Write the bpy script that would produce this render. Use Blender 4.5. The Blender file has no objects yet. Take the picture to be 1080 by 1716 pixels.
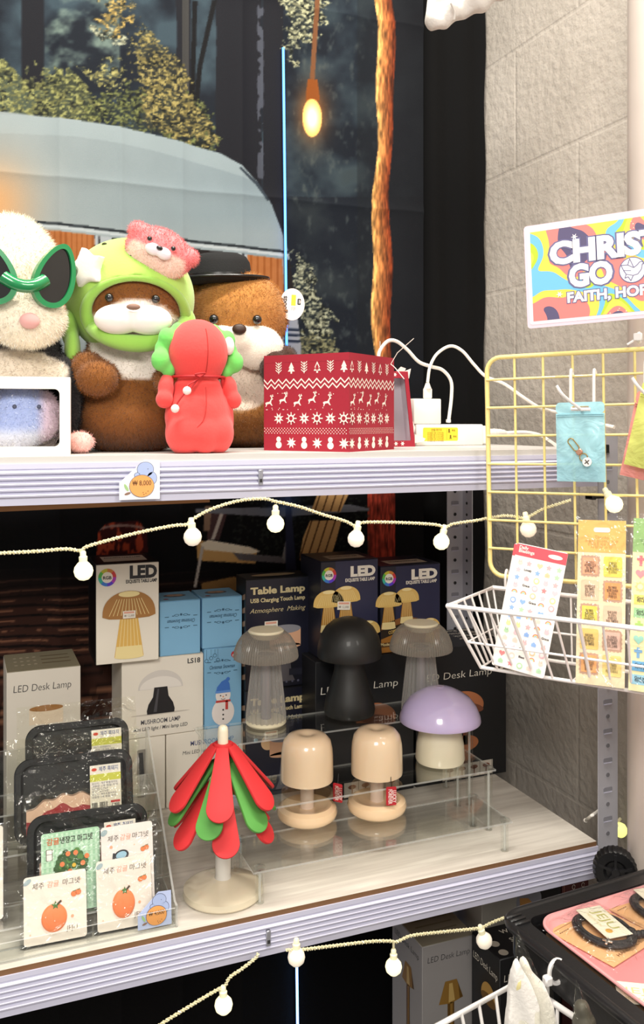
import bpy, bmesh, math, random
import numpy as np
from mathutils import Matrix, Vector
random.seed(7)
RNG = np.random.default_rng(7)
PI = math.pi
SC = bpy.context.scene
COL = SC.collection

# ------------------------------------------------------------------ camera, light, exposure
YAW = math.radians(22.0)
CAM = Vector((0.0, 0.0, 1.5))
FWD = Vector((math.sin(YAW), math.cos(YAW), 0.0))
RGT = Vector((math.cos(YAW), -math.sin(YAW), 0.0))
FPX, PX, PY = 1500.0, 540.0, 705.0
cam_data = bpy.data.cameras.new('camera')
cam = bpy.data.objects.new('camera', cam_data)
COL.objects.link(cam)
cam.location = CAM
cam.rotation_euler = (PI / 2, 0, -YAW)
cam_data.sensor_fit = 'HORIZONTAL'
cam_data.sensor_width = 36.0
cam_data.lens = FPX / 1080.0 * 36.0
cam_data.shift_y = -(858.0 - PY) / 1080.0
cam_data.clip_start = 0.02
SC.camera = cam

SC.view_settings.view_transform = 'Standard'
SC.view_settings.look = 'None'
SC.view_settings.exposure = 0.0
SC.view_settings.gamma = 1.0
SC.view_settings.use_curve_mapping = False

world = bpy.data.worlds.new('shop_ambient')
SC.world = world
world.use_nodes = True
bg = world.node_tree.nodes['Background']
bg.inputs[0].default_value = (1.0, 0.95, 0.88, 1)
bg.inputs[1].default_value = 0.57


def area_light(name, loc, target, sx, sy, power, col):
    d = bpy.data.lights.new(name, 'AREA')
    d.shape = 'RECTANGLE'
    d.size, d.size_y = sx, sy
    d.energy = power
    d.color = col
    o = bpy.data.objects.new(name, d)
    COL.objects.link(o)
    o.location = loc
    o.rotation_euler = (Vector(target) - Vector(loc)).to_track_quat('-Z', 'Y').to_euler()
    return o


area_light('ceiling_strip_light', (0.35, 0.88, 3.2), (0.40, 1.1, 0.8), 1.5, 0.12, 60, (1.0, 0.94, 0.84))
area_light('ceiling_panel_light', (-0.7, -1.1, 2.7), (0.4, 1.5, 1.1), 0.7, 0.7, 47, (1.0, 0.95, 0.87))
area_light('ceiling_panel_light', (1.3, -1.3, 2.7), (0.7, 1.4, 1.0), 0.7, 0.7, 32, (1.0, 0.94, 0.85))

# ------------------------------------------------------------------ pixel -> point in the place


def ray(u, v):
    return FWD + RGT * ((u - PX) / FPX) + Vector((0, 0, 1)) * ((PY - v) / FPX)


def at_y(u, v, y):
    r = ray(u, v)
    return CAM + r * ((y - CAM.y) / r.y)


def at_z(u, v, z):
    r = ray(u, v)
    return CAM + r * ((z - CAM.z) / r.z)


def at_d(u, v, d):
    return CAM + ray(u, v) * d


def on_plane(u, v, p, n):
    r = ray(u, v)
    return CAM + r * ((Vector(p) - CAM).dot(n) / r.dot(n))


def xat(u, y):
    return at_y(u, PY, y).x


def zat(u, v, y):
    return at_y(u, v, y).z


# ------------------------------------------------------------------ colour and materials


def lin(c):
    if isinstance(c, str):
        c = c.lstrip('#')
        c = [int(c[i:i + 2], 16) for i in (0, 2, 4)]
    out = []
    for x in c[:3]:
        x = x / 255.0
        out.append(x / 12.92 if x <= 0.04045 else ((x + 0.055) / 1.055) ** 2.4)
    return tuple(out)


MATS = {}


def new_mat(name):
    m = bpy.data.materials.new(name)
    m.use_nodes = True
    nt = m.node_tree
    return m, nt, nt.nodes['Principled BSDF'], nt.nodes['Material Output']


def mk(col, rough=0.5, metal=0.0, bump=0.0, bscale=60.0, var=0.04, vscale=25.0, coat=0.0, sss=0.0, emit=0.0, sheen=0.0, spec=0.5, name=None):
    key = (col if isinstance(col, str) else tuple(col), rough, metal, bump, bscale, var, vscale, coat, sss, emit, sheen, spec)
    if key in MATS:
        return MATS[key]
    m, nt, b, out = new_mat(name or 'surface')
    c = lin(col)
    tc = nt.nodes.new('ShaderNodeTexCoord')
    if var:
        nz = nt.nodes.new('ShaderNodeTexNoise')
        nz.inputs['Scale'].default_value = vscale
        nz.inputs['Detail'].default_value = 4
        nt.links.new(tc.outputs['Object'], nz.inputs['Vector'])
        mx = nt.nodes.new('ShaderNodeMix')
        mx.data_type = 'RGBA'
        mx.inputs[6].default_value = (*[x * (1 - var) for x in c], 1)
        mx.inputs[7].default_value = (*[min(1, x * (1 + var)) for x in c], 1)
        nt.links.new(nz.outputs['Fac'], mx.inputs[0])
        nt.links.new(mx.outputs[2], b.inputs['Base Color'])
    else:
        b.inputs['Base Color'].default_value = (*c, 1)
    b.inputs['Roughness'].default_value = rough
    b.inputs['Metallic'].default_value = metal
    b.inputs['Specular IOR Level'].default_value = spec
    if coat:
        b.inputs['Coat Weight'].default_value = coat
        b.inputs['Coat Roughness'].default_value = 0.08
    if sss:
        b.inputs['Subsurface Weight'].default_value = sss
        b.inputs['Subsurface Radius'].default_value = (0.02, 0.015, 0.01)
        b.inputs['Subsurface Scale'].default_value = 0.5
    if sheen:
        b.inputs['Sheen Weight'].default_value = sheen
        b.inputs['Sheen Roughness'].default_value = 0.6
    if emit:
        b.inputs['Emission Color'].default_value = (*c, 1)
        b.inputs['Emission Strength'].default_value = emit
    if bump:
        n2 = nt.nodes.new('ShaderNodeTexNoise')
        n2.inputs['Scale'].default_value = bscale
        n2.inputs['Detail'].default_value = 5
        nt.links.new(tc.outputs['Object'], n2.inputs['Vector'])
        bp = nt.nodes.new('ShaderNodeBump')
        bp.inputs['Strength'].default_value = bump
        bp.inputs['Distance'].default_value = 0.004
        nt.links.new(n2.outputs['Fac'], bp.inputs['Height'])
        nt.links.new(bp.outputs['Normal'], b.inputs['Normal'])
    MATS[key] = m
    return m


def clear(col='#ffffff', body=0.04, edge=0.5, rough=0.05, bump=0.0, bscale=30.0, ior=1.4, diffuse=False, name='clear_plastic'):
    """see-through sheet: transparent straight on, glossy at grazing angles; body = share of surface that reflects"""
    key = ('clear', col, body, edge, rough, bump, bscale, ior, diffuse)
    if key in MATS:
        return MATS[key]
    m, nt, b, out = new_mat(name)
    c = lin(col)
    tr = nt.nodes.new('ShaderNodeBsdfTransparent')
    tr.inputs[0].default_value = (*([0.5 + 0.5 * x for x in c] if diffuse else c), 1)
    b.inputs['Base Color'].default_value = (*c, 1)
    b.inputs['Roughness'].default_value = rough
    if not diffuse:
        nt.nodes.remove(b)
        b = nt.nodes.new('ShaderNodeBsdfGlossy')
        b.inputs['Color'].default_value = (*[0.5 + 0.5 * x for x in c], 1)
        b.inputs['Roughness'].default_value = rough
    fr = nt.nodes.new('ShaderNodeLayerWeight')
    fr.inputs['Blend'].default_value = 0.5
    pw = nt.nodes.new('ShaderNodeMath')
    pw.operation = 'POWER'
    pw.inputs[1].default_value = 3.5
    nt.links.new(fr.outputs['Facing'], pw.inputs[0])
    ma = nt.nodes.new('ShaderNodeMath')
    ma.operation = 'MULTIPLY_ADD'
    ma.inputs[1].default_value = edge
    ma.inputs[2].default_value = body
    ma.use_clamp = True
    nt.links.new(pw.outputs[0], ma.inputs[0])
    mx = nt.nodes.new('ShaderNodeMixShader')
    nt.links.new(ma.outputs[0], mx.inputs[0])
    nt.links.new(tr.outputs[0], mx.inputs[1])
    nt.links.new(b.outputs[0], mx.inputs[2])
    nt.links.new(mx.outputs[0], out.inputs['Surface'])
    if bump:
        tc = nt.nodes.new('ShaderNodeTexCoord')
        n2 = nt.nodes.new('ShaderNodeTexNoise')
        n2.inputs['Scale'].default_value = bscale
        n2.inputs['Detail'].default_value = 3
        n2.inputs['Distortion'].default_value = 1.2
        nt.links.new(tc.outputs['Object'], n2.inputs['Vector'])
        bp = nt.nodes.new('ShaderNodeBump')
        bp.inputs['Strength'].default_value = bump
        bp.inputs['Distance'].default_value = 0.01
        nt.links.new(n2.outputs['Fac'], bp.inputs['Height'])
        nt.links.new(bp.outputs['Normal'], b.inputs['Normal'])
        nt.links.new(bp.outputs['Normal'], fr.inputs['Normal'])
    MATS[key] = m
    return m


def vcol_mat(name, rough=0.8, sheen=0.0, bump=0.0, bscale=200.0, spec=0.3, var=0.0):
    if name in MATS:
        return MATS[name]
    m, nt, b, out = new_mat(name)
    at = nt.nodes.new('ShaderNodeAttribute')
    at.attribute_name = 'Col'
    nt.links.new(at.outputs['Color'], b.inputs['Base Color'])
    b.inputs['Roughness'].default_value = rough
    b.inputs['Specular IOR Level'].default_value = spec
    if sheen:
        b.inputs['Sheen Weight'].default_value = sheen
    if bump:
        tc = nt.nodes.new('ShaderNodeTexCoord')
        n2 = nt.nodes.new('ShaderNodeTexNoise')
        n2.inputs['Scale'].default_value = bscale
        nt.links.new(tc.outputs['Object'], n2.inputs['Vector'])
        bp = nt.nodes.new('ShaderNodeBump')
        bp.inputs['Strength'].default_value = bump
        bp.inputs['Distance'].default_value = 0.003
        nt.links.new(n2.outputs['Fac'], bp.inputs['Height'])
        nt.links.new(bp.outputs['Normal'], b.inputs['Normal'])
    MATS[name] = m
    return m


# ------------------------------------------------------------------ mesh building
I4 = Matrix.Identity(4)


def T(x, y=None, z=None):
    return Matrix.Translation(Vector(x) if y is None else Vector((x, y, z)))


def RZ(a):
    return Matrix.Rotation(a, 4, 'Z')


def RX(a):
    return Matrix.Rotation(a, 4, 'X')


def RY(a):
    return Matrix.Rotation(a, 4, 'Y')


def S(x, y, z):
    return Matrix.Diagonal((x, y, z, 1))


def frame(o, ex, ey):
    ex = Vector(ex).normalized()
    ez = ex.cross(Vector(ey)).normalized()
    ey = ez.cross(ex)
    m = Matrix.Identity(4)
    for i in range(3):
        m[i][0], m[i][1], m[i][2], m[i][3] = ex[i], ey[i], ez[i], o[i]
    return m


def wm(o):
    m = o.matrix_basis.copy()
    while o.parent:
        o = o.parent
        m = o.matrix_basis @ m
    return m


def tag(o, label=None, cat=None, group=None, kind=None):
    if label:
        o['label'] = label
    if cat:
        o['category'] = cat
    if group:
        o['group'] = group
    if kind:
        o['kind'] = kind
    return o


def thing(name, label, cat, M, group=None):
    o = bpy.data.objects.new(name, None)
    o.empty_display_size = 0.02
    COL.objects.link(o)
    o.matrix_basis = M if isinstance(M, Matrix) else T(M)
    return tag(o, label, cat, group)


class MB:
    def __init__(self, M=None):
        self.M = M or I4
        self.v, self.f, self.fm, self.mats = [], [], [], []

    def mi(self, mat):
        if mat not in self.mats:
            self.mats.append(mat)
        return self.mats.index(mat)

    def add(self, geo, mat, M=None):
        vs, fs = geo
        X = self.M @ M if M is not None else self.M
        b = len(self.v)
        self.v += [X @ Vector(p) for p in vs]
        i = self.mi(mat)
        self.f += [tuple(b + k for k in q) for q in fs]
        self.fm += [i] * len(fs)
        return self

    def flat(self, F, pts, mat, layer=1):
        """a printed patch on a face frame F (x right, y up, z out)"""
        return self.add(([(p[0], p[1], 0.00025 * layer) for p in pts], [tuple(range(len(pts)))]), mat, F)

    def text(self, F, s, x, y, size, mat, layer=2, align='C', bold=0.0, shear=0.0, sx=1.0, rot=0.0, fit=None):
        vs, fs, (x0, x1, y0, y1) = text_geo(s, bold, shear)
        if not fs:
            return self
        if fit:
            sx = fit / (size * max(1e-6, x1 - x0))
        off = {'L': -x0, 'C': -(x0 + x1) / 2, 'R': -x1}[align]
        X = F @ T(x, y, 0.00025 * layer) @ RZ(rot) @ S(size * sx, size, 1) @ T(off, 0, 0)
        return self.add((vs, fs), mat, X)

    def build(self, name, parent=None, angle=38, origin=None):
        if parent is not None:
            inv = wm(parent).inverted()
        else:
            if origin is None:
                xs = [p.x for p in self.v]
                ys = [p.y for p in self.v]
                origin = ((min(xs) + max(xs)) / 2, (min(ys) + max(ys)) / 2, min(p.z for p in self.v))
            inv = T(origin).inverted()
        me = bpy.data.meshes.new(name)
        me.from_pydata([inv @ p for p in self.v], [], self.f)
        for m in self.mats:
            me.materials.append(m)
        me.polygons.foreach_set('material_index', self.fm)
        me.polygons.foreach_set('use_smooth', [True] * len(self.f))
        me.set_sharp_from_angle(angle=math.radians(angle))
        me.update()
        o = bpy.data.objects.new(name, me)
        COL.objects.link(o)
        if parent is not None:
            o.parent = parent
        else:
            o.location = origin
        return o


TXT = {}


def text_geo(s, bold=0.0, shear=0.0):
    k = (s, bold, shear)
    if k not in TXT:
        cu = bpy.data.curves.new('lettering', 'FONT')
        cu.body = s
        cu.size = 1.0
        cu.offset = bold
        cu.shear = shear
        cu.resolution_u = 3
        ob = bpy.data.objects.new('lettering', cu)
        COL.objects.link(ob)
        dg = bpy.context.evaluated_depsgraph_get()
        me = bpy.data.meshes.new_from_object(ob.evaluated_get(dg))
        vs = [tuple(p.co) for p in me.vertices]
        fs = [tuple(p.vertices) for p in me.polygons]
        bpy.data.objects.remove(ob)
        bpy.data.curves.remove(cu)
        bpy.data.meshes.remove(me)
        if vs:
            bb = (min(p[0] for p in vs), max(p[0] for p in vs), min(p[1] for p in vs), max(p[1] for p in vs))
        else:
            bb = (0, 0, 0, 0)
        TXT[k] = (vs, fs, bb)
    return TXT[k]


def g_box(x0, x1, y0, y1, z0, z1):
    vs = [(x, y, z) for z in (z0, z1) for y in (y0, y1) for x in (x0, x1)]
    fs = [(0, 2, 3, 1), (4, 5, 7, 6), (0, 1, 5, 4), (2, 6, 7, 3), (0, 4, 6, 2), (1, 3, 7, 5)]
    return vs, fs


def g_rbox(x0, x1, y0, y1, z0, z1, r=0.002, seg=2):
    bm = bmesh.new()
    vs, fs = g_box(x0, x1, y0, y1, z0, z1)
    bv = [bm.verts.new(p) for p in vs]
    for q in fs:
        bm.faces.new([bv[i] for i in q])
    bmesh.ops.bevel(bm, geom=list(bm.edges), offset=r, segments=seg, profile=0.5, affect='EDGES')
    bm.verts.index_update()
    out = ([tuple(p.co) for p in bm.verts], [tuple(p.index for p in q.verts) for q in bm.faces])
    bm.free()
    return out


def g_lathe(prof, n=48, rib=None, a0=0.0, a1=2 * PI):
    """prof: (r, z) list bottom to top; r = 0 ends close; rib = (count, depth)"""
    vs, fs = [], []
    full = abs(a1 - a0 - 2 * PI) < 1e-6
    for (r, z) in prof:
        for k in range(n):
            a = a0 + (a1 - a0) * k / (n if full else n - 1)
            rr = r
            if rib:
                rr = r * (1 + rib[1] * math.cos(a * rib[0]))
            vs.append((rr * math.cos(a), rr * math.sin(a), z))
    m = len(prof)
    for i in range(m - 1):
        for k in range(n if full else n - 1):
            k2 = (k + 1) % n
            fs.append((i * n + k, i * n + k2, (i + 1) * n + k2, (i + 1) * n + k))
    if full:
        if prof[0][0] > 1e-5:
            fs.append(tuple(range(n - 1, -1, -1)))
        if prof[-1][0] > 1e-5:
            fs.append(tuple((m - 1) * n + k for k in range(n)))
    return vs, fs


def smooth_path(pts, sub=6, closed=False):
    P = [Vector(p) for p in pts]
    n = len(P)
    out = []
    for i in range(n if closed else n - 1):
        p0 = P[i - 1] if (closed or i > 0) else P[i] * 2 - P[i + 1]
        p1, p2 = P[i], P[(i + 1) % n]
        p3 = P[(i + 2) % n] if (closed or i + 2 < n) else p2 * 2 - p1
        for k in range(sub):
            t = k / sub
            out.append(0.5 * ((2 * p1) + (p2 - p0) * t + (2 * p0 - 5 * p1 + 4 * p2 - p3) * t * t + (3 * p1 - p0 - 3 * p2 + p3) * t ** 3))
    if not closed:
        out.append(P[-1].copy())
    return out


def g_tube(pts, r, n=8, closed=False, caps=True):
    P = [Vector(p) for p in pts]
    m = len(P)
    R = r if isinstance(r, (list, tuple)) else [r] * m
    vs, fs = [], []
    up = None
    for i in range(m):
        if closed:
            t = (P[(i + 1) % m] - P[i - 1])
        else:
            t = P[min(i + 1, m - 1)] - P[max(i - 1, 0)]
        t = t.normalized() if t.length > 1e-9 else Vector((0, 0, 1))
        if up is None:
            up = t.orthogonal().normalized()
        else:
            up = up - t * up.dot(t)
            up = up.normalized() if up.length > 1e-6 else t.orthogonal().normalized()
        b = t.cross(up)
        for k in range(n):
            a = 2 * PI * k / n
            vs.append(tuple(P[i] + (up * math.cos(a) + b * math.sin(a)) * R[i]))
    for i in range(m if closed else m - 1):
        j = (i + 1) % m
        for k in range(n):
            k2 = (k + 1) % n
            fs.append((i * n + k, i * n + k2, j * n + k2, j * n + k))
    if caps and not closed:
        fs.append(tuple(range(n - 1, -1, -1)))
        fs.append(tuple((m - 1) * n + k for k in range(n)))
    return vs, fs


def g_ell(c, r, nu=24, nv=14):
    vs, fs = [(0, 0, -1)], []
    for i in range(1, nv):
        t = -PI / 2 + PI * i / nv
        for k in range(nu):
            a = 2 * PI * k / nu
            vs.append((math.cos(t) * math.cos(a), math.cos(t) * math.sin(a), math.sin(t)))
    vs.append((0, 0, 1))
    for k in range(nu):
        fs.append((0, 1 + (k + 1) % nu, 1 + k))
        for i in range(nv - 2):
            a, b = 1 + i * nu, 1 + (i + 1) * nu
            fs.append((a + k, a + (k + 1) % nu, b + (k + 1) % nu, b + k))
        e = 1 + (nv - 2) * nu
        fs.append((e + k, e + (k + 1) % nu, len(vs) - 1))
    if not isinstance(r, (tuple, list)):
        r = (r, r, r)
    return [(c[0] + p[0] * r[0], c[1] + p[1] * r[1], c[2] + p[2] * r[2]) for p in vs], fs


def g_prism(pts, z0, z1):
    n = len(pts)
    vs = [(p[0], p[1], z0) for p in pts] + [(p[0], p[1], z1) for p in pts]
    fs = [tuple(range(n - 1, -1, -1)), tuple(range(n, 2 * n))]
    fs += [(k, (k + 1) % n, n + (k + 1) % n, n + k) for k in range(n)]
    return vs, fs


def g_ring_plate(outer, inner, z0, z1):
    """plate with a hole; outer and inner have the same number of points"""
    n = len(outer)
    vs = []
    for z in (z0, z1):
        vs += [(p[0], p[1], z) for p in outer] + [(p[0], p[1], z) for p in inner]
    fs = []
    for k in range(n):
        j = (k + 1) % n
        fs.append((k, n + k, n + j, j))
        fs.append((2 * n + k, 2 * n + j, 3 * n + j, 3 * n + k))
        fs.append((k, j, 2 * n + j, 2 * n + k))
        fs.append((n + k, 3 * n + k, 3 * n + j, n + j))
    return vs, fs


def rrect(x0, y0, x1, y1, r, seg=6):
    out = []
    for cx, cy, a in ((x1 - r, y0 + r, -PI / 2), (x1 - r, y1 - r, 0), (x0 + r, y1 - r, PI / 2), (x0 + r, y0 + r, PI)):
        for k in range(seg + 1):
            t = a + PI / 2 * k / seg
            out.append((cx + r * math.cos(t), cy + r * math.sin(t)))
    return out


def ell(cx, cy, rx, ry=None, n=28, rot=0.0, a0=0.0, a1=2 * PI):
    ry = rx if ry is None else ry
    out = []
    full = abs(a1 - a0 - 2 * PI) < 1e-6
    for k in range(n):
        t = a0 + (a1 - a0) * k / (n if full else n - 1)
        x, y = rx * math.cos(t), ry * math.sin(t)
        out.append((cx + x * math.cos(rot) - y * math.sin(rot), cy + x * math.sin(rot) + y * math.cos(rot)))
    return out


def rect(x0, y0, x1, y1):
    return [(x0, y0), (x1, y0), (x1, y1), (x0, y1)]


def star(cx, cy, r1, r2, n, rot=0.0):
    return [(cx + (r1 if k % 2 == 0 else r2) * math.cos(rot + PI * k / n), cy + (r1 if k % 2 == 0 else r2) * math.sin(rot + PI * k / n)) for k in range(2 * n)]


def line(p, q, w):
    (x0, y0), (x1, y1) = p, q
    L = math.hypot(x1 - x0, y1 - y0) or 1e-6
    nx, ny = -(y1 - y0) / L * w / 2, (x1 - x0) / L * w / 2
    return [(x0 + nx, y0 + ny), (x0 - nx, y0 - ny), (x1 - nx, y1 - ny), (x1 + nx, y1 + ny)]


def blob(geos, voxel=0.006, smooth=6, M=None):
    """one continuous closed surface around overlapping solids (voxel remesh)"""
    mb = MB(M)
    dummy = mk('#ffffff')
    for g in geos:
        mb.add(g, dummy)
    me = bpy.data.meshes.new('tmp')
    me.from_pydata(mb.v, [], mb.f)
    ob = bpy.data.objects.new('tmp', me)
    COL.objects.link(ob)
    r = ob.modifiers.new('r', 'REMESH')
    r.mode = 'VOXEL'
    r.voxel_size = voxel
    s = ob.modifiers.new('s', 'SMOOTH')
    s.factor = 0.5
    s.iterations = smooth
    dg = bpy.context.evaluated_depsgraph_get()
    m2 = bpy.data.meshes.new_from_object(ob.evaluated_get(dg))
    vs = np.empty(len(m2.vertices) * 3)
    m2.vertices.foreach_get('co', vs)
    vs = vs.reshape(-1, 3)
    fs = [tuple(p.vertices) for p in m2.polygons]
    bpy.data.objects.remove(ob)
    bpy.data.meshes.remove(me)
    bpy.data.meshes.remove(m2)
    return vs, fs


def plush(name, parent, vf, colfn, M, fur_n=0, fur_l=0.008, fur_w=0.0012, droop=0.35, mat=None, seed=1, jitter=0.12):
    """vf in local coordinates; colfn(local xyz array) -> sRGB array; short pile is grown on the surface"""
    vs, fs = vf
    rng = np.random.default_rng(seed)
    tri = []
    for q in fs:
        for k in range(1, len(q) - 1):
            tri.append((q[0], q[k], q[k + 1]))
    tri = np.array(tri)
    cols = colfn(vs)
    V, F = vs, [tuple(q) for q in fs]
    if fur_n:
        a, b, c = vs[tri[:, 0]], vs[tri[:, 1]], vs[tri[:, 2]]
        nrm = np.cross(b - a, c - a)
        ar = np.linalg.norm(nrm, axis=1)
        idx = rng.choice(len(tri), fur_n, p=ar / ar.sum())
        w = rng.random((fur_n, 2))
        w = np.where((w.sum(1) > 1)[:, None], 1 - w, w)
        p = a[idx] + (b - a)[idx] * w[:, :1] + (c - a)[idx] * w[:, 1:]
        n = nrm[idx] / ar[idx][:, None]
        d = n + rng.normal(0, 0.45, (fur_n, 3))
        d[:, 2] -= droop
        d /= np.linalg.norm(d, axis=1)[:, None]
        t = np.cross(d, rng.normal(0, 1, (fur_n, 3)))
        t /= np.linalg.norm(t, axis=1)[:, None]
        L = (fur_l * (0.6 + 0.7 * rng.random(fur_n)))[:, None]
        p = p - n * 0.001
        h = np.stack([p - t * fur_w * 0.5, p + t * fur_w * 0.5, p + d * L], 1).reshape(-1, 3)
        hc = np.repeat(colfn(p) * (1 + rng.normal(0, jitter, (fur_n, 1))), 3, 0)
        b0 = len(vs)
        V = np.concatenate([vs, h])
        cols = np.concatenate([cols, hc])
        F = F + [(b0 + 3 * k, b0 + 3 * k + 1, b0 + 3 * k + 2) for k in range(fur_n)]
    me = bpy.data.meshes.new(name)
    X = wm(parent).inverted() @ M if parent is not None else M
    Xn = np.array(X)
    W = V @ Xn[:3, :3].T + Xn[:3, 3]
    me.from_pydata(W.tolist(), [], F)
    cols = np.clip(cols, 0, 255) / 255.0
    lc = np.where(cols <= 0.04045, cols / 12.92, ((cols + 0.055) / 1.055) ** 2.4)
    at = me.color_attributes.new('Col', 'FLOAT_COLOR', 'POINT')
    at.data.foreach_set('color', np.concatenate([lc, np.ones((len(lc), 1))], 1).ravel())
    me.materials.append(mat or vcol_mat('plush_pile', 0.9, sheen=0.25))
    me.polygons.foreach_set('use_smooth', [True] * len(F))
    me.update()
    o = bpy.data.objects.new(name, me)
    COL.objects.link(o)
    if parent is not None:
        o.parent = parent
    return o


def solid_col(c):
    c = np.array([int(c.lstrip('#')[i:i + 2], 16) for i in (0, 2, 4)], float)
    return lambda p: np.tile(c, (len(p), 1))


def hexa(c):
    return np.array([int(c.lstrip('#')[i:i + 2], 16) for i in (0, 2, 4)], float)


# value noise for printed cloth patterns
LAT = RNG.random((256, 256))


def vnoise(x, y, seed=0):
    x = np.asarray(x, float) + seed * 17.3
    y = np.asarray(y, float) + seed * 9.1
    xi, yi = np.floor(x).astype(int), np.floor(y).astype(int)
    fx, fy = x - xi, y - yi
    fx, fy = fx * fx * (3 - 2 * fx), fy * fy * (3 - 2 * fy)
    g = lambda a, b: LAT[a % 256, b % 256]
    return (g(xi, yi) * (1 - fx) + g(xi + 1, yi) * fx) * (1 - fy) + (g(xi, yi + 1) * (1 - fx) + g(xi + 1, yi + 1) * fx) * fy


def fbm(x, y, seed=0, oct=4):
    s, a, t = 0, 0.5, 0
    for k in range(oct):
        s = s + a * vnoise(x * 2 ** k, y * 2 ** k, seed + k)
        t += a
        a *= 0.5
    return s / t

# ------------------------------------------------------------------ the setting
ZS, ZT, ZB = 0.80, 1.4535, 0.14         # tops of the shelf boards: middle, top, bottom
YF, YB = 1.214, 1.668                   # front and back of the rack
XR = 0.984                              # inner right end of the rack
WALL_X, BACK_Y = 1.105, 1.80


def wall_mat():
    m, nt, b, out = new_mat('painted_concrete_block')
    tc = nt.nodes.new('ShaderNodeTexCoord')
    mp = nt.nodes.new('ShaderNodeMapping')
    mp.inputs['Rotation'].default_value = (0, 0, 0)
    sep = nt.nodes.new('ShaderNodeSeparateXYZ')
    cmb = nt.nodes.new('ShaderNodeCombineXYZ')
    nt.links.new(tc.outputs['Object'], sep.inputs[0])
    add = nt.nodes.new('ShaderNodeMath')
    add.operation = 'ADD'
    nt.links.new(sep.outputs[0], add.inputs[0])
    nt.links.new(sep.outputs[1], add.inputs[1])
    nt.links.new(add.outputs[0], cmb.inputs[0])
    nt.links.new(sep.outputs[2], cmb.inputs[1])
    br = nt.nodes.new('ShaderNodeTexBrick')
    br.offset = 0.5
    br.inputs['Color1'].default_value = (1, 1, 1, 1)
    br.inputs['Color2'].default_value = (0.96, 0.96, 0.96, 1)
    br.inputs['Mortar'].default_value = (0.3, 0.3, 0.3, 1)
    br.inputs['Scale'].default_value = 1.0
    br.inputs['Mortar Size'].default_value = 0.006
    br.inputs['Mortar Smooth'].default_value = 0.8
    br.inputs['Brick Width'].default_value = 0.42
    br.inputs['Row Height'].default_value = 0.255
    nt.links.new(cmb.outputs[0], br.inputs['Vector'])
    n1 = nt.nodes.new('ShaderNodeTexNoise')
    n1.inputs['Scale'].default_value = 60
    n1.inputs['Detail'].default_value = 6
    nt.links.new(tc.outputs['Object'], n1.inputs['Vector'])
    n2 = nt.nodes.new('ShaderNodeTexNoise')
    n2.inputs['Scale'].default_value = 5
    n2.inputs['Detail'].default_value = 5
    nt.links.new(tc.outputs['Object'], n2.inputs['Vector'])
    mul = nt.nodes.new('ShaderNodeMath')
    mul.operation = 'MULTIPLY_ADD'
    mul.inputs[1].default_value = 0.35
    nt.links.new(br.outputs['Color'], mul.inputs[0])
    nt.links.new(n1.outputs['Fac'], mul.inputs[2])
    bp = nt.nodes.new('ShaderNodeBump')
    bp.inputs['Strength'].default_value = 0.42
    bp.inputs['Distance'].default_value = 0.008
    nt.links.new(mul.outputs[0], bp.inputs['Height'])
    nt.links.new(bp.outputs['Normal'], b.inputs['Normal'])
    cr = nt.nodes.new('ShaderNodeValToRGB')
    cr.color_ramp.elements[0].position = 0.3
    cr.color_ramp.elements[0].color = (*lin('#b2aaa0'), 1)
    cr.color_ramp.elements[1].position = 0.7
    cr.color_ramp.elements[1].color = (*lin('#c6beb4'), 1)
    nt.links.new(n2.outputs['Fac'], cr.inputs[0])
    nt.links.new(cr.outputs[0], b.inputs['Base Color'])
    b.inputs['Roughness'].default_value = 0.34
    return m


WALLM = wall_mat()
tag(MB().add(g_box(WALL_X, WALL_X + 0.1, -0.6, BACK_Y + 0.1, 0, 2.9), WALLM).build('wall_right', origin=(0, 0, 0)), kind='structure')
tag(MB().add(g_box(-1.6, WALL_X, BACK_Y, BACK_Y + 0.1, 0, 2.9), mk('#3a3a3c', 0.8)).build('wall_back', origin=(0, 0, 0)), kind='structure')
tag(MB().add(g_box(-1.6, WALL_X, -1.2, BACK_Y, -0.1, 0), mk('#77716a', 0.5, var=0.15)).build('floor', origin=(0, 0, 0)), kind='structure')

# ------------------------------------------------------------------ printed forest backdrop
CY = 1.715


def pip(U, V, poly):
    ins = np.zeros(U.shape, bool)
    n = len(poly)
    for i in range(n):
        (x0, y0), (x1, y1) = poly[i], poly[(i + 1) % n]
        if y0 == y1:
            continue
        c = ((y0 > V) != (y1 > V)) & (U < (x1 - x0) * (V - y0) / (y1 - y0) + x0)
        ins ^= c
    return ins


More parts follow.
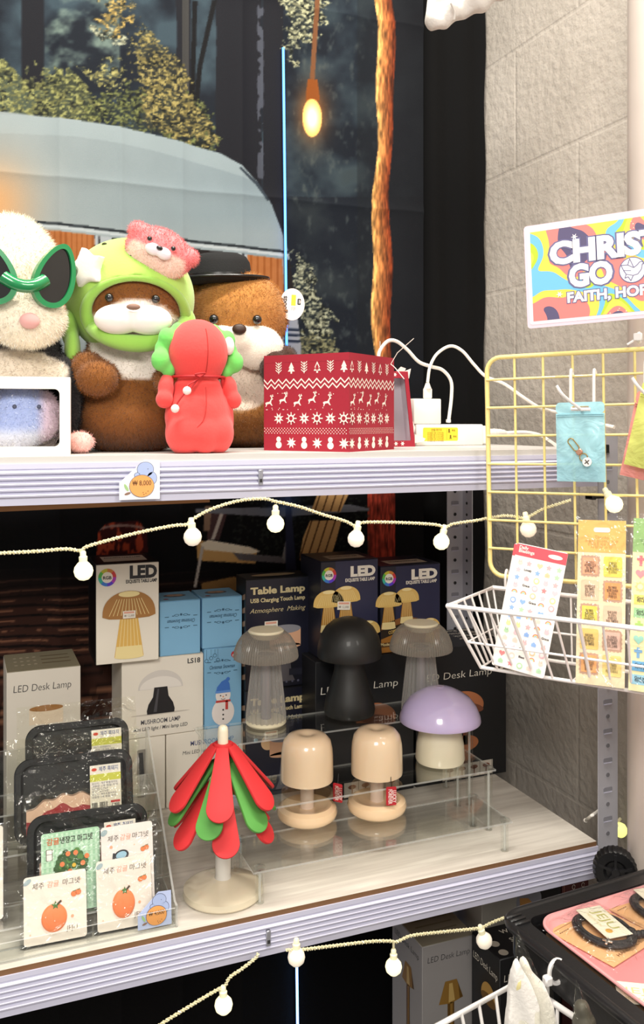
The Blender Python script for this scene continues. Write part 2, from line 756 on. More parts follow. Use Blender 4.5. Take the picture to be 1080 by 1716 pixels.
def print_forest(U, V):
    """colours of the camping-forest print, U right and V down over the cloth"""
    C = np.zeros(U.shape + (3,))
    n1 = fbm(U / 60, V / 60, 1)
    n2 = fbm(U / 14, V / 14, 5)
    C[:] = np.array([24, 31, 42])

    def put(mask, col, a=1.0):
        mask = np.clip(np.asarray(mask, float) * a, 0, 1)[..., None]
        C[:] = C * (1 - mask) + np.asarray(col, float) * mask

    sm = lambda x, a, b: np.clip((x - a) / (b - a), 0, 1)
    # misty gaps between the trees
    put(sm(n1, 0.35, 0.7) * (V < 330), [78, 98, 108], 0.75)
    put(sm(fbm(U / 30, V / 24, 9), 0.45, 0.75) * (U > 75) * (U < 200) * (V < 130), [140, 160, 148], 0.8)
    put(sm(n1, 0.45, 0.8) * (U > 480) * (V < 640), [62, 70, 72], 0.6)
    put(sm(fbm(U / 9, V / 16, 21), 0.6, 0.85) * (U > 480) * (U < 640), [92, 100, 98], 0.6)
    # dark trunks
    for x0, x1, vmax in ((36, 74, 150), (296, 320, 230), (362, 438, 330), (440, 474, 400)):
        put((U > x0 + 4 * (n1 - .5)) & (U < x1 + 5 * (n1 - .5)) & (V < vmax), [27, 28, 36])
    put((np.abs(U - 436) < 3 + 3 * n2) & (V < 300) & (n2 > 0.5), [92, 96, 108], 0.8)
    put((U > 306) & (U < 318) & (V < 215), [96, 94, 88], 0.6)
    for (a, b, c, d, w) in ((328, 0, 322, 210, 4), (360, 0, 336, 110, 4), (336, 110, 326, 215, 4)):
        xl = a + (c - a) * np.clip((V - b) / (d - b), 0, 1)
        put((np.abs(U - xl) < w) & (V >= b) & (V <= d), [14, 14, 18])
    # leafy bushes: small bright leaves over dark
    leaf = (fbm(U / 4.6, V / 3.0, 33, 2) > 0.56)
    leaf2 = (fbm(U / 4.6, V / 3.0, 43, 2) > 0.63)
    edge = 26 * (n2 - 0.5) + 40 * (fbm(U / 7, V / 6, 55, 2) - 0.5)
    bush = [
        ([(-20, 90), (20, 110), (40, 135), (80, 120), (120, 118), (150, 150), (172, 190), (170, 215), (-20, 200)], [132, 132, 84], [92, 96, 62]),
        ([(140, 178), (240, 138), (345, 170), (368, 258), (300, 238), (200, 214), (140, 202)], [104, 108, 66], [36, 42, 36]),
        ([(120, 108), (165, 120), (205, 100), (215, 130), (190, 150), (170, 150)], [150, 144, 92], [62, 68, 60]),
        ([(228, 60), (250, 48), (270, 80), (300, 95), (318, 130), (322, 165), (350, 200), (358, 240), (300, 232), (240, 215), (236, 150), (226, 110)], [140, 128, 80], [58, 58, 46]),
        ([(170, 0), (222, 0), (214, 30), (190, 55), (158, 50), (172, 30)], [166, 142, 84], [84, 80, 56]),
        ([(150, 44), (215, 64), (220, 76), (190, 74), (160, 62)], [150, 152, 130], [60, 68, 66]),
        ([(462, -10), (545, -10), (540, 20), (522, 62), (500, 75), (488, 110), (478, 100), (474, 60), (480, 30)], [164, 164, 134], [60, 64, 56]),
        ([(488, 420), (520, 440), (530, 500), (558, 520), (562, 590), (500, 590), (505, 540), (486, 500)], [150, 152, 130], [44, 52, 50]),
        ([(490, 560), (560, 560), (590, 640), (480, 640)], [120, 118, 90], [40, 46, 44]),
    ]
    for poly, hi, lo in bush:
        ins = pip(U + edge, V + edge, poly)
        put(ins, lo, 0.55)
        put(ins & (n2 < 0.42), [24, 28, 26], 0.8)
        put(ins & leaf, np.array(hi) * 0.9, 0.9)
        put(ins & leaf2, np.array(hi) * 1.3, 0.9)
    # caravan body
    van = [(-60, 180), (0, 186), (100, 198), (200, 213), (300, 235), (370, 257), (405, 278), (432, 306), (455, 345), (470, 385), (483, 425), (494, 500), (505, 582), (505, 640), (-60, 640)]
    g = sm(U, 0, 470)
    vc = np.stack([158 - 20 * g, 168 - 14 * g, 170 - 8 * g], -1) + 10 * (fbm(U / 50, V / 80, 61)[..., None] - .5)
    m = pip(U, V, van)
    C[m] = vc[m]
    put(m & (V < 370) & (np.abs(V - (207 + 0.00045 * np.clip(U, 0, 500) ** 2)) < 16), [172, 186, 190], 0.45)
    put(m * sm(V, 360, 395) * (V < 425), [168, 176, 178], 0.35)
    # lamp glow printed on the left of the roof
    put(m * np.exp(-((U + 20) / 70.0) ** 2 - ((V - 345) / 75.0) ** 2), [226, 168, 110], 0.9)
    put(pip(U, V, [(402, 280), (432, 306), (450, 336), (447, 338), (428, 310), (400, 283)]), [60, 70, 80])
    # window band
    top = 372 + 0.125 * (U - 70)
    put(m & (np.abs(V - top) < 2.2), [40, 46, 52])
    put(m & (V > top + 3) & (V < top + 8), [190, 198, 202])
    band = m & (V > top + 12) & (V < 560)
    put(band, [36, 30, 30])
    wood = lambda w: np.array([178, 112, 62]) + np.zeros(U.shape)[..., None] - 40 * ((np.sin(U / w * 2 * PI) > 0.86)[..., None]) + 18 * (n2[..., None] - .5)
    for x0, x1, w in ((60, 160, 9), (414, 472, 11)):
        k = band & (U > x0) & (U < x1 + (V - 430) * 0.08)
        C[k] = wood(w)[k]
    for x0, x1 in ((160, 166), (169, 188), (398, 414), (472, 476)):
        put(band & (U > x0 + (V - 430) * 0.06) & (U < x1 + (V - 430) * 0.06), [176, 182, 188])
    put(band & (U > 405) & (U < 408.5), [30, 32, 38])
    put(m & (V > 488 + 0.02 * U) & (U > 474), [158, 162, 172])
    for k in (553, 562, 572):
        put(m & (np.abs(V - k) < 2.2) & (U > 440), [40, 50, 70])
    # printed glowing bulb on its cord
    put(np.exp(-((U - 524) / 26.0) ** 2 - ((V - 190) / 46.0) ** 2), [190, 120, 60], 0.8)
    put((np.abs(U - (533 - 9 * sm(V, 0, 140))) < 4.2) & (V < 138), [132, 88, 58])
    put((np.abs(U - 525) < 8 + 4 * sm(V, 128, 160)) & (V > 132) & (V < 168), [150, 84, 34])
    q = np.sqrt(((U - 524) / 17.0) ** 2 + ((V - 197) / 32.0) ** 2)
    put(q < 1, [290, 220, 130])
    put(np.clip(1.35 - q * 1.5, 0, 1), [330, 312, 262])
    # lit red trunk
    wob = 5 * np.sin(V / 95.0) + 3 * np.sin(V / 31.0)
    l, r = 629 + wob, 656 + wob * 0.6 + 3 * np.sin(V / 60)
    t = np.clip((U - l) / (r - l), 0, 1)
    mt = (U > l) & (U < r) & (V < 645)
    bark = np.clip((fbm(U / 2.0, V / 15, 71, 3) - .5) * 1.5 + .55, 0, 1)
    tc = np.array([270, 206, 124]) * (1 - t[..., None]) ** 1.2 + np.array([134, 58, 30]) * (1 - (1 - t[..., None]) ** 1.2)
    tc = tc * (0.45 + 0.85 * bark[..., None])
    C[mt] = tc[mt]
    put((U > r) & (V < 660), [24, 26, 32], 0.85)
    put((U > 600) & (U < l) & (V < 660), [30, 34, 38], 0.4)
    # ---- lower half: camp furniture at night
    low = sm(V, 640, 700)
    put(low, [16, 16, 20], 0.97)
    mt2 = (U > 617) & (U < 662) & (V > 640) & (V < 960)
    C[mt2] = (np.array([190, 76, 58]) * (0.5 + 0.9 * bark[..., None]))[mt2]
    put((V > 835) & (V < 940) & (fbm(U / 4, V / 4, 81, 2) > 0.62) & (U > 390) & (U < 620), [62, 70, 60], 0.6)
    # lantern jar
    jar = pip(U, V, [(162, 920), (164, 890), (178, 876), (232, 872), (246, 890), (250, 950), (160, 950)])
    put(jar, [80, 28, 30])
    put(jar & (fbm(U / 7, V / 18, 91, 2) > 0.62), [230, 100, 64], 0.85)
    put(jar & (np.abs(V - (880 + 0.004 * (U - 205) ** 2)) < 2.2), [196, 170, 160], 0.8)
    # decking
    pl = ((V + 0.05 * U + 7 * fbm(U / 70, V / 30, 101)) % 17.0)
    dk = sm(V, 950, 1020) * (U < 400) * (V < 1300)
    put(dk, [84, 52, 42], 0.9)
    put(dk * (pl < 3.5), [20, 14, 14])
    put(dk * ((pl > 8) & (pl < 11)) * (n1 > .4), [190, 136, 106], 0.75)
    # chairs and table
    for poly, c in (
        ([(330, 905), (380, 914), (430, 920), (428, 944), (332, 940)], [250, 200, 130]),
        ([(336, 912), (350, 905), (418, 916), (436, 924), (420, 928), (345, 922)], [290, 276, 250]),
        ([(338, 978), (392, 966), (430, 976), (430, 990), (340, 990)], [190, 146, 90]),
        ([(338, 915), (343, 917), (330, 985), (325, 985)], [240, 230, 220]),
        ([(350, 850), (384, 850), (368, 905), (348, 905)], [100, 74, 76]),
        ([(344, 848), (356, 848), (352, 890), (342, 890)], [180, 150, 126]),
        ([(370, 858), (376, 858), (360, 905), (354, 905)], [240, 230, 220]),
        ([(328, 853), (590, 846), (620, 852), (620, 856), (470, 866), (328, 859)], [140, 144, 156]),
        ([(478, 905), (486, 905), (478, 942), (470, 942)], [160, 156, 156]),
        ([(390, 926), (470, 932), (480, 944), (400, 938)], [130, 124, 128]),
        ([(478, 830), (486, 830), (500, 990), (478, 990)], [52, 56, 84]),
    ):
        put(pip(U, V, poly), c)
    for poly in ([(538, 815), (592, 815), (572, 858), (522, 856)], [(520, 873), (574, 872), (556, 940), (536, 948), (501, 938), (508, 900)]):
        k = pip(U, V, poly)
        put(k, [250, 200, 136])
        put(k & (((U + 0.33 * V) % 13.5) < 2.2), [90, 56, 34])
    put(np.exp(-((U - 476) / 26.0) ** 2 - ((V - 845) / 20.0) ** 2), [96, 130, 200], 0.7)  # blue glow of the LED strip, painted into the cloth colours
    put(sm(V, 1230, 1330), [11, 11, 15], 0.97)
    return np.clip(C, 0, 330)


def backdrop():
    x0, x1 = xat(-60, CY), xat(709, CY)
    z0, z1 = 0.02, 2.62
    nx = 400
    zs = np.concatenate([np.linspace(z0, 1.06, 130), np.linspace(1.065, z1, 700)])
    nz = len(zs)
    X, Z = np.meshgrid(np.linspace(x0, x1, nx), zs)
    C = 0
    for ox, oz in ((-.3, -.3), (.3, -.3), (-.3, .3), (.3, .3)):
        rx, rz = X + ox * 0.0022 - CAM.x, Z + oz * 0.0022 - CAM.z
        dep = rx * FWD.x + CY * FWD.y
        U = PX + FPX * (rx * RGT.x + CY * RGT.y) / dep
        V = PY - FPX * rz / dep
        C = C + print_forest(U, V) / 4
    Y = CY + 0.004 * np.sin(X * 19) + 0.0022 * np.sin(X * 47 + 1) * np.clip((Z - 1.2), 0, 1)
    for xf in (xat(100, CY), xat(203, CY), xat(306, CY), xat(405, CY)):       # packing folds
        Y -= 0.0045 * np.exp(-np.abs(X - xf) / 0.014)
    for zf in (1.95, 2.35):
        Y -= 0.003 * np.exp(-np.abs(Z - zf) / 0.012)
    vs = np.stack([X, Y, Z], -1).reshape(-1, 3)
    fs = [(j * nx + i, j * nx + i + 1, (j + 1) * nx + i + 1, (j + 1) * nx + i) for j in range(nz - 1) for i in range(nx - 1)]
    me = bpy.data.meshes.new('printed_backdrop_cloth')
    org = np.array([(x0 + x1) / 2, CY, z0])
    me.from_pydata((vs - org).tolist(), [], fs)
    c = C.reshape(-1, 3) / 255.0
    lc = np.where(c <= 0.04045, c / 12.92, ((c + 0.055) / 1.055) ** 2.4) ** 1.06 * 0.66
    lc = np.minimum(lc, 0.95)
    at = me.color_attributes.new('Col', 'FLOAT_COLOR', 'POINT')
    at.data.foreach_set('color', np.concatenate([lc, np.ones((len(lc), 1))], 1).ravel())
    me.materials.append(vcol_mat('printed_polyester', 0.75, bump=0.15, bscale=900, spec=0.15))
    me.polygons.foreach_set('use_smooth', [True] * len(fs))
    o = bpy.data.objects.new('printed_backdrop_cloth', me)
    COL.objects.link(o)
    o.location = org
    tag(o, 'large printed cloth of a night forest with a caravan, hanging behind the rack', 'backdrop cloth', kind='thing')


backdrop()


def black_curtain():
    y = 1.735
    x0, x1 = xat(703, y), WALL_X - 0.003
    nx, nz = 40, 60
    vs, fs = [], []
    for j in range(nz):
        for i in range(nx):
            s, t = i / (nx - 1), j / (nz - 1)
            edge = 0.006 * math.sin(t * 60) * s * (s > 0.9)
            vs.append((x0 + (x1 - x0) * s - 0.004 + edge * 0.4, y + 0.005 * math.sin(s * 14 + 2 * t), 0.02 + 2.7 * t))
    for j in range(nz - 1):
        for i in range(nx - 1):
            a = j * nx + i
            fs.append((a, a + 1, a + nx + 1, a + nx))
    tag(MB().add((vs, fs), mk('#070708', 0.95, bump=0.1, bscale=500, spec=0.2)).build('black_curtain'), 'plain black curtain hanging between the printed cloth and the grey wall', 'curtain')


black_curtain()

# blue LED strip: shows over the print above the top shelf, runs behind the cloth, and shows again below
p0, p1 = at_y(475, 80, CY - 0.012), at_y(481, 600, CY - 0.012)
p2, p3 = at_y(497, 1560, CY - 0.012), at_y(500, 1790, CY - 0.012)
LED = thing('led_strip_light', 'thin blue glowing LED strip running down over the forest print', 'strip light', T(p1))
for q0, q1, st in ((p0, p1, 2.4), (p2, p3, 4.5)):
    MB().add(g_tube([q0, q1], 0.0027, 8), mk('#4f93ff' if st < 3 else '#7fb6ff', 0.4, emit=st, var=0.0)).build('light_tube', LED)
    MB().add(g_tube([q0 + Vector((0, 0.0045, 0)), q1 + Vector((0, 0.0045, 0))], 0.0024, 6), mk('#1a2340', 0.6)).build('backing_tape', LED)

# ------------------------------------------------------------------ steel rack
BEAM = mk('#c8c8dd', 0.38, 0.0, coat=0.2, var=0.02, name='lavender_white_steel')
POST = mk('#b9b9c2', 0.42, 0.1, var=0.03, name='grey_steel')
HOLE = mk('#2a2a2c', 0.8)


def board_mat():
    m, nt, b, out = new_mat('grey_oak_laminate')
    tc = nt.nodes.new('ShaderNodeTexCoord')
    mp = nt.nodes.new('ShaderNodeMapping')
    mp.inputs['Scale'].default_value = (1.6, 22, 10)
    nt.links.new(tc.outputs['Object'], mp.inputs[0])
    nz = nt.nodes.new('ShaderNodeTexNoise')
    nz.inputs['Scale'].default_value = 3.2
    nz.inputs['Detail'].default_value = 7
    nz.inputs['Distortion'].default_value = 0.6
    nt.links.new(mp.outputs[0], nz.inputs['Vector'])
    cr = nt.nodes.new('ShaderNodeValToRGB')
    cr.color_ramp.elements[0].position = 0.3
    cr.color_ramp.elements[0].color = (*lin('#c2bab0'), 1)
    cr.color_ramp.elements[1].position = 0.68
    cr.color_ramp.elements[1].color = (*lin('#e2dcd2'), 1)
    nt.links.new(nz.outputs['Fac'], cr.inputs[0])
    nt.links.new(cr.outputs[0], b.inputs['Base Color'])
    b.inputs['Roughness'].default_value = 0.33
    return m


OAK = board_mat()
BROWN = mk('#7d5a3c', 0.7, var=0.12, vscale=40)
UNDER = mk('#a06f44', 0.65, var=0.12, vscale=20)
rack = thing('storage_rack', 'lavender white steel rack with three board shelves in front of the forest print', 'rack', T(0.4, 1.44, 0))
XL = -0.32


def beam(z1, h, y, sgn, name='beam'):
    prof = [(0.0, 0.0), (0.004, 0.0)]
    ribs = 5
    m0, m1 = 0.0085, h - 0.0085
    for k in range(ribs):
        a = m0 + (m1 - m0) * k / ribs
        w = (m1 - m0) / ribs
        prof += [(0.004, a + 0.15 * w), (0.0080, a + 0.34 * w), (0.0086, a + 0.60 * w), (0.0060, a + 0.92 * w)]
    prof += [(0.0045, h - 0.0078), (0.0062, h - 0.0065), (0.006, h), (-0.010, h), (-0.010, h - 0.002), (0.0, h - 0.004)]
    n = len(prof)
    vs, fs = [], []
    for x in (XL, XR):
        vs += [(x, y - sgn * p[0], z1 - h + p[1]) for p in prof]
    fs = [(k, (k + 1) % n, n + (k + 1) % n, n + k) for k in range(n)]
    fs += [tuple(range(n)), tuple(range(2 * n - 1, n - 1, -1))]
    o = MB().add((vs, fs), BEAM).build(name, rack, angle=28)
    return o


for zt, th in ((ZT, 0.009), (ZS, 0.0075), (ZB, 0.0075)):
    beam(zt - th, 0.0535, YF, 1)
    beam(zt - th, 0.0535, YB - 0.006, -1)
    mb = MB()
    if zt == ZT:
        edge = mk('#c9c6c2', 0.45)
        top = mk('#cfcac6', 0.4)
    else:
        edge, top = BROWN, OAK
    x0, x1, y0, y1 = XL + 0.01, XR - 0.002, YF - 0.004, YB - 0.02
    vs, fs = g_box(x0, x1, y0, y1, zt - th, zt)
    mb.add((vs, [fs[1]]), top).add((vs, [fs[0]]), UNDER).add((vs, fs[2:]), edge)
    mb.build('shelf_board', rack, origin=None)
vs = [(XL, 1.245, 1.377), (0.33, 1.245, 1.3835), (0.33, 1.245, 1.4), (XL, 1.245, 1.4)]
MB().add((vs + [(x, y + .02, z) for x, y, z in vs], [(0, 1, 2, 3), (7, 6, 5, 4), (0, 4, 5, 1), (1, 5, 6, 2), (2, 6, 7, 3), (3, 7, 4, 0)]), UNDER).build('wooden_batten', rack)
# little metal safety clips in the beams
for (u, v, z) in ((437, 800, 0), (450, 1572, 0)):
    p = at_y(u, v, YF - 0.008)
    mb = MB(T(p))
    mb.add(g_rbox(-0.0035, 0.0035, -0.002, 0.006, -0.011, 0.011, 0.001, 1), mk('#a9aab4', 0.3, 0.6))
    mb.add(g_box(-0.002, 0.002, -0.0024, -0.0019, -0.007, -0.002), HOLE)
    mb.build('safety_clip', rack)


def post(x0, y, sgn_x, sgn_y):
    """L-shaped slotted upright: one flange across, one flange running back along the side"""
    w, t = 0.038, 0.002
    mb = MB()
    xa, xb = (x0, x0 + w) if sgn_x > 0 else (x0 - w, x0)
    mb.add(g_box(xa, xb, y, y + t, 0, 1.475), POST)
    xs = xb if sgn_x > 0 else xa - t
    ya, yb = (y, y + w) if sgn_y > 0 else (y - w, y + t)
    mb.add(g_box(xs, xs + t, ya, yb, 0, 1.475), POST)
    o = mb.build('post', rack)
    hb = MB()
    cx = (xa + xb) / 2
    k = 0
    z = 0.05
    while z < 1.46:
        if k % 2 == 0:      # keyhole slot with pressed lip
            hb.add(g_prism(rrect(-0.009, -0.004, 0.009, 0.004, 0.0025, 3), 0, 0.0006), mk('#8d8d96', 0.5), frame((cx, y - 0.0003, z), (1, 0, 0), (0, 0, 1)))
            hb.add(g_box(cx - 0.008, cx + 0.008, y - 0.0016, y, z - 0.0052, z - 0.0036), BEAM)
        else:
            hb.add(g_prism(ell(0, 0, 0.0035, n=12), 0, 0.0008), mk('#77777e', 0.5) if sgn_y > 0 else HOLE, frame((cx, y - 0.0003, z), (1, 0, 0), (0, 0, 1)))
        if sgn_y < 0:
            hb.add(g_prism(ell(0, 0, 0.003, n=12), 0, 0.0008), HOLE, frame((xs - 0.0004, y - 0.018, z), (0, -1, 0), (0, 0, 1)))
        z += 0.0245
        k += 1
    hb.build('slots', o)


post(XR + 0.002, YF - 0.004, 1, 1)
post(XR - 0.02, YB + 0.004, 1, -1)
post(XL - 0.002, YF - 0.004, -1, 1)
post(XL + 0.012, YB + 0.004, -1, -1)
# black clamp clips on the right front post
for v in (752, 832):
    p = at_y(1015 if v < 800 else 1003, v, YF - 0.02)
    mb = MB(T(p))
    if v < 800:
        mb.add(g_rbox(-0.009, 0.006, -0.004, 0.016, -0.007, 0.007, 0.0012, 1), mk('#161616', 0.5))
    else:
        mb.add(g_rbox(-0.014, 0.012, -0.003, 0.016, -0.0035, 0.0035, 0.001, 1), mk('#161616', 0.5))
        mb.add(g_rbox(-0.014, -0.006, -0.004, 0.016, -0.005, 0.005, 0.001, 1), mk('#161616', 0.5))
    mb.build('clamp_clip', rack)

# ------------------------------------------------------------------ the top shelf: plush toys
BLK = mk('#101012', 0.25, var=0.0, coat=0.5)
DARKBR = mk('#3a2318', 0.5)
WHITEP = mk('#f2ece6', 0.9, sheen=0.3, bump=0.1, bscale=300)


def place(u, y, z=None, face=None):
    """frame on a shelf: origin at column u and depth y; the thing's front (-y) is turned by face degrees"""
    p = at_y(u, PY, y)
    return T(p.x, y, ZT if z is None else z) @ RZ(math.radians(face or 0))


def lerp(a, b, t):
    t = t[:, None]
    return a * (1 - t) + b * t


def sst(x, a, b):
    t = np.clip((x - a) / (b - a), 0, 1)
    return t * t * (3 - 2 * t)


# ---- otter in the green hood
def hood_otter():
    M = place(219, 1.385, face=-10)
    R = thing('otter_plush', 'brown otter plush in a lime green dinosaur hood with a pink head sewn on', 'plush toy', M)
    hz, hr = 0.230, (0.086, 0.082, 0.080)       # head centre and radii
    br, wh = hexa('#7c4a1c'), hexa('#ece2da')

    def col(p):
        c = np.tile(br, (len(p), 1))
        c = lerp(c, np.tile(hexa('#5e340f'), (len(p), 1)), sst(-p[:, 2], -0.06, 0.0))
        chest = sst(-((p[:, 0] - 0.012) / 0.072) ** 2 - ((p[:, 2] - 0.165) / 0.058) ** 2, -1.12, -0.9) * (p[:, 1] < 0)
        c = lerp(c, np.tile(wh, (len(p), 1)), chest)
        cheeks = (p[:, 1] < -0.02) * sst(-p[:, 2], -(hz - 0.022), -(hz - 0.034)) * (p[:, 2] > hz - 0.09)
        return lerp(c, np.tile(wh, (len(p), 1)), cheeks)
    body = blob([g_ell((0, 0.01, 0.088), (0.092, 0.078, 0.092)), g_ell((0, 0.0, hz), hr), g_ell((0, 0.005, 0.16), (0.066, 0.06, 0.05)), g_ell((0, 0.0, 0.05), (0.094, 0.082, 0.055))], 0.006, 5)
    body[0][:, 2] = np.maximum(body[0][:, 2], 0.001)
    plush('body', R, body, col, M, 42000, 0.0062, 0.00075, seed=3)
    for s, x, z in ((1, -0.046, 0.108), (1, 0.062, 0.104)):
        arm = blob([g_ell((x, -0.078, z), (0.031, 0.03, 0.027)), g_ell((x * 1.35, -0.05, z + 0.014), (0.026, 0.032, 0.026))], 0.005, 4)
        plush('arm', R, arm, solid_col('#84501f'), M, 6000, 0.006, 0.0007, seed=4)
    mz = blob([g_ell((-0.018, -0.087, hz - 0.038), (0.034, 0.022, 0.022)), g_ell((0.026, -0.087, hz - 0.038), (0.034, 0.022, 0.022))], 0.003, 6)
    m = plush('muzzle', R, mz, solid_col('#f4ece6'), M, 0)
    nb = MB(M)
    nb.add(g_ell((0.004, -0.107, hz - 0.022), (0.010, 0.004, 0.0045), 12, 8), mk('#8a6a5c', 0.7)).build('nose', m)
    for x in (-0.030, 0.036):
        MB(M).add(g_ell((x, -0.080 if x < 0 else -0.078, hz - 0.006), 0.0062, 14, 10), BLK).build('eye', R)
    # the hood
    G, G2 = mk('#a6d456', 0.85, sheen=0.4, bump=0.12, bscale=260, var=0.05), mk('#93c54c', 0.85, sheen=0.4, bump=0.12, bscale=260)
    a = (hr[0] * 1.075, hr[1] * 1.08, hr[2] * 1.09)
    op = lambda x, z: ((x - 0.009) / 0.0725) ** 2 + ((z + 0.028) / 0.0475) ** 2
    vs, fs = g_ell((0, 0, 0), 1, 96, 64)
    V2 = [(p[0] * a[0], p[1] * a[1], p[2] * a[2]) for p in vs]
    keep = []
    for q in fs:
        c = [sum(V2[i][k] for i in q) / len(q) for k in range(3)]
        if c[1] < 0 and op(c[0], c[2]) < 1:
            continue
        if c[2] < -a[2] * 0.93:
            continue
        keep.append(q)
    H = MB(M @ T(0, 0.002, hz + 0.004))
    hood = H.add((V2, keep), G).build('hood', R)
    sm_ = hood.modifiers.new('thickness', 'SOLIDIFY')
    sm_.thickness = 0.005
    sm_.offset = 1
    pts = []
    for k in range(64):
        t = 2 * PI * k / 64
        x, z = 0.009 + 0.0725 * math.cos(t), -0.028 + 0.0475 * math.sin(t)
        q = 1 - (x / a[0]) ** 2 - (z / a[2]) ** 2
        yy = -a[1] * math.sqrt(max(q, 0.02))
        if math.sin(t) < 0.25:
            yy = min(yy, -0.083 + 0.052 * (abs(x - 0.009) / 0.0725) ** 4)
        pts.append((x, yy, z))
    rr = [0.0055 + 0.0075 * (0.5 - 0.5 * math.sin(2 * PI * k / 64)) for k in range(64)]
    MB(H.M).add(g_tube(pts, rr, 10, closed=True), G2).build('rim', hood)
    fl = blob([g_ell((-0.088, -0.02, -0.050), (0.014, 0.03, 0.03)), g_ell((-0.084, -0.038, -0.083), (0.012, 0.022, 0.034))], 0.004, 4)
    fb = MB(H.M)
    fb.add((fl[0].tolist(), fl[1]), G2).build('ear_flap', hood)
    fr_ = blob([g_ell((0.088, -0.018, -0.046), (0.012, 0.026, 0.03)), g_ell((0.083, -0.036, -0.072), (0.012, 0.022, 0.03))], 0.004, 4)
    MB(H.M).add((fr_[0].tolist(), fr_[1]), G2).build('ear_flap', hood)

    def on(x, z, lift=0.0):
        q = max(0.03, 1 - (x / a[0]) ** 2 - (z / a[2]) ** 2)
        y = -a[1] * math.sqrt(q)
        n = Vector((x / a[0] ** 2, y / a[1] ** 2, z / a[2] ** 2)).normalized()
        return Vector((x, y, z)) + n * (0.005 + lift), n
    # white puffy star on the left side
    p, n = on(-0.055, 0.030, 0.003)
    F = frame(p, Vector((0, 0, 1)).cross(n), (0, 0, 1))
    st = blob([g_prism(star(0, 0, 0.032, 0.020, 5, 0.5), -0.006, 0.010)], 0.003, 10)
    MB(H.M @ F).add((st[0].tolist(), st[1]), WHITEP).build('star_patch', hood)
    for x, z in ((-0.036, 0.070), (0.004, 0.050), (0.052, 0.028)):
        p, n = on(x, z, 0.0005)
        MB(H.M @ frame(p, Vector((0, 0, 1)).cross(n), (0, 0, 1))).add(g_ell((0, 0, 0), (0.0048, 0.0024, 0.0016), 12, 8), mk('#3c3a1c', 0.6)).build('stitched_spot', hood)
    # small pink head lying on the hood
    p, n = on(0.036, 0.052, 0.006)
    ex = Vector((0.93, 0, -0.36))
    F = frame(p, ex, n.cross(ex))
    F = frame(p, Vector((0.93, 0, -0.36)), Vector((0.36, -0.15, 0.93)))
    pk = blob([g_ell((0, 0, 0), (0.050, 0.037, 0.022)), g_ell((-0.038, 0.019, 0), (0.015, 0.014, 0.013)), g_ell((0.043, 0.012, 0), (0.016, 0.014, 0.014))], 0.004, 4)

    def pcol(q):
        c = np.tile(hexa('#f48a8c'), (len(q), 1))
        low = sst(-q[:, 1], -0.008, -0.002) * sst(-(q[:, 0] / 0.045) ** 2 - ((q[:, 1] + 0.010) / 0.034) ** 2, -1.1, -0.8) * (q[:, 2] > 0)
        return lerp(c, np.tile(hexa('#f6d5c6'), (len(q), 1)), low)
    ph = plush('pink_head', hood, pk, pcol, H.M @ F, 12000, 0.005, 0.0007, droop=0.1, seed=5)
    pm = blob([g_ell((-0.008, 0.002, 0.024), (0.012, 0.009, 0.008)), g_ell((0.008, 0.002, 0.024), (0.012, 0.009, 0.008))], 0.002, 3)
    mb = MB(H.M @ F)
    mb.add((pm[0].tolist(), pm[1]), mk('#f2e6ee', 0.9, sheen=0.3))
    mb.add(g_ell((0, 0.007, 0.031), (0.005, 0.0035, 0.003), 10, 7), BLK)
    for x in (-0.018, 0.018):
        mb.add(g_ell((x, 0.014, 0.0265), 0.0038, 10, 8), BLK)
    mb.build('face', ph)


hood_otter()


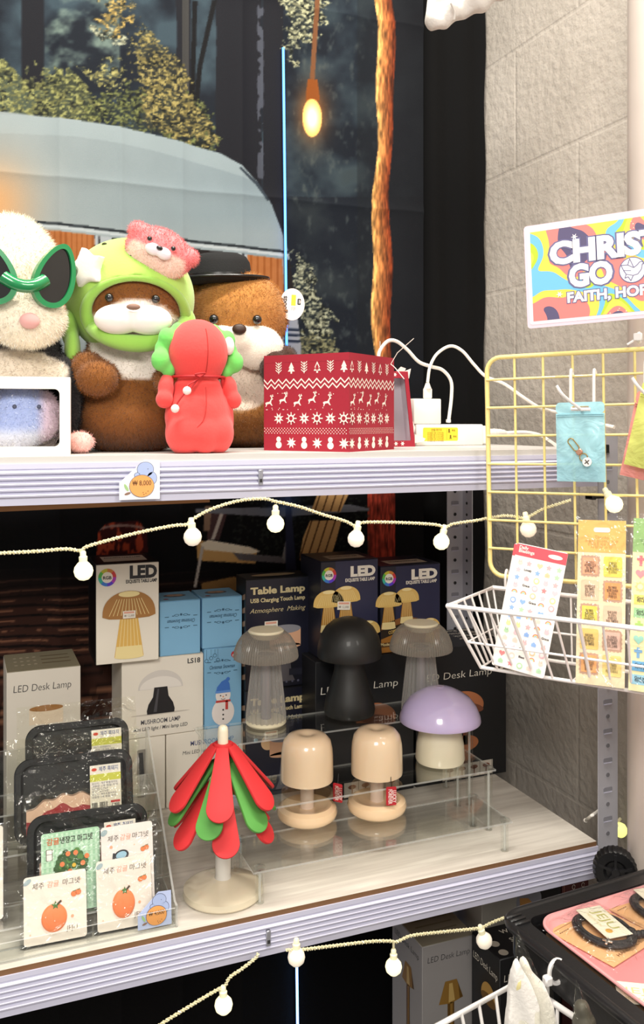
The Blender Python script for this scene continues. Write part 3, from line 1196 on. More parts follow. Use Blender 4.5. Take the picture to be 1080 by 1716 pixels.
# ---- otter with the black hat
def hat_otter():
    M = place(402, 1.52, face=-16)
    R = thing('otter_plush', 'large brown otter plush wearing a black felt hat, behind the red plush doll', 'plush toy', M)
    hz = 0.232
    br = hexa('#b27a3c')

    def col(p):
        c = np.tile(br, (len(p), 1))
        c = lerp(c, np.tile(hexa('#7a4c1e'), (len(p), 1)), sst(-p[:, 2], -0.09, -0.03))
        chest = sst(-((p[:, 0]) / 0.062) ** 2 - ((p[:, 2] - 0.118) / 0.055) ** 2, -1.1, -0.9) * (p[:, 1] < 0)
        return lerp(c, np.tile(hexa('#e6d6c6'), (len(p), 1)), chest)
    body = blob([g_ell((0, 0.01, 0.09), (0.088, 0.075, 0.095)), g_ell((0, 0.0, hz), (0.086, 0.080, 0.078)), g_ell((0, 0.0, 0.16), (0.066, 0.06, 0.04)),
                 g_ell((-0.084, 0, hz + 0.045), (0.016, 0.01, 0.018)), g_ell((0, 0.0, 0.05), (0.088, 0.078, 0.052))], 0.006, 5)
    body[0][:, 2] = np.maximum(body[0][:, 2], 0.001)
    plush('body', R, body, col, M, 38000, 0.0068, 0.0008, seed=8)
    mz = blob([g_ell((-0.03, -0.072, hz - 0.038), (0.042, 0.026, 0.038)), g_ell((0.030, -0.072, hz - 0.038), (0.044, 0.026, 0.038)), g_ell((0, -0.078, hz - 0.026), (0.03, 0.026, 0.026))], 0.004, 6)
    mz[0][:, 2] -= 0.024
    mz[0][:, 1] += 0.004
    m = plush('muzzle', R, mz, solid_col('#f0e4d6'), M, 9000, 0.0038, 0.0006, seed=9)
    MB(M).add(g_ell((-0.002, -0.100, hz - 0.034), (0.012, 0.006, 0.009), 14, 10), DARKBR).build('nose', m)
    for x in (-0.044, 0.028):
        MB(M).add(g_ell((x, -0.0835, hz - 0.016), 0.0080, 16, 12), BLK).build('eye', R)
    for x in (-0.06, 0.058):
        arm = blob([g_ell((x, -0.080, 0.135), (0.026, 0.024, 0.030)), g_ell((x * 1.3, -0.055, 0.150), (0.024, 0.03, 0.026))], 0.005, 4)
        plush('arm', R, arm, solid_col('#3c2418'), M, 4000, 0.005, 0.0007, seed=10)
    # hat
    F = M @ T(-0.034, 0.004, hz + 0.058) @ RY(math.radians(-2)) @ RX(math.radians(4))
    felt, band = mk('#0d0d0f', 0.9, bump=0.2, bscale=400), mk('#0c0c0e', 0.35)
    hat = MB(F).add(g_lathe([(0.0, 0.052), (0.034, 0.050), (0.047, 0.044), (0.053, 0.034), (0.056, 0.012), (0.058, 0.003), (0.070, -0.001), (0.080, 0.002), (0.085, 0.006), (0.086, 0.0045), (0.080, -0.001), (0.068, -0.005), (0.050, -0.004), (0.0, -0.004)], 56), felt).build('hat', R)
    MB(F).add(g_lathe([(0.0575, 0.002), (0.0585, 0.003), (0.0575, 0.014), (0.0562, 0.014)], 56), band).build('hat_band', hat)
    MB(F).add(g_tube([(0.0855 * math.cos(t), 0.0855 * math.sin(t), 0.0058) for t in [2 * PI * k / 60 for k in range(60)]], 0.0022, 8, closed=True), mk('#1b1b1e', 0.28)).build('brim_edge', hat)
    # paper tag on the cheek
    p = at_y(490, 510, 1.47)
    F = frame(p, (0.96, -0.18, -0.06), (0.06, 0.02, 1))
    tg = MB(F)
    tg.add(g_prism(ell(0, 0, 0.022, 0.028, 36), -0.0007, 0), mk('#f1e4de', 0.5))
    tg.flat(F if False else I4, rect(-0.002, -0.002, 0.006, 0.017), mk('#f4dc2e', 0.5))
    tg.flat(I4, rrect(0.009, 0.0, 0.015, 0.011, 0.0015, 3), mk('#1b1b1b', 0.5))
    tg.flat(I4, rect(0.0115, 0.002, 0.0125, 0.009), mk('#f1e4de', 0.5), 2)
    tg.flat(I4, rect(0.0135, 0.003, 0.0142, 0.008), mk('#f1e4de', 0.5), 2)
    tg.text(I4, 'goods', -0.010, -0.001, 0.012, mk('#1b1b1b', 0.5), 1, bold=0.03, rot=PI / 2)
    for k in range(4):
        tg.flat(I4, rect(-0.001 + 0.002 * k, -0.011 + (k % 2) * 0.002, -0.0002 + 0.002 * k, -0.004), mk('#8a8078', 0.5))
    t = tg.build('hang_tag', R)
    t['label'] = 'round white paper tag with a yellow sticker'
    MB().add(g_tube([p + Vector((-0.016, 0.004, 0.0)), p + Vector((-0.03, 0.03, 0.0))], 0.0006, 5), WHITEP).build('tag_string', t)


hat_otter()


# ---- panda with green glasses
def panda():
    M = place(16, 1.37, face=8)
    R = thing('panda_plush', 'black and white panda plush wearing green alien sunglasses', 'plush toy', M)
    hz = 0.247

    def col(p):
        c = np.tile(hexa('#f3e7d2'), (len(p), 1))
        c = lerp(c, np.tile(hexa('#17151a'), (len(p), 1)), sst(-p[:, 2], -(hz - 0.078), -(hz - 0.086)))
        belt = sst(-(p[:, 0] / 0.072) ** 2 - ((p[:, 2] - 0.118) / 0.030) ** 2, -1.1, -0.9) * (p[:, 1] < 0)
        c = lerp(c, np.tile(hexa('#d9cdbd'), (len(p), 1)), belt)
        for x in (-0.046, 0.054):
            e = sst(-((p[:, 0] - x) / 0.024) ** 2 - ((p[:, 2] - (hz - 0.030)) / 0.048) ** 2, -1.1, -0.9) * (p[:, 1] < -0.02)
            c = lerp(c, np.tile(hexa('#141214'), (len(p), 1)), e)
        return c
    body = blob([g_ell((0, 0.02, 0.085), (0.088, 0.080, 0.09)), g_ell((0, 0.0, hz), (0.074, 0.080, 0.097)), g_ell((0.0, 0.02, 0.15), (0.078, 0.062, 0.05)),
                 g_ell((0.070, -0.02, 0.075), (0.026, 0.045, 0.07)), g_ell((-0.070, -0.02, 0.075), (0.026, 0.045, 0.07))], 0.006, 5)
    body[0][:, 2] = np.maximum(body[0][:, 2], 0.001)
    plush('body', R, body, col, M, 45000, 0.0080, 0.0008, seed=12)
    sn = blob([g_ell((0.008, -0.070, hz - 0.058), (0.057, 0.036, 0.043))], 0.005, 4)
    s = plush('muzzle', R, sn, solid_col('#f6ebd8'), M, 11000, 0.0060, 0.0007, seed=13)
    MB(M).add(g_ell((0.006, -0.106, hz - 0.066), (0.0135, 0.008, 0.011), 18, 12), mk('#e0a5a0', 0.7, sheen=0.3)).build('nose', s)
    ft = blob([g_ell((0.082, -0.075, 0.016), (0.020, 0.020, 0.0155))], 0.004, 3)
    f = plush('foot', R, ft, solid_col('#e8b3ab'), M, 700, 0.005, 0.001, seed=14)
    # glasses
    GR, LN = mk('#0f8048', 0.22, coat=0.6, var=0.03), mk('#141416', 0.08, coat=0.5, var=0.0)
    gl = MB(M)
    F = M @ T(-0.002, -0.108, hz - 0.002) @ S(0.9, 0.9, 0.80)
    lensM = []
    fr = None
    out = MB(F)
    def teardrop(a, b, k=44):
        q = []
        for n_ in range(k):
            t = 2 * PI * n_ / k
            q.append((a * math.cos(t) * (1 - 0.26 * math.sin(t)), b * math.sin(t)))
        return q
    for s_ in (-1, 1):
        L = T(s_ * 0.047, 0.004, 0.0) @ RZ(s_ * 0.30) @ RX(PI / 2) @ RZ(-s_ * math.radians(17))
        o, i = teardrop(0.033, 0.058), teardrop(0.0255, 0.0490)
        out.add(g_ring_plate(o, i, -0.0045, 0.0045), GR, L)
        lensM.append((L, i))
    out.add(g_tube(smooth_path([(-0.030, -0.001, -0.010), (-0.014, -0.007, -0.021), (0, -0.008, -0.024), (0.014, -0.007, -0.021), (0.030, -0.001, -0.010)], 5), 0.0115, 12), GR)
    out.add(g_tube(smooth_path([(0.074, 0.010, 0.022), (0.088, 0.04, 0.018), (0.092, 0.10, 0.0)], 5), 0.0035, 8), GR)
    out.add(g_tube(smooth_path([(-0.074, 0.010, 0.022), (-0.088, 0.04, 0.018), (-0.092, 0.10, 0.0)], 5), 0.0035, 8), GR)
    g = out.build('sunglasses', R)
    for L, i in lensM:
        MB(F).add(g_prism(i, -0.0012, 0.0012), LN, L).build('lens', g)


panda()


# ---- red plush doll seen from behind
def red_doll():
    M = place(331, 1.272, face=4) @ S(.96, .96, .96)
    R = thing('plush_doll', 'red plush doll with green leaf ears, its back to the front, at the shelf edge', 'plush toy', M)
    RED, GRN = mk('#ea4440', 0.85, sheen=0.2, bump=0.12, bscale=240, var=0.06), mk('#6ccc5c', 0.85, sheen=0.2, bump=0.15, bscale=200, var=0.08)
    W = mk('#f4ece6', 0.9, sheen=0.3)
    body = blob([g_ell((0, 0, 0.055), (0.050, 0.040, 0.052)), g_ell((0, 0, 0.095), (0.038, 0.033, 0.03)), g_ell((-0.023, -0.010, 0.030), (0.029, 0.034, 0.034)),
                 g_ell((0.024, -0.010, 0.030), (0.029, 0.034, 0.034)), g_ell((0.002, -0.030, 0.028), (0.022, 0.016, 0.030)), g_ell((0.044, 0.004, 0.05), (0.014, 0.022, 0.048))], 0.004, 5)
    body[0][:, 2] = np.maximum(body[0][:, 2], 0.001)
    b = MB(M).add((body[0].tolist(), body[1]), RED).build('body', R)
    hd = blob([g_ell((0.0, 0, 0.152), (0.047, 0.044, 0.050)), g_ell((0.0, 0, 0.130), (0.040, 0.036, 0.03))], 0.004, 4)
    h = MB(M).add((hd[0].tolist(), hd[1]), RED).build('head', R)
    seam = [(0.002, -0.0435 * math.sqrt(max(0, 1 - ((z - 0.152) / 0.05) ** 2)) - 0.0002, z) for z in [0.118 + 0.0035 * k for k in range(20)]]
    MB(M).add(g_tube(seam, 0.0007, 5), mk('#b5302c', 0.9)).build('seam', h)
    MB(M).add(g_tube(smooth_path([(0.0, -0.0395, 0.098), (0.0, -0.0415, 0.07), (-0.004, -0.0415, 0.05), (-0.016, -0.041, 0.036)], 5), 0.0006, 5), mk('#b5302c', 0.9)).build('seam', b)
    for s in (-1, 1):
        ar = blob([g_ell((s * 0.050, -0.004, 0.096), (0.012, 0.014, 0.020)), g_ell((s * 0.054, -0.010, 0.080), (0.013, 0.014, 0.014)), g_ell((s * 0.047, 0.0, 0.108), (0.010, 0.012, 0.012))], 0.003, 4)
        MB(M).add((ar[0].tolist(), ar[1]), RED).build('arm', R)
        zz = [0.182, 0.172, 0.155, 0.138, 0.124]
        xs = [0.030, 0.050, 0.056, 0.062, 0.048]
        rad = [0.014, 0.015, 0.014, 0.016, 0.012]
        ys = [0.006, 0.0, 0.004, -0.004, -0.002]
        lf = blob([g_ell((s * x * 0.94, y, z), (r * 0.9, r * 0.8, r * 1.05)) for x, y, z, r in zip(xs, ys, zz, rad)], 0.0035, 3)
        MB(M).add((lf[0].tolist(), lf[1]), GRN).build('leaf_ear', R)
    MB(M).add(g_ell((0.046, -0.012, 0.162), (0.008, 0.012, 0.014), 16, 10), W).build('white_trim', h)
    CORD = mk('#b3161e', 0.6)
    ring = [(0.041 * math.cos(t), 0.037 * math.sin(t), 0.114) for t in [2 * PI * k / 40 for k in range(40)]]
    cd = MB(M)
    cd.add(g_tube(ring, 0.0021, 6, closed=True), CORD)
    cd.add(g_tube(smooth_path([(-0.010, -0.040, 0.112), (-0.018, -0.043, 0.106), (-0.028, -0.042, 0.100), (-0.031, -0.046, 0.093)], 5), 0.0012, 6), CORD)
    cd.add(g_tube(smooth_path([(-0.010, -0.040, 0.112), (-0.022, -0.042, 0.098), (-0.036, -0.040, 0.084), (-0.046, -0.036, 0.068)], 5), 0.0012, 6), CORD)
    cd.add(g_tube(smooth_path([(-0.010, -0.040, 0.112), (-0.002, -0.044, 0.118), (-0.018, -0.045, 0.116), (-0.010, -0.041, 0.112)], 5), 0.0012, 6), CORD)
    c = cd.build('neck_cord', R)
    for q in ((-0.031, -0.047, 0.092), (-0.046, -0.038, 0.066)):
        MB(M).add(g_ell(q, 0.0062, 14, 10), W).build('pompom', c)


red_doll()


# ---- white window box with the pale blue plush
def window_box():
    w, d, h = 0.122, 0.10, 0.104
    c0 = at_y(118, 760, 1.245)
    M = T(c0.x, 1.245, ZT) @ RZ(math.radians(-7)) @ T(-w, 0, 0)
    R = thing('gift_box', 'white card gift box with a rounded window, at the left end of the top shelf', 'box', M)
    card = mk('#f2e9dd', 0.6)
    t = 0.0012
    F = frame((0, 0, 0), (1, 0, 0), (0, 0, 1))
    o = rrect(0, 0, w, h, 0.0006, 6)
    i = rrect(0.013, 0.012, w - 0.014, h - 0.015, 0.007, 6)
    MB(M).add(g_ring_plate(o, i, -t, 0), card, F).build('front_panel', R)
    mb = MB(M)
    mb.add(g_box(0, t, t, d, 0, h), card).add(g_box(w - t, w, t, d, 0, h), card)
    mb.add(g_box(t, w - t, d - t, d, 0, h), card).add(g_box(t, w - t, t, d - t, 0, t), card)
    mb.build('carcass', R)
    MB(M).add(g_box(0, w, t, d, h, h + t), card).build('lid', R)
    P = M @ T(0.054, 0.050, 0.0015) @ S(1.12, .98, 1.14)
    Q = thing('small_plush', 'pale blue and lilac plush inside the white window box', 'plush toy', P)
    def pc(p):
        c = np.tile(hexa('#a9b9e6'), (len(p), 1))
        c = lerp(c, np.tile(hexa('#d8dcea'), (len(p), 1)), sst(-p[:, 2], -0.036, -0.02))
        return lerp(c, np.tile(hexa('#e6cfdf'), (len(p), 1)), sst(p[:, 0], 0.018, 0.034))
    bd = blob([g_ell((0, 0, 0.044), (0.045, 0.036, 0.038)), g_ell((-0.012, -0.012, 0.024), (0.038, 0.026, 0.023)), g_ell((0.03, -0.004, 0.046), (0.018, 0.022, 0.03))], 0.004, 4)
    bd[0][:, 2] = np.maximum(bd[0][:, 2], 0.0)
    plush('body', Q, bd, pc, P, 12000, 0.004, 0.0007, seed=21)
    for x in (-0.004, 0.024):
        MB(P).add(g_ell((x, -0.034, 0.056), 0.0026, 10, 8), mk('#4a5068', 0.4)).build('eye', Q)
    bag = blob([g_ell((0, 0, 0.044), (0.050, 0.043, 0.043)), g_ell((0.02, -0.02, 0.03), (0.03, 0.024, 0.029)), g_ell((-0.02, -0.018, 0.03), (0.03, 0.026, 0.029)), g_ell((0.0, -0.006, 0.075), (0.03, 0.03, 0.016))], 0.004, 2)
    bag[0][:, 2] = np.clip(bag[0][:, 2], 0.0002, 0.088)
    rg = np.random.default_rng(2)
    bag = (bag[0] + rg.normal(0, 0.0009, bag[0].shape), bag[1])
    bag[0][:, 2] = np.maximum(bag[0][:, 2], 0.0002)
    MB(P).add((bag[0].tolist(), bag[1]), clear('#ffffff', 0.035, 0.9, 0.08, 1.0, 60)).build('plastic_wrap', Q)


window_box()

# ---- red boxes with the knitted winter pattern
REDB = mk('#a01a30', 0.7, var=0.08, vscale=260, name='red_printed_card')
CREAM = mk('#f3e6dc', 0.7, var=0.0)
REDD = mk('#8f1a2d', 0.7)


def knit_face(mb, F, w, h, sx=1.0, phase=0.0):
    """rows of trees, zigzags, reindeer, snowflakes, dots and snowmen"""
    n = 7
    st = w / (n - 0.45)
    x = lambda k: st * (k + phase)
    z = h * 0.862
    for k in range(n):
        cx = x(k) + st * 0.2
        if cx < 0.006 or cx > w - 0.005:
            continue
        s = 0.0088
        kind = k % 4
        if kind in (0, 2):
            def tree(s_):
                return [(cx - s_ * .16, z - s_), (cx + s_ * .16, z - s_), (cx + s_ * .16, z - s_ * .62), (cx + s_ * .72, z - s_ * .62), (cx + s_ * .3, z - s_ * .05), (cx + s_ * .55, z - s_ * .05), (cx, z + s_), (cx - s_ * .55, z - s_ * .05), (cx - s_ * .3, z - s_ * .05), (cx - s_ * .72, z - s_ * .62), (cx - s_ * .16, z - s_ * .62)]
            mb.flat(F, tree(s), CREAM)
            if kind == 0:
                mb.flat(F, [(cx + (a - cx) * .62, z + (b - z) * .62) for a, b in tree(s)], REDB, 2)
        else:
            mb.flat(F, line((cx, z - s), (cx, z + s), 0.0012), CREAM)
            for j in range(4):
                zz = z - s * .8 + j * s * .45
                for q in (-1, 1):
                    mb.flat(F, line((cx, zz), (cx + q * s * .62, zz + s * .5), 0.0012), CREAM, 2)
    for r, z0 in enumerate((0.722, 0.672)):
        m = 22
        for k in range(m):
            a, b = w * k / m, w * (k + 1) / m
            za, zb = (h * z0 + 0.0035 * (-1) ** k, h * z0 + 0.0035 * (-1) ** (k + 1))
            mb.flat(F, [(a, za - 0.0013), (b, zb - 0.0013), (b, zb + 0.0013), (a, za + 0.0013)], CREAM)
    deer = [(-.5, -.55), (-.36, -.5), (-.2, -.2), (.2, -.15), (.42, -.4), (.6, -.38), (.5, -.3), (.36, .0), (.42, .3), (.66, .42), (.62, .52), (.46, .56), (.3, .38), (.12, .1), (-.3, .05), (-.52, -.05), (-.46, -.2), (-.4, -.35)]
    for k in range(6):
        cx, z = w * (k + 0.35 + phase * .3) / 5.8, h * (0.505 + 0.028 * (k % 2))
        if cx > w - 0.012 or cx < 0.008:
            continue
        s = 0.0125
        mb.flat(F, [(cx + a * s, z + b * s) for a, b in deer], CREAM)
        for q in ((.44, .5, .34, .95), (.44, .5, .62, 1.0), (.38, .75, .2, .85), (.55, .78, .74, .8)):
            mb.flat(F, line((cx + q[0] * s, z + q[1] * s), (cx + q[2] * s, z + q[3] * s), 0.0013), CREAM, 2)
    rn = random.Random(4)
    for k in range(26):
        mb.flat(F, ell(rn.uniform(0.004, w - 0.004), h * rn.choice((0.60, 0.585, 0.43, 0.445)), 0.0008, n=6), CREAM, 3)
    for k in range(n):
        cx, z = x(k) + st * 0.2, h * 0.338
        if 0.006 < cx < w - 0.005:
            s = 0.0096
            if k % 2:
                mb.flat(F, star(cx, z, s, s * .45, 8, PI / 8), CREAM)
                mb.flat(F, star(cx, z, s * .3, s * .12, 4), REDB, 2)
            else:
                for q in range(4):
                    t = PI / 4 * q
                    mb.flat(F, line((cx - s * math.cos(t), z - s * math.sin(t)), (cx + s * math.cos(t), z + s * math.sin(t)), 0.0017), CREAM, 1 + q)
                mb.flat(F, ell(cx, z, s * .62, n=8), CREAM, 5)
                mb.flat(F, ell(cx, z, s * .36, n=8), REDB, 6)
    for r in range(4):
        for k in range(28):
            cx = w * (k + 0.5 * (r % 2) + 0.3) / 28.6
            mb.flat(F, rect(cx - 0.0007, h * (0.235 - 0.017 * r) - 0.0007, cx + 0.0007, h * (0.235 - 0.017 * r) + 0.0007), CREAM)
    for k in range(n):
        cx, z = x(k) + st * 0.2, h * 0.085
        if not 0.006 < cx < w - 0.005:
            continue
        if k % 2 == 0:
            mb.flat(F, star(cx, z, 0.0092, 0.0042, 8, PI / 8), CREAM)
        else:
            mb.flat(F, ell(cx, z - 0.0035, 0.0055, n=16), CREAM)
            mb.flat(F, ell(cx, z + 0.0052, 0.0042, n=16), CREAM, 2)


def winter_box():
    a = at_d(585, 757, 1.325)
    s, h = 0.152, 0.148
    rz = math.atan2(-.795, .607)
    # front-left face runs from the far left corner to the near corner a
    ex = Vector((math.cos(rz), math.sin(rz), 0))
    o = Vector((a.x, a.y, ZT)) - ex * s
    M = T(o) @ RZ(rz)
    R = thing('winter_gift_box', 'big red gift box with white reindeer, tree and snowflake pattern, corner towards the front', 'gift box', M)
    mb = MB(M).add(g_box(0, s, 0, s, 0.0, h - 0.012), REDB)
    knit_face(mb, frame((0, 0, 0), (1, 0, 0), (0, 0, 1)), s, h)
    knit_face(mb, frame((s, 0, 0), (0, 1, 0), (0, 0, 1)), s, h, phase=0.2)
    mb.build('box_body', R)
    MB(M).add(g_box(0, s, 0, s, h - 0.0118, h), REDB).build('lid', R)
    rib = MB(M)
    p = Vector((s, s * 0.92, h * 0.93))
    rib.add(g_tube([p, p + Vector((0.012, 0.0, 0.018)), p + Vector((0.040, 0.002, 0.040))], 0.0006, 5), CREAM)
    rib.add(g_tube(smooth_path([p, p + Vector((0.012, -0.01, -0.006)), p + Vector((0.04, -0.034, -0.026))], 4), 0.0007, 5), CREAM)
    rib.add(g_tube([p + Vector((-0.004, -0.03, 0.01)), p + Vector((-0.004, -0.03, 0.035))], 0.0005, 5), CREAM)
    rib.build('ribbon_thread', R)


winter_box()


def open_box():
    y = 1.43
    x0, x1, x2, x3 = xat(637, y), xat(684, y), xat(693, y), xat(699, y)
    zt = zat(660, 622, y)
    M = T(x0, y, ZT)
    R = thing('tapered_gift_box', 'tapered red gift box lying open with a pale grey inside, behind the reindeer box', 'gift box', M)
    h = zt - ZT
    w, wt, d = x2 - x0 + 0.004, x1 - x0, 0.035
    GREY = mk('#c9c3cc', 0.6)
    mb = MB(M)
    e = 0.004
    fr = [(0, 0), (w, 0), (wt, h), (0, h)]
    ins = [(0.003, 0.011), (w - 0.008, 0.011), (wt - 0.006, h - 0.012), (0.003, h - 0.012)]
    F = frame((0, 0, 0), (1, 0, 0), (0, 0, 1))
    mb.add(g_ring_plate(fr, ins, -0.002, 0), REDB, F)
    mb.add(g_prism(fr, -d, -d + 0.002), GREY, F)
    for k in range(4):
        j = (k + 1) % 4
        q = [fr[k], fr[j]]
        vs = [(q[0][0], 0.002, q[0][1]), (q[1][0], 0.002, q[1][1]), (q[1][0], d, q[1][1]), (q[0][0], d, q[0][1])]
        mb.add((vs, [(0, 1, 2, 3)]), REDD if k == 0 else REDB)
        cx, cz = w * 0.45, h * .5
        vi = [(p[0] + (cx - p[0]) * 0.02, p[1], p[2] + (cz - p[2]) * 0.02) for p in vs]
        mb.add((vi, [(3, 2, 1, 0)]), REDD if k == 0 else GREY)
    for cx in (0.018, 0.032, 0.045):
        mb.flat(F, star(cx, 0.0055, 0.0045, 0.002, 6), CREAM)
    mb.flat(F, star(0.016, h - 0.006, 0.0052, 0.0022, 6), CREAM)
    mb.flat(F, star(0.030, h - 0.006, 0.0040, 0.0018, 6), CREAM)
    mb.build('box_body', R)
    for q in ([(wt - .004, h), (wt + .012, h + .006), (wt + .008, h - .012), (wt - .002, h - .010)], [(wt - .018, h), (wt - .008, h + .009), (wt + .002, h + .006), (wt - .002, h)]):
        MB(M).add(g_prism(q, -0.012, -0.011), CREAM, F).build('ribbon_tail', R)
    for q in ([(w - .006, .030), (w + .0, .046), (w + .005, .034), (w + .001, .02)], [(w + .004, .022), (w + .026, .014), (w + .022, .0085), (w + .004, .006)]):
        MB(M).add(g_prism(q, -0.010, -0.009), CREAM, F).build('ribbon_tail', R)


open_box()

# ---- mains strip, charger and cables
WPL = mk('#f4efe6', 0.35, var=0.02, coat=0.2)


def power_strip():
    y = 1.46
    x0, x1 = xat(698, y), xat(838, y)
    z1 = zat(750, 711, y)
    M = T(x0, y, ZT)
    w, h, d = x1 - x0, z1 - ZT, 0.045
    R = thing('power_strip', 'white mains power strip with a yellow warning label', 'power strip', M)
    mb = MB(M).add(g_rbox(0, w * 0.80, 0, d, 0, h, 0.003), WPL)
    mb.add(g_rbox(w * 0.80, w * 0.875, 0.003, d - 0.003, 0.002, h - 0.003, 0.004), WPL)
    mb.build('housing', R)
    F = frame((0, 0, 0), (1, 0, 0), (0, 0, 1))
    yl, ink = mk('#f6d53c', 0.5, var=0.0), mk('#6e5a14', 0.6, var=0)
    lb = MB(M)
    lb.add(g_prism(rrect(0.014, 0.009, 0.088, h - 0.006, 0.003, 4), 0, 0.0003), yl, F)
    lb.text(F, '안전을 위한 주의', 0.042, h - 0.0125, 0.0055, mk('#3d2f0a', 0.6), 3, fit=0.022)
    rn = random.Random(3)
    for k in range(5):
        lb.text(F, '전기용품 사용 시 주의사항을 지켜 주세요'[:14 + k % 3], 0.040, h - 0.0172 - 0.0037 * k, 0.0034, ink, 3, fit=0.034)
    lb.flat(F, line((0.064, 0.010), (0.064, h - 0.008), 0.0004), ink, 2)
    for cx, cz in ((0.069, h - 0.013), (0.072, h - 0.0245)):
        lb.flat(F, ell(cx, cz + 0.003, 0.0017, n=12), ink, 2)
        lb.flat(F, [(cx - .0022, cz - .003), (cx - .0008, cz - .003), (cx, cz - .001), (cx + .0008, cz - .003), (cx + .0022, cz - .003), (cx + .0012, cz + .002), (cx - .0012, cz + .002)], ink, 2)
        lb.text(F, '주의', cx + 0.009, cz, 0.004, ink, 3, bold=0.02)
    lb.build('warning_label', R)
    p = at_y(838, 727, y + 0.02)
    plug = MB().add(g_tube([at_y(815, 725, y + 0.02), at_y(838, 725, y + 0.02), at_y(850, 726, y + 0.02)], [0.008, 0.0075, 0.0045], 12), WPL)
    for k in range(5):
        q = at_y(828 + 4 * k, 725, y + 0.02)
        plug.add(g_tube([q, q + Vector((0.0012, 0, 0))], 0.0085 - 0.0006 * k, 12), WPL)
    plug.build('strain_relief', R)
    c = smooth_path([at_y(848, 726, y + 0.02), at_y(880, 725, y + 0.0), at_y(905, 730, y - 0.04), at_y(925, 742, y - 0.08), at_d(955, 763, 1.42), at_d(990, 772, 1.46)], 8)
    MB().add(g_tube(c, 0.0042, 8), WPL).build('mains_cord', R)
    # wall-charger cube plugged in the top
    xa, xb = xat(695, y), xat(741, y)
    za, zb = z1 + 0.0005, zat(715, 668, y)
    A = thing('usb_charger', 'white cube charger standing plugged into the power strip', 'charger', T((xa + xb) / 2, y + 0.02, za))
    MB().add(g_rbox(xa, xb, y + 0.002, y + 0.042, za, zb, 0.002), WPL).build('body', A)
    MB().add(g_rbox((xa + xb) / 2 - 0.011, (xa + xb) / 2 + 0.009, y + 0.012, y + 0.032, z1 - 0.002, za + 0.001, 0.0004, 1), mk('#f0b48a', 0.6)).build('plug_face', A)
    # cable one: up from the charger, over to the right wall side
    px = at_y(717, 662, y + 0.02)
    K = thing('usb_cable', 'white charging cable arching from the cube charger to the right behind the yellow grid', 'cable', T(px))
    MB().add(g_rbox(px.x - 0.0085, px.x + 0.0085, y + 0.016, y + 0.024, zb + 0.0005, zb + 0.020, 0.0025), WPL).add(
        g_tube([(px.x, y + 0.02, zb + 0.019), (px.x, y + 0.02, zb + 0.030)], [0.0075, 0.0035], 10), WPL).build('plug', K)
    c = smooth_path([at_y(717, 641, y + 0.02), at_y(721, 615, y + 0.02), at_y(733, 593, y + 0.02), at_y(755, 580, y + 0.02), at_y(775, 588, y + 0.01), at_y(795, 611, y), at_y(815, 631, y - 0.01), at_y(845, 643, y - 0.03), at_y(875, 664, y - 0.06), at_y(905, 683, y - 0.08), at_y(935, 691, y - 0.1), at_d(985, 706, 1.45), at_d(1030, 716, 1.40)], 8)
    MB().add(g_tube(c, 0.0030, 8), WPL).build('cord', K)
    # cable two: from behind the red box over a hump into the strip
    yy = y + 0.03
    c = smooth_path([at_y(634, 606, yy), at_y(637, 588, yy), at_y(650, 572, yy), at_y(665, 572, yy), at_y(683, 586, yy), at_y(702, 606, yy), at_y(722, 614, yy), at_y(742, 620, yy), at_y(756, 638, yy), at_y(757, 665, yy), at_y(752, 708, yy - 0.005)], 8)
    K2 = thing('usb_cable', 'white cable arching from behind the reindeer box down into the power strip', 'cable', T(c[-1]))
    MB().add(g_tube(c, 0.0034, 8), WPL).build('cord', K2)
    e = c[-1]
    MB().add(g_tube([e, e + Vector((0, 0, 0.006))], 0.0048, 10), WPL).build('plug', K2)


power_strip()


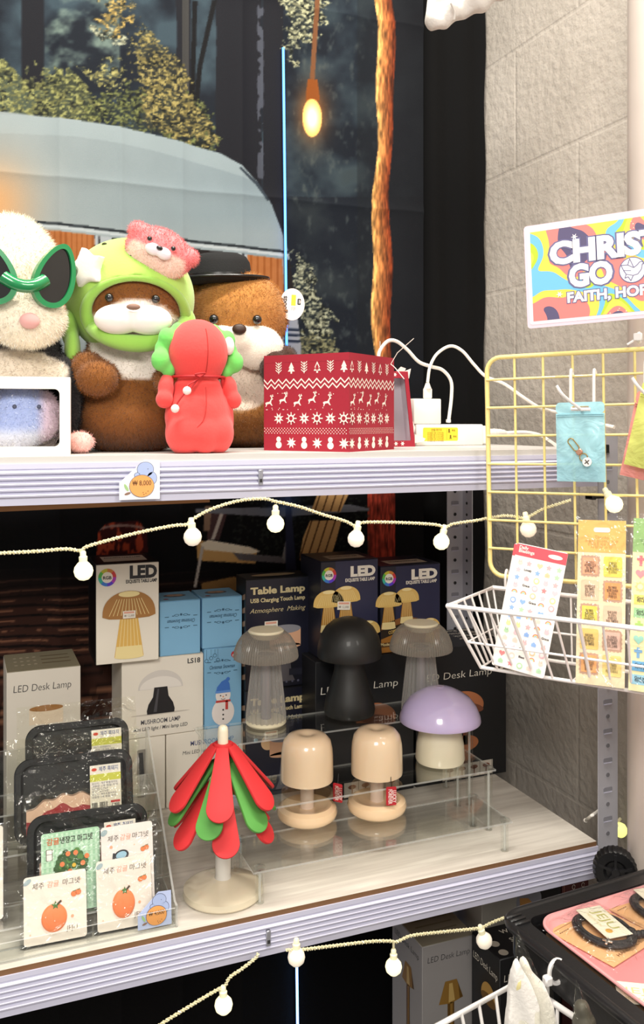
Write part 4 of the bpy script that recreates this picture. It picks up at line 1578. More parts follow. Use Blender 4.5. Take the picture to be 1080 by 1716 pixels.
# ---- price tags: white card, blue bear-like blob hugging a tangerine
def price_tag(F, w, price, where, parent_name='price_tag'):
    o = []
    mb = MB(F)
    pale = mk('#eef0f6', 0.5, var=0.0) if price.startswith('8') else mk('#b9c6ea', 0.5, var=0.0)
    ln = mk('#5a5c74', 0.6, var=0.0)
    blu = mk('#a9b9e0', 0.6, var=0.0)
    org = mk('#e9a25a', 0.6, var=0.0)
    k = w
    card = [(0, 0), (k, 0), (k, 0.96 * k), (0.62 * k, 0.98 * k), (0.0, 0.42 * k)]
    mb.add(g_prism(card, -0.0006, 0), pale)
    cx, cy = 0.55 * k, 0.33 * k
    for (x, y, rx, ry) in ((0.64, 0.74, .2, .18), (0.80, 0.52, .12, .15), (0.44, .60, .07, .06)):
        mb.flat(I4, ell(x * k, y * k, rx * k + .0006, ry * k + .0006), ln, 1)
    for (x, y, rx, ry) in ((0.64, 0.74, .2, .18), (0.80, 0.52, .12, .15), (0.44, .60, .07, .06)):
        mb.flat(I4, ell(x * k, y * k, rx * k, ry * k), blu, 2)
    mb.flat(I4, ell(cx, cy, 0.30 * k + .0006, 0.27 * k + .0006), ln, 3)
    mb.flat(I4, ell(cx, cy, 0.30 * k, 0.27 * k), org, 4)
    mb.flat(I4, ell(0.7 * k, 0.75 * k, .012 * k, n=8), ln, 3)
    mb.flat(I4, ell(0.17 * k, 0.30 * k, .035 * k, .10 * k, rot=.5), mk('#9dc183', .6, var=0), 2)
    mb.flat(I4, ell(0.20 * k, 0.15 * k, .08 * k, .03 * k, rot=.3), mk('#8a6a5a', .6, var=0), 2)
    for q in ((.58, .17), (.65, .15), (.70, .2), (.6, .12)):
        mb.flat(I4, ell(q[0] * k, q[1] * k, .012 * k, n=8), mk('#7a4a1e', .6, var=0), 5)
    mb.text(I4, '₩ ' + price, cx, cy + 0.02 * k, 0.17 * k, mk('#4a2c16', .6, var=0), 5, fit=0.46 * k)
    t = mb.build(parent_name, origin=F @ Vector((k / 2, 0, 0)))
    tag(t, where, 'price tag')
    return t


ybm = YF - 0.0135
p0, p1 = at_y(200, 838, ybm), at_y(268, 838, ybm)
price_tag(frame(p0, (1, 0, 0.0), (0, 0, 1)), (p1 - p0).length, '8,000', 'white card price tag reading 8,000 on the upper beam')


# hanging sleeve of a white garment at the top edge
def white_garment():
    d = 1.28
    pts = [(712, 36), (722, 51), (740, 48), (758, 37), (790, 24), (822, 8), (850, -14), (872, -60), (800, -90), (735, -50), (718, -8)]
    vs = [at_d(u, v, d) for u, v in pts]
    c = sum(vs, Vector()) / len(vs)
    F = frame(c, RGT, (0, 0, 1))
    loc = [F.inverted() @ p for p in vs]
    g = g_prism([(p.x, p.y) for p in loc], -0.010, 0.010)
    bl = blob([g] + [g_ell((F.inverted() @ at_d(u, v, d)), r, 14, 10) for u, v, r in ((728, 36, .013), (742, 30, .016), (765, 12, .02), (800, -5, .024), (835, -30, .026))], 0.004, 5)
    bl[0][:, 2] += 0.0035 * np.sin(bl[0][:, 0] * 170 + bl[0][:, 1] * 120)
    R = thing('hanging_garment', 'white cloth sleeve hanging into view in front of the black curtain', 'garment', T(c))
    MB(F).add((bl[0].tolist(), bl[1]), mk('#e2dcd6', 0.9, bump=0.2, bscale=300)).build('sleeve', R)
    a, b = at_d(762, 33, d - 0.020), at_d(756, 5, d - 0.028)
    MB().add(g_tube(smooth_path([a, (a + b) / 2 + Vector((0.003, 0, 0)), b], 4), 0.0014, 6), mk('#cfc8c2', 0.9)).build('cuff_seam', R)


white_garment()

# ------------------------------------------------------------------ the middle shelf: lamp cartons
INK = mk('#2a2a2e', 0.6, var=0.0)
WCARD = mk('#e6dfd2', 0.6, var=0.03)
KCARD = mk('#17181c', 0.45, var=0.03)
NCARD = mk('#1b1d2c', 0.4, var=0.03)
BCARD = mk('#7fb4d8', 0.6, var=0.03)
GOLD = mk('#d9b878', 0.5, var=0.0)
PAPER = mk('#efe9dc', 0.6, var=0.0)
STICK = mk('#d8c9b4', 0.6, var=0.0)


class Carton:
    """folding carton: body with front (x right, z up), left side and top frames, tuck lid as a part"""

    def __init__(self, label, x0, x1, y, z0, z1, d, mat, rz=0.0, group=None, name='lamp_carton', lid=None):
        self.w, self.h, self.d = x1 - x0, z1 - z0, d
        self.M = T(x0, y, z0) @ RZ(math.radians(rz))
        self.R = thing(name, label, 'box', self.M @ T(self.w / 2, d / 2, 0) if False else self.M, group)
        self.mb = MB(self.M)
        self.mb.add(g_rbox(0, self.w, 0, d, 0, self.h - 0.0012, 0.0009, 1), mat)
        self.F = frame((0, 0, 0), (1, 0, 0), (0, 0, 1))
        self.L = frame((0, d, 0), (0, -1, 0), (0, 0, 1))
        self.U = frame((0, 0, self.h), (1, 0, 0), (0, 1, 0))
        self.lidmat = lid or mat
        self.top = MB(self.M)
        self.top.add(g_rbox(0.0006, self.w - 0.0006, 0.0, d - 0.0006, self.h - 0.0010, self.h, 0.0004, 1), self.lidmat)

    def done(self):
        self.mb.build('carton_body', self.R)
        self.top.build('tuck_lid', self.R)
        return self.R


def lamp_pic(mb, F, cx, z0, s, shade, stem, glow, kind='mushroom'):
    """printed picture of a ribbed mushroom lamp, s = height"""
    mb.flat(F, [(cx - .22 * s, z0), (cx + .22 * s, z0), (cx + .13 * s, z0 + .62 * s), (cx - .13 * s, z0 + .62 * s)], stem, 3)
    mb.flat(F, [(cx - .21 * s, z0 + .01 * s), (cx + .21 * s, z0 + .01 * s), (cx + .19 * s, z0 + .16 * s), (cx - .19 * s, z0 + .16 * s)], glow, 4)
    for k in range(6):
        x = cx + (k - 2.5) * .062 * s
        mb.flat(F, line((x * 1.0, z0 + .05 * s), (cx + (k - 2.5) * .04 * s, z0 + .6 * s), .009 * s), glow, 5)
    mb.flat(F, ell(cx, z0, .22 * s, .035 * s), glow, 5)
    dome = [(cx + .40 * s * math.cos(t), z0 + .62 * s + (.38 * s * math.sin(t) ** .8 if math.sin(t) > 0 else 0)) for t in [PI * k / 20 for k in range(21)]]
    mb.flat(F, dome + [(cx - .3 * s, z0 + .585 * s), (cx, z0 + .57 * s), (cx + .3 * s, z0 + .585 * s)], shade, 6)
    mb.flat(F, ell(cx, z0 + .95 * s, .16 * s, .045 * s), glow, 7)
    for k in range(11):
        x = (k - 5) / 5.5
        mb.flat(F, line((cx + x * .33 * s, z0 + .63 * s), (cx + x * .2 * s, z0 + .88 * s), .008 * s), glow, 7)


def rgb_wheel(mb, F, cx, cy, r):
    cols = ['#d23a3a', '#d2843a', '#c8c23a', '#58b84a', '#3ab8a0', '#3a7ad2', '#5a3ad2', '#b03ab8']
    n = 24
    for k in range(n):
        a0, a1 = 2 * PI * k / n, 2 * PI * (k + 1) / n
        q = [(cx + r * math.cos(a0), cy + r * math.sin(a0)), (cx + r * math.cos(a1), cy + r * math.sin(a1)), (cx + .62 * r * math.cos(a1), cy + .62 * r * math.sin(a1)), (cx + .62 * r * math.cos(a0), cy + .62 * r * math.sin(a0))]
        mb.flat(F, q, mk(cols[(k * 8 // n) % 8], 0.5, var=0.0), 2)
    mb.flat(F, ell(cx, cy, .62 * r), PAPER, 2)
    mb.text(F, 'RGB', cx, cy - .2 * r, .5 * r, INK, 3, bold=0.03, fit=.95 * r)


def price_sticker(mb, F, x, y, w, h, rot=0.0, layer=9):
    R_ = F @ T(x, y, 0) @ RZ(rot)
    mb.flat(R_, rect(0, 0, w, h), PAPER, layer)
    mb.flat(R_, rect(w * .08, h * .66, w * .9, h * .9), mk('#e2a48e', 0.6, var=0), layer + 1)
    mb.text(R_, '₩ 12,000', w * .5, h * .2, h * .42, mk('#7a6a5c', 0.6, var=0), layer + 1, fit=w * .8)


# -- pale box with a copper mushroom lamp picture, on top of the LS18 box
yb = 1.60
zl0, zl1 = ZS + 0.1345, zat(300, 1098, yb)          # LS18 box bottom and top
c = Carton('white box with RGB wheel and copper lamp picture, standing on the mushroom lamp carton', xat(161, yb - .015), xat(266, yb - .015), yb - 0.015, zl1 + 0.0005, zat(210, 941, yb), 0.11, mk('#ece5d6', 0.55, var=0.02), lid=KCARD, rz=-1.0)
w, h = c.w, c.h
rgb_wheel(c.mb, c.F, w * .175, h * .865, 0.0155)
c.mb.text(c.F, 'LED', w * .97, h * .845, 0.030, INK, 2, 'R', bold=0.05, fit=w * .44)
c.mb.text(c.F, 'EXQUISITE TABLE LAMP', w * .97, h * .795, 0.0085, INK, 2, 'R', bold=0.03, fit=w * .5)
lamp_pic(c.mb, c.F, w * .52, h * .06, h * .66, mk('#a8763c', .5, var=0), mk('#e0b45c', .5, var=0), mk('#f2dfa0', .5, var=0))
price_sticker(c.mb, c.F, w * .42, h * .445, w * .2, h * .075)
c.mb.flat(c.L, rect(0.01, 0.01, c.d - 0.01, c.h - 0.01), KCARD)
c.mb.flat(c.L, rect(0.0, 0.0, c.d, c.h), KCARD)
c.top.flat(c.U, rect(w * .15, c.d * .2, w * .85, c.d * .75), PAPER, 1)
c.top.text(c.U, 'EXQUISITE TABLE LAMP', w * .5, c.d * .55, .011, INK, 2, bold=.03, fit=w * .6)
c.done()

# -- LS18 mushroom lamp carton
xm0, xm1 = xat(204, yb), xat(341, yb)
c = Carton('white mushroom lamp carton marked LS18 with a black stem dome lamp picture', xm0, xm1, yb, zl0, zl1, 0.12, WCARD)
w, h = c.w, c.h
c.mb.text(c.F, 'LS18', w * .96, h * .885, 0.0125, INK, 2, 'R', bold=.02)
cx = w * .47
dome = [(cx + .275 * w * math.cos(t), h * .60 + .235 * h * math.sin(t)) for t in [PI * k / 24 for k in range(25)]]
c.mb.flat(c.F, dome, mk('#d3cdc6', .5, var=0), 1)
c.mb.flat(c.F, [(cx + .255 * w * math.cos(t), h * .605 + .15 * h * math.sin(t)) for t in [PI * k / 24 for k in range(25)]], mk('#e6e0d8', .5, var=0), 2)
c.mb.flat(c.F, [(cx - .08 * w, h * .62), (cx - .095 * w, h * .5), (cx - .15 * w, h * .41), (cx - .17 * w, h * .33), (cx - .165 * w, h * .285), (cx + .165 * w, h * .285), (cx + .17 * w, h * .33), (cx + .15 * w, h * .41), (cx + .095 * w, h * .5), (cx + .08 * w, h * .62)], mk('#1e1d20', .4, var=0), 3)
c.mb.flat(c.F, [(cx - .04 * w, h * .6), (cx - .07 * w, h * .42), (cx - .09 * w, h * .31), (cx - .05 * w, h * .31), (cx - .02 * w, h * .6)], mk('#4a494e', .4, var=0), 4)
c.mb.flat(c.F, ell(cx, h * .283, .36 * w, .012 * h), mk('#c4bcb0', .6, var=0), 1)
c.mb.text(c.F, 'MUSHROOM LAMP', cx, h * .165, .0115, mk('#4c4c58', .6, var=0), 2, bold=.01, fit=w * .48)
c.mb.text(c.F, 'Mini LED light / Mini lamp LED', cx, h * .085, .009, mk('#4c4c50', .6, var=0), 2, shear=.15, bold=.01, fit=w * .66)
c.done()

# -- the two cartons underneath it
yl = 1.603
g = 'white mushroom lamp cartons at shelf level'
c = Carton('white mushroom lamp carton under the LS18 carton, half hidden by the meat packs', xat(150, yl), xat(277, yl), yl, ZS + 0.0003, zl0 - 0.0005, 0.12, WCARD, group=g)
c.mb.flat(c.F, rrect(c.w * .62, c.h * .2, c.w * .76, c.h * .84, .004), mk('#9a948c', .5, var=0))
c.mb.flat(c.F, [(c.w * .64, c.h * .8), (c.w * .70, c.h * .8), (c.w * .72, c.h * .45), (c.w * .66, c.h * .25)], mk('#3a393c', .5, var=0), 2)
c.done()
c = Carton('white mushroom lamp carton behind the petal tree lamp, under the snowman box', xat(279, yl), xat(411, yl), yl, ZS + 0.0003, zl0 - 0.0005, 0.12, WCARD, group=g)
c.mb.text(c.F, 'MUSHROOM LAMP', c.w * .30, c.h * .80, .012, mk('#565a86', .6, var=0), 2, 'L', bold=.01, fit=c.w * .55)
c.mb.text(c.F, 'Mini LED light / Mini lamp LED', c.w * .20, c.h * .69, .0095, mk('#4c4c50', .6, var=0), 2, 'L', shear=.15, fit=c.w * .72)
c.mb.text(c.F, 'Adjustable brightness', c.w * .28, c.h * .46, .008, mk('#4c4c50', .6, var=0), 2, 'L', fit=c.w * .5)
c.mb.text(c.F, 'USB charging', c.w * .28, c.h * .36, .008, mk('#a05a4a', .6, var=0), 2, 'L', fit=c.w * .36)
c.done()

# -- blue snowman boxes
DKB = mk('#2e5572', .6, var=0)


def ornament(mb, F, cx, cy, s, up=1):
    for k in (-1, 1):
        mb.flat(F, ell(cx + k * s * .5, cy, s * .28, s * .12), DKB, 2)
        mb.flat(F, ell(cx + k * s * .5, cy, s * .2, s * .07), BCARD, 3)
        mb.flat(F, ell(cx + k * s * .9, cy - up * s * .06, s * .12, s * .05), DKB, 2)
    mb.flat(F, star(cx, cy + up * s * .06, s * .2, s * .09, 6), DKB, 3)


def blue_front(c, flip):
    w, h = c.w, c.h
    F = c.F @ T(w, h, 0) @ RZ(PI) if flip else c.F
    a = h * (.38 if flip else .76)
    hh = 0.011
    ornament(c.mb, F, w * .48, a + hh, w * .22)
    c.mb.text(F, 'Christmas Snowman', w * .48, a - .003, .0095, DKB, 2, shear=.3, bold=.012, fit=w * .68)
    ornament(c.mb, F, w * .48, a - hh, w * .22, -1)
    for q in (-1, 1):
        for dz in (-hh * .8, hh * .9):
            c.mb.flat(F, line((w * (.48 + q * .30), a + dz), (w * (.48 + q * .40), a + dz), .0012), DKB, 2)


zs0, zs1 = zl0, zat(372, 1085, yb)
c = Carton('light blue box with a snowman picture in blue hat and red scarf', xat(342.5, yb), xat(405, yb), yb, zs0, zs1, 0.075, BCARD, name='snowman_lamp_carton')
blue_front(c, False)
w, h = c.w, c.h
SN, RD, HB = mk('#eee6e2', .6, var=0), mk('#c8413c', .6, var=0), mk('#3f74c8', .6, var=0)
cx = w * .5
c.mb.flat(c.F, ell(cx, h * .19, w * .30, h * .165), SN, 2)
c.mb.flat(c.F, ell(cx, h * .40, w * .20, h * .10), SN, 3)
c.mb.flat(c.F, [(cx - w * .2, h * .44), (cx + w * .19, h * .45), (cx + w * .17, h * .54), (cx + w * .10, h * .605), (cx - w * .04, h * .575), (cx - w * .16, h * .51)], HB, 4)
c.mb.flat(c.F, rrect(cx - w * .21, h * .432, cx + w * .2, h * .462, .002), mk('#5f92dc', .6, var=0), 5)
c.mb.flat(c.F, ell(cx + w * .13, h * .60, w * .05), HB, 5)
c.mb.flat(c.F, rrect(cx - w * .2, h * .315, cx + w * .2, h * .342, .002), RD, 5)
c.mb.flat(c.F, rect(cx + w * .06, h * .22, cx + w * .13, h * .33), RD, 5)
for q in (-.07, .08):
    c.mb.flat(c.F, ell(cx + w * q, h * .40, w * .018, n=10), INK, 5)
c.mb.flat(c.F, ell(cx, h * .385, w * .02, n=10), mk('#e08a4a', .6, var=0), 5)
for k in range(7):
    t = PI * (1.2 + .6 * k / 6)
    c.mb.flat(c.F, ell(cx + w * .06 * math.cos(t), h * .375 + w * .05 * math.sin(t), w * .009, n=6), INK, 5)
for q in (.22, .16, .105):
    c.mb.flat(c.F, ell(cx, h * q, w * .024, n=10), INK, 5)
for k, q in enumerate((.06, .18, .28, .36)):
    zz = h * (.87 + .03 * (k % 3))
    c.mb.flat(c.F, line((w * q, h * .99), (w * q, zz), .0005), DKB, 2)
    c.mb.flat(c.F, ell(w * q, zz - .003, .0036, n=12), DKB, 2)
    c.mb.flat(c.F, ell(w * q, zz - .003, .0027, n=12), BCARD, 3)
c.mb.flat(c.F, ell(w * .80, h * .90, .006), mk('#b8262c', .6, var=0), 2)
c.mb.text(c.F, '1', w * .80, h * .903, .006, SN, 3, bold=.03)
c.mb.text(c.F, 'PC', w * .80, h * .875, .006, SN, 3, bold=.03)
c.done()
g = 'light blue cartons lying upside down'
for (u0, u1, vt, vb, z0, lab) in ((268, 336, 1006, 1086, zl1, 'light blue carton upside down on the LS18 carton, beside the RGB wheel box'), (339, 406, 1000, 1084, zs1, 'light blue carton upside down on the snowman box, beside the black table lamp box')):
    c = Carton(lab, xat(u0, yb), xat(u1, yb), yb, z0 + 0.0005, zat((u0 + u1) / 2, vt, yb), 0.085, BCARD, group=g, name='snowman_lamp_carton')
    blue_front(c, True)
    c.top.flat(c.U, ell(c.w * .5, c.d * .55, c.w * .28, c.d * .16), mk('#6a6a70', .6, var=0), 1)
    c.top.flat(c.U, ell(c.w * .42, c.d * .57, c.w * .12, c.d * .10), mk('#b89a86', .6, var=0), 2)
    c.top.flat(c.U, ell(c.w * .58, c.d * .53, c.w * .12, c.d * .10), mk('#b89a86', .6, var=0), 3)
    c.top.flat(c.U, ell(c.w * .2, c.d * .2, c.w * .07, c.d * .05), mk('#8a4a4a', .6, var=0), 2)
    c.done()

# -- black table lamp boxes, one on the other
yt = 1.585
xt0, xt1 = xat(412, yt), xat(521, yt)
zt_mid = zat(470, 1152, yt)
g = 'black table lamp boxes in a stack of two'


def table_lamp_box(lab, z0, z1):
    c = Carton(lab, xt0, xt1, yt, z0, z1, 0.062, KCARD, group=g)
    w, h = c.w, c.h
    gl = mk('#e2d2a2', .4, var=0)
    c.mb.flat(c.F, rect(0.001, 0.001, w - .001, h - .003), mk('#16182a', .35, var=0.1), 1)
    c.mb.text(c.F, 'Table Lamp', w * .07, h * .86, .0175, gl, 2, 'L', bold=.045, fit=w * .84)
    c.mb.text(c.F, 'USB Charging Touch Lamp', w * .07, h * .785, .0105, gl, 2, 'L', bold=.03, fit=w * .84)
    c.mb.text(c.F, 'Atmosphere  Making', w * .06, h * .69, .0125, gl, 2, 'L', shear=.35, bold=-.005, fit=w * .86)
    pk, gy = mk('#dba987', .5, var=0), mk('#8a8a92', .5, var=0)
    a, b = w * .60, h * .44
    c.mb.flat(c.F, ell(w * .34, h * .50, w * .11, w * .11), mk('#f0c89a', .5, var=0), 1.5)
    c.mb.flat(c.F, rect(a - w * .24, b - h * .07, a + w * .24, b + h * .085), pk, 3)
    c.mb.flat(c.F, ell(a, b - h * .07, w * .24, h * .028), pk, 3)
    c.mb.flat(c.F, ell(a, b + h * .085, w * .24, h * .04), gy, 4)
    c.mb.flat(c.F, [(a - .06 * w, b - h * .1), (a - .10 * w, h * .12), (a - .15 * w, h * .05), (a + .15 * w, h * .05), (a + .10 * w, h * .12), (a + .06 * w, b - h * .1)], mk('#6f6c74', .5, var=0), 2)
    c.mb.flat(c.F, ell(w * .15, h * .535, .004), mk('#7fb8d0', .5, var=0), 3)
    c.mb.flat(c.F, rect(w * .66, h * .10, w * .96, h * .16), mk('#26283c', .5, var=0), 3)
    for k in range(4):
        c.mb.flat(c.F, ell(w * (.62 + .09 * k), h * .045, .0022, n=10), mk('#6a6c86', .5, var=0), 3)
    price_sticker(c.mb, c.F, w * .28, h * .535, w * .2, h * .075)
    for k in range(7):      # striped picture on the left side
        c.mb.flat(c.L, [(c.d * .5, h * (.06 + .12 * k)), (c.d * .97, h * (.10 + .12 * k)), (c.d * .97, h * (.15 + .12 * k)), (c.d * .5, h * (.10 + .12 * k))], mk('#a8846a', .5, var=0.1), 2)
    c.top.flat(c.U, ell(w * .5, c.d * .5, w * .34, c.d * .22), mk('#b8a884', .5, var=0), 1)
    return c.done()


table_lamp_box('black Table Lamp box with gold lettering, uppermost of its two', zt_mid + 0.0006, zat(470, 967, yt))
table_lamp_box('black Table Lamp box at shelf level under another, behind the ribbed clear lamp', ZS + 0.0003, zt_mid)

# -- big black desk lamp cartons
yk = 1.515
zk1 = zat(790, 1081, yk)
g = 'big black desk lamp cartons'


def desk_box(lab, u0, u1, glow_dx):
    c = Carton(lab, xat(u0, yk), xat(u1, yk), yk, ZS + 0.0003, zk1, 0.128, KCARD, group=g)
    w, h = c.w, c.h
    c.mb.text(c.F, 'LED Desk Lamp', w * .44, h * .765, .0195, PAPER, 2, bold=-.012, shear=.08, fit=w * .78)
    co, co2 = mk('#b5714a', .45, var=0.05), mk('#7a4630', .45, var=0.05)
    a, b = w * (.55 + glow_dx), h * .56
    c.mb.flat(c.F, ell(a, b, w * .21, h * .10, a0=-.15 * PI, a1=1.15 * PI, n=30, rot=-.12), co, 2)
    c.mb.flat(c.F, ell(a + w * .02, b - h * .022, w * .19, h * .038, rot=-.2), co2, 3)
    c.mb.flat(c.F, rect(a - w * .022, h * .26, a + w * .03, b - h * .03), co2, 2)
    c.mb.flat(c.F, ell(a, h * .27, w * .15, h * .06), co, 2)
    c.mb.flat(c.F, rect(w * .28, h * .015, w * .84, h * .12), mk('#cfc6ba', .5, var=0), 4)
    for k in range(4):
        q = w * (.36 + .135 * k)
        c.mb.flat(c.F, rect(q - .0012, h * .03, q + .0012, h * .09), co2, 5)
        c.mb.flat(c.F, ell(q, h * .085, .008, .004), co2, 5)
        c.mb.flat(c.F, ell(q, h * .03, .005, .002), co2, 5)
        c.mb.flat(c.F, line((w * (.425 + .135 * k), h * .015), (w * (.425 + .135 * k), h * .12), .0008), KCARD, 5)
    for k, s in enumerate(('Gold', 'Silver', 'Black', 'White', 'Red')):
        zz = c.d * (.16 + .17 * k)
        c.top.text(c.U, s, w * .70, zz + .012, .017, PAPER, 2, 'C', rot=PI)
        c.top.flat(c.U, ell(w * .88, zz + .006, .0095, .0075), mk('#b8b0a4', .5, var=0), 2)
    return c.done()


desk_box('big black desk lamp carton behind the black mushroom lamp', 529, 694, .05)
desk_box('big black desk lamp carton against the grey wall, copper lamp printed on it', 698, 849, -.02)


def rgb_box(lab, u0, u1, vt, rz):
    y = yk + 0.006
    c = Carton(lab, xat(u0, y), xat(u1, y), y, zk1 + 0.0006, zat((u0 + u1) / 2, vt, y), 0.105, NCARD, rz=rz, group='black RGB lamp boxes on the desk lamp cartons')
    w, h = c.w, c.h
    c.mb.flat(c.F, rect(w * .25, h * .3, w - .001, h - .002), mk('#272a48', .4, var=0.15, vscale=12), 1)
    rgb_wheel(c.mb, c.F, w * .14, h * .855, .0145)
    c.mb.text(c.F, 'LED', w * .95, h * .83, .025, PAPER, 3, 'R', bold=.06, fit=w * .44)
    c.mb.text(c.F, 'EXQUISITE TABLE LAMP', w * .94, h * .775, .0085, PAPER, 3, 'R', bold=.03, fit=w * .52)
    am, a2, a3 = mk('#b8863c', .45, var=.1), mk('#dcb86a', .45, var=.1), mk('#f0dca0', .45, var=0)
    c.mb.flat(c.F, [(0.001, 0.001), (w - .001, .001), (w - .001, h * .26), (w * .6, h * .30), (w * .001 + .001, h * .16)], mk('#a8702c', .45, var=.2, vscale=30), 2)
    c.mb.flat(c.F, [(0.001, h * .16), (w * .60, h * .31), (w * .60, h * .37), (.001, h * .265)], mk('#2a2018', .45, var=0), 3)
    c.mb.flat(c.F, [(0.001, h * .265), (w * .35, h * .32), (w * .62, h * .37), (w * .40, h * .405), (.001, h * .33)], mk('#8a5a30', .45, var=0), 3)
    c.mb.text(c.F, 'COPENHAGEN', w * .30, h * .235, .0085, a2, 4, rot=.17, bold=.02, fit=w * .34)
    lamp_pic(c.mb, c.F, w * .13, h * .285, h * .42, a2, am, a3)
    lamp_pic(c.mb, c.F, w * .43, h * .335, h * .40, a2, am, a3)
    lamp_pic(c.mb, c.F, w * .82, h * .02, h * .34, a2, a2, a3)
    c.mb.flat(c.F, ell(w * .30, h * .10, w * .11, h * .09, rot=.5), am, 5)
    c.mb.flat(c.F, ell(w * .33, h * .11, w * .07, h * .06, rot=.5), a2, 6)
    c.mb.flat(c.F, rect(.002, h * .07, w * .2, h * .12), mk('#5a3a1c', .45, var=0), 5)
    c.mb.text(c.F, 'Modern', w * .1, h * .085, .008, a3, 6, bold=.01)
    if u0 < 600:
        price_sticker(c.mb, c.F, w * .27, h * .50, w * .22, h * .085, rot=-.08, layer=12)
    c.top.flat(c.U, rect(w * .22, c.d * .15, w * .85, c.d * .55), mk('#b5ab9a', .5, var=0), 1)
    c.top.text(c.U, 'EXQUISITE TABLE LAMP', w * .53, c.d * .35, .011, INK, 2, bold=.03, fit=w * .5)
    return c.done()


rgb_box('black RGB lamp box with a small price sticker, standing left of its twin', 538, 634, 938, 0)
rgb_box('black RGB lamp box standing next to the back rack post', 638, 738, 946, 0)

# -- tall pale desk lamp carton at the left
y = 1.515
c = Carton('tall pale desk lamp carton behind the plastic meat packs', xat(11, y), xat(135, y), y, ZS + 0.0003, zat(70, 1121, y), 0.115, mk('#cfc8bc', .55, var=.03), lid=mk('#8a836c', .6))
w, h = c.w, c.h
c.mb.text(c.F, 'LED Desk Lamp', w * .48, h * .885, .0165, INK, 2, bold=-.012, shear=.1, fit=w * .78)
c.mb.flat(c.F, rect(w * .30, h * .70, w * .76, h * .785), mk('#d9c7b0', .5, var=0), 1)
c.mb.flat(c.F, ell(w * .53, h * .785, w * .23, h * .017), mk('#9a6c3c', .5, var=0), 2)
c.mb.flat(c.F, rect(w * .51, h * .3, w * .55, h * .70), mk('#d9c7b0', .5, var=0), 1)
for k in range(3):
    c.top.flat(c.U, rect(w * .5, c.d * (.3 + .2 * k), w * .9, c.d * (.34 + .2 * k)), mk('#6a5c44', .6, var=0), 1)
    for j in range(4):
        c.top.flat(c.U, ell(w * (.14 + .09 * j), c.d * (.3 + .2 * k), .003, n=8), mk('#b8ad96', .6, var=0), 1)
c.done()

# ------------------------------------------------------------------ clear three-step riser with the lamps
ACR = clear('#fbfcfb', 0.035, 1.0, 0.03)
ACE = clear('#f4f5f2', 0.28, 0.8, 0.15, diffuse=True)
ZP = [zat(840, 1376, 1.24), zat(812, 1290, 1.312), 0.973]


def riser():
    R = thing('display_riser', 'clear acrylic three-step stand carrying the lamps', 'display stand', T(0.6, 1.36, ZS))
    x0 = xat(352, 1.40)
    x1 = xat(858, 1.24)
    steps = [(1.232, 1.345), (1.306, 1.425), (1.405, 1.505)]
    for k, (ya, yb_) in enumerate(steps):
        z = ZP[k]
        xr = xat((848, 822, 790)[k], (1.24, 1.312, 1.41)[k]) + 0.008
        xl = x0 if k else x0 + 0.02
        vs, fs = g_box(xl, xr, ya, yb_, z - 0.003, z)
        mb = MB()
        mb.add((vs, fs[:2]), ACR).add((vs, fs[2:]), ACE)
        mb.build('step_plate', R)
        for x in (xr - 0.010, xl + 0.012):
            for yy in (ya + 0.008, yb_ - 0.008):
                mb = MB()
                ro, ri = 0.0065, 0.0048
                mb.add(g_lathe([(ri, ZS + 0.0002), (ro, ZS + 0.0002), (ro, z - 0.003)], 20), ACR, T(x, yy, 0))
                mb.add(g_lathe([(0.0022, ZS + 0.001), (0.0022, z - 0.004)], 10), ACE, T(x, yy, 0))
                mb.add(g_lathe([(0.0085, z), (0.0085, z + 0.003), (0.005, z + 0.0045), (0, z + 0.0045)], 20), ACR, T(x, yy, 0))
                mb.build('leg', R)


riser()

PEACH, PEACH2 = mk('#f2d4b2', 0.22, coat=0.7, sss=0.25, var=0.03), mk('#efcfa8', 0.25, coat=0.6, sss=0.2, var=0.03)
IVORY = mk('#efe6ca', 0.25, coat=0.6, var=0.02)


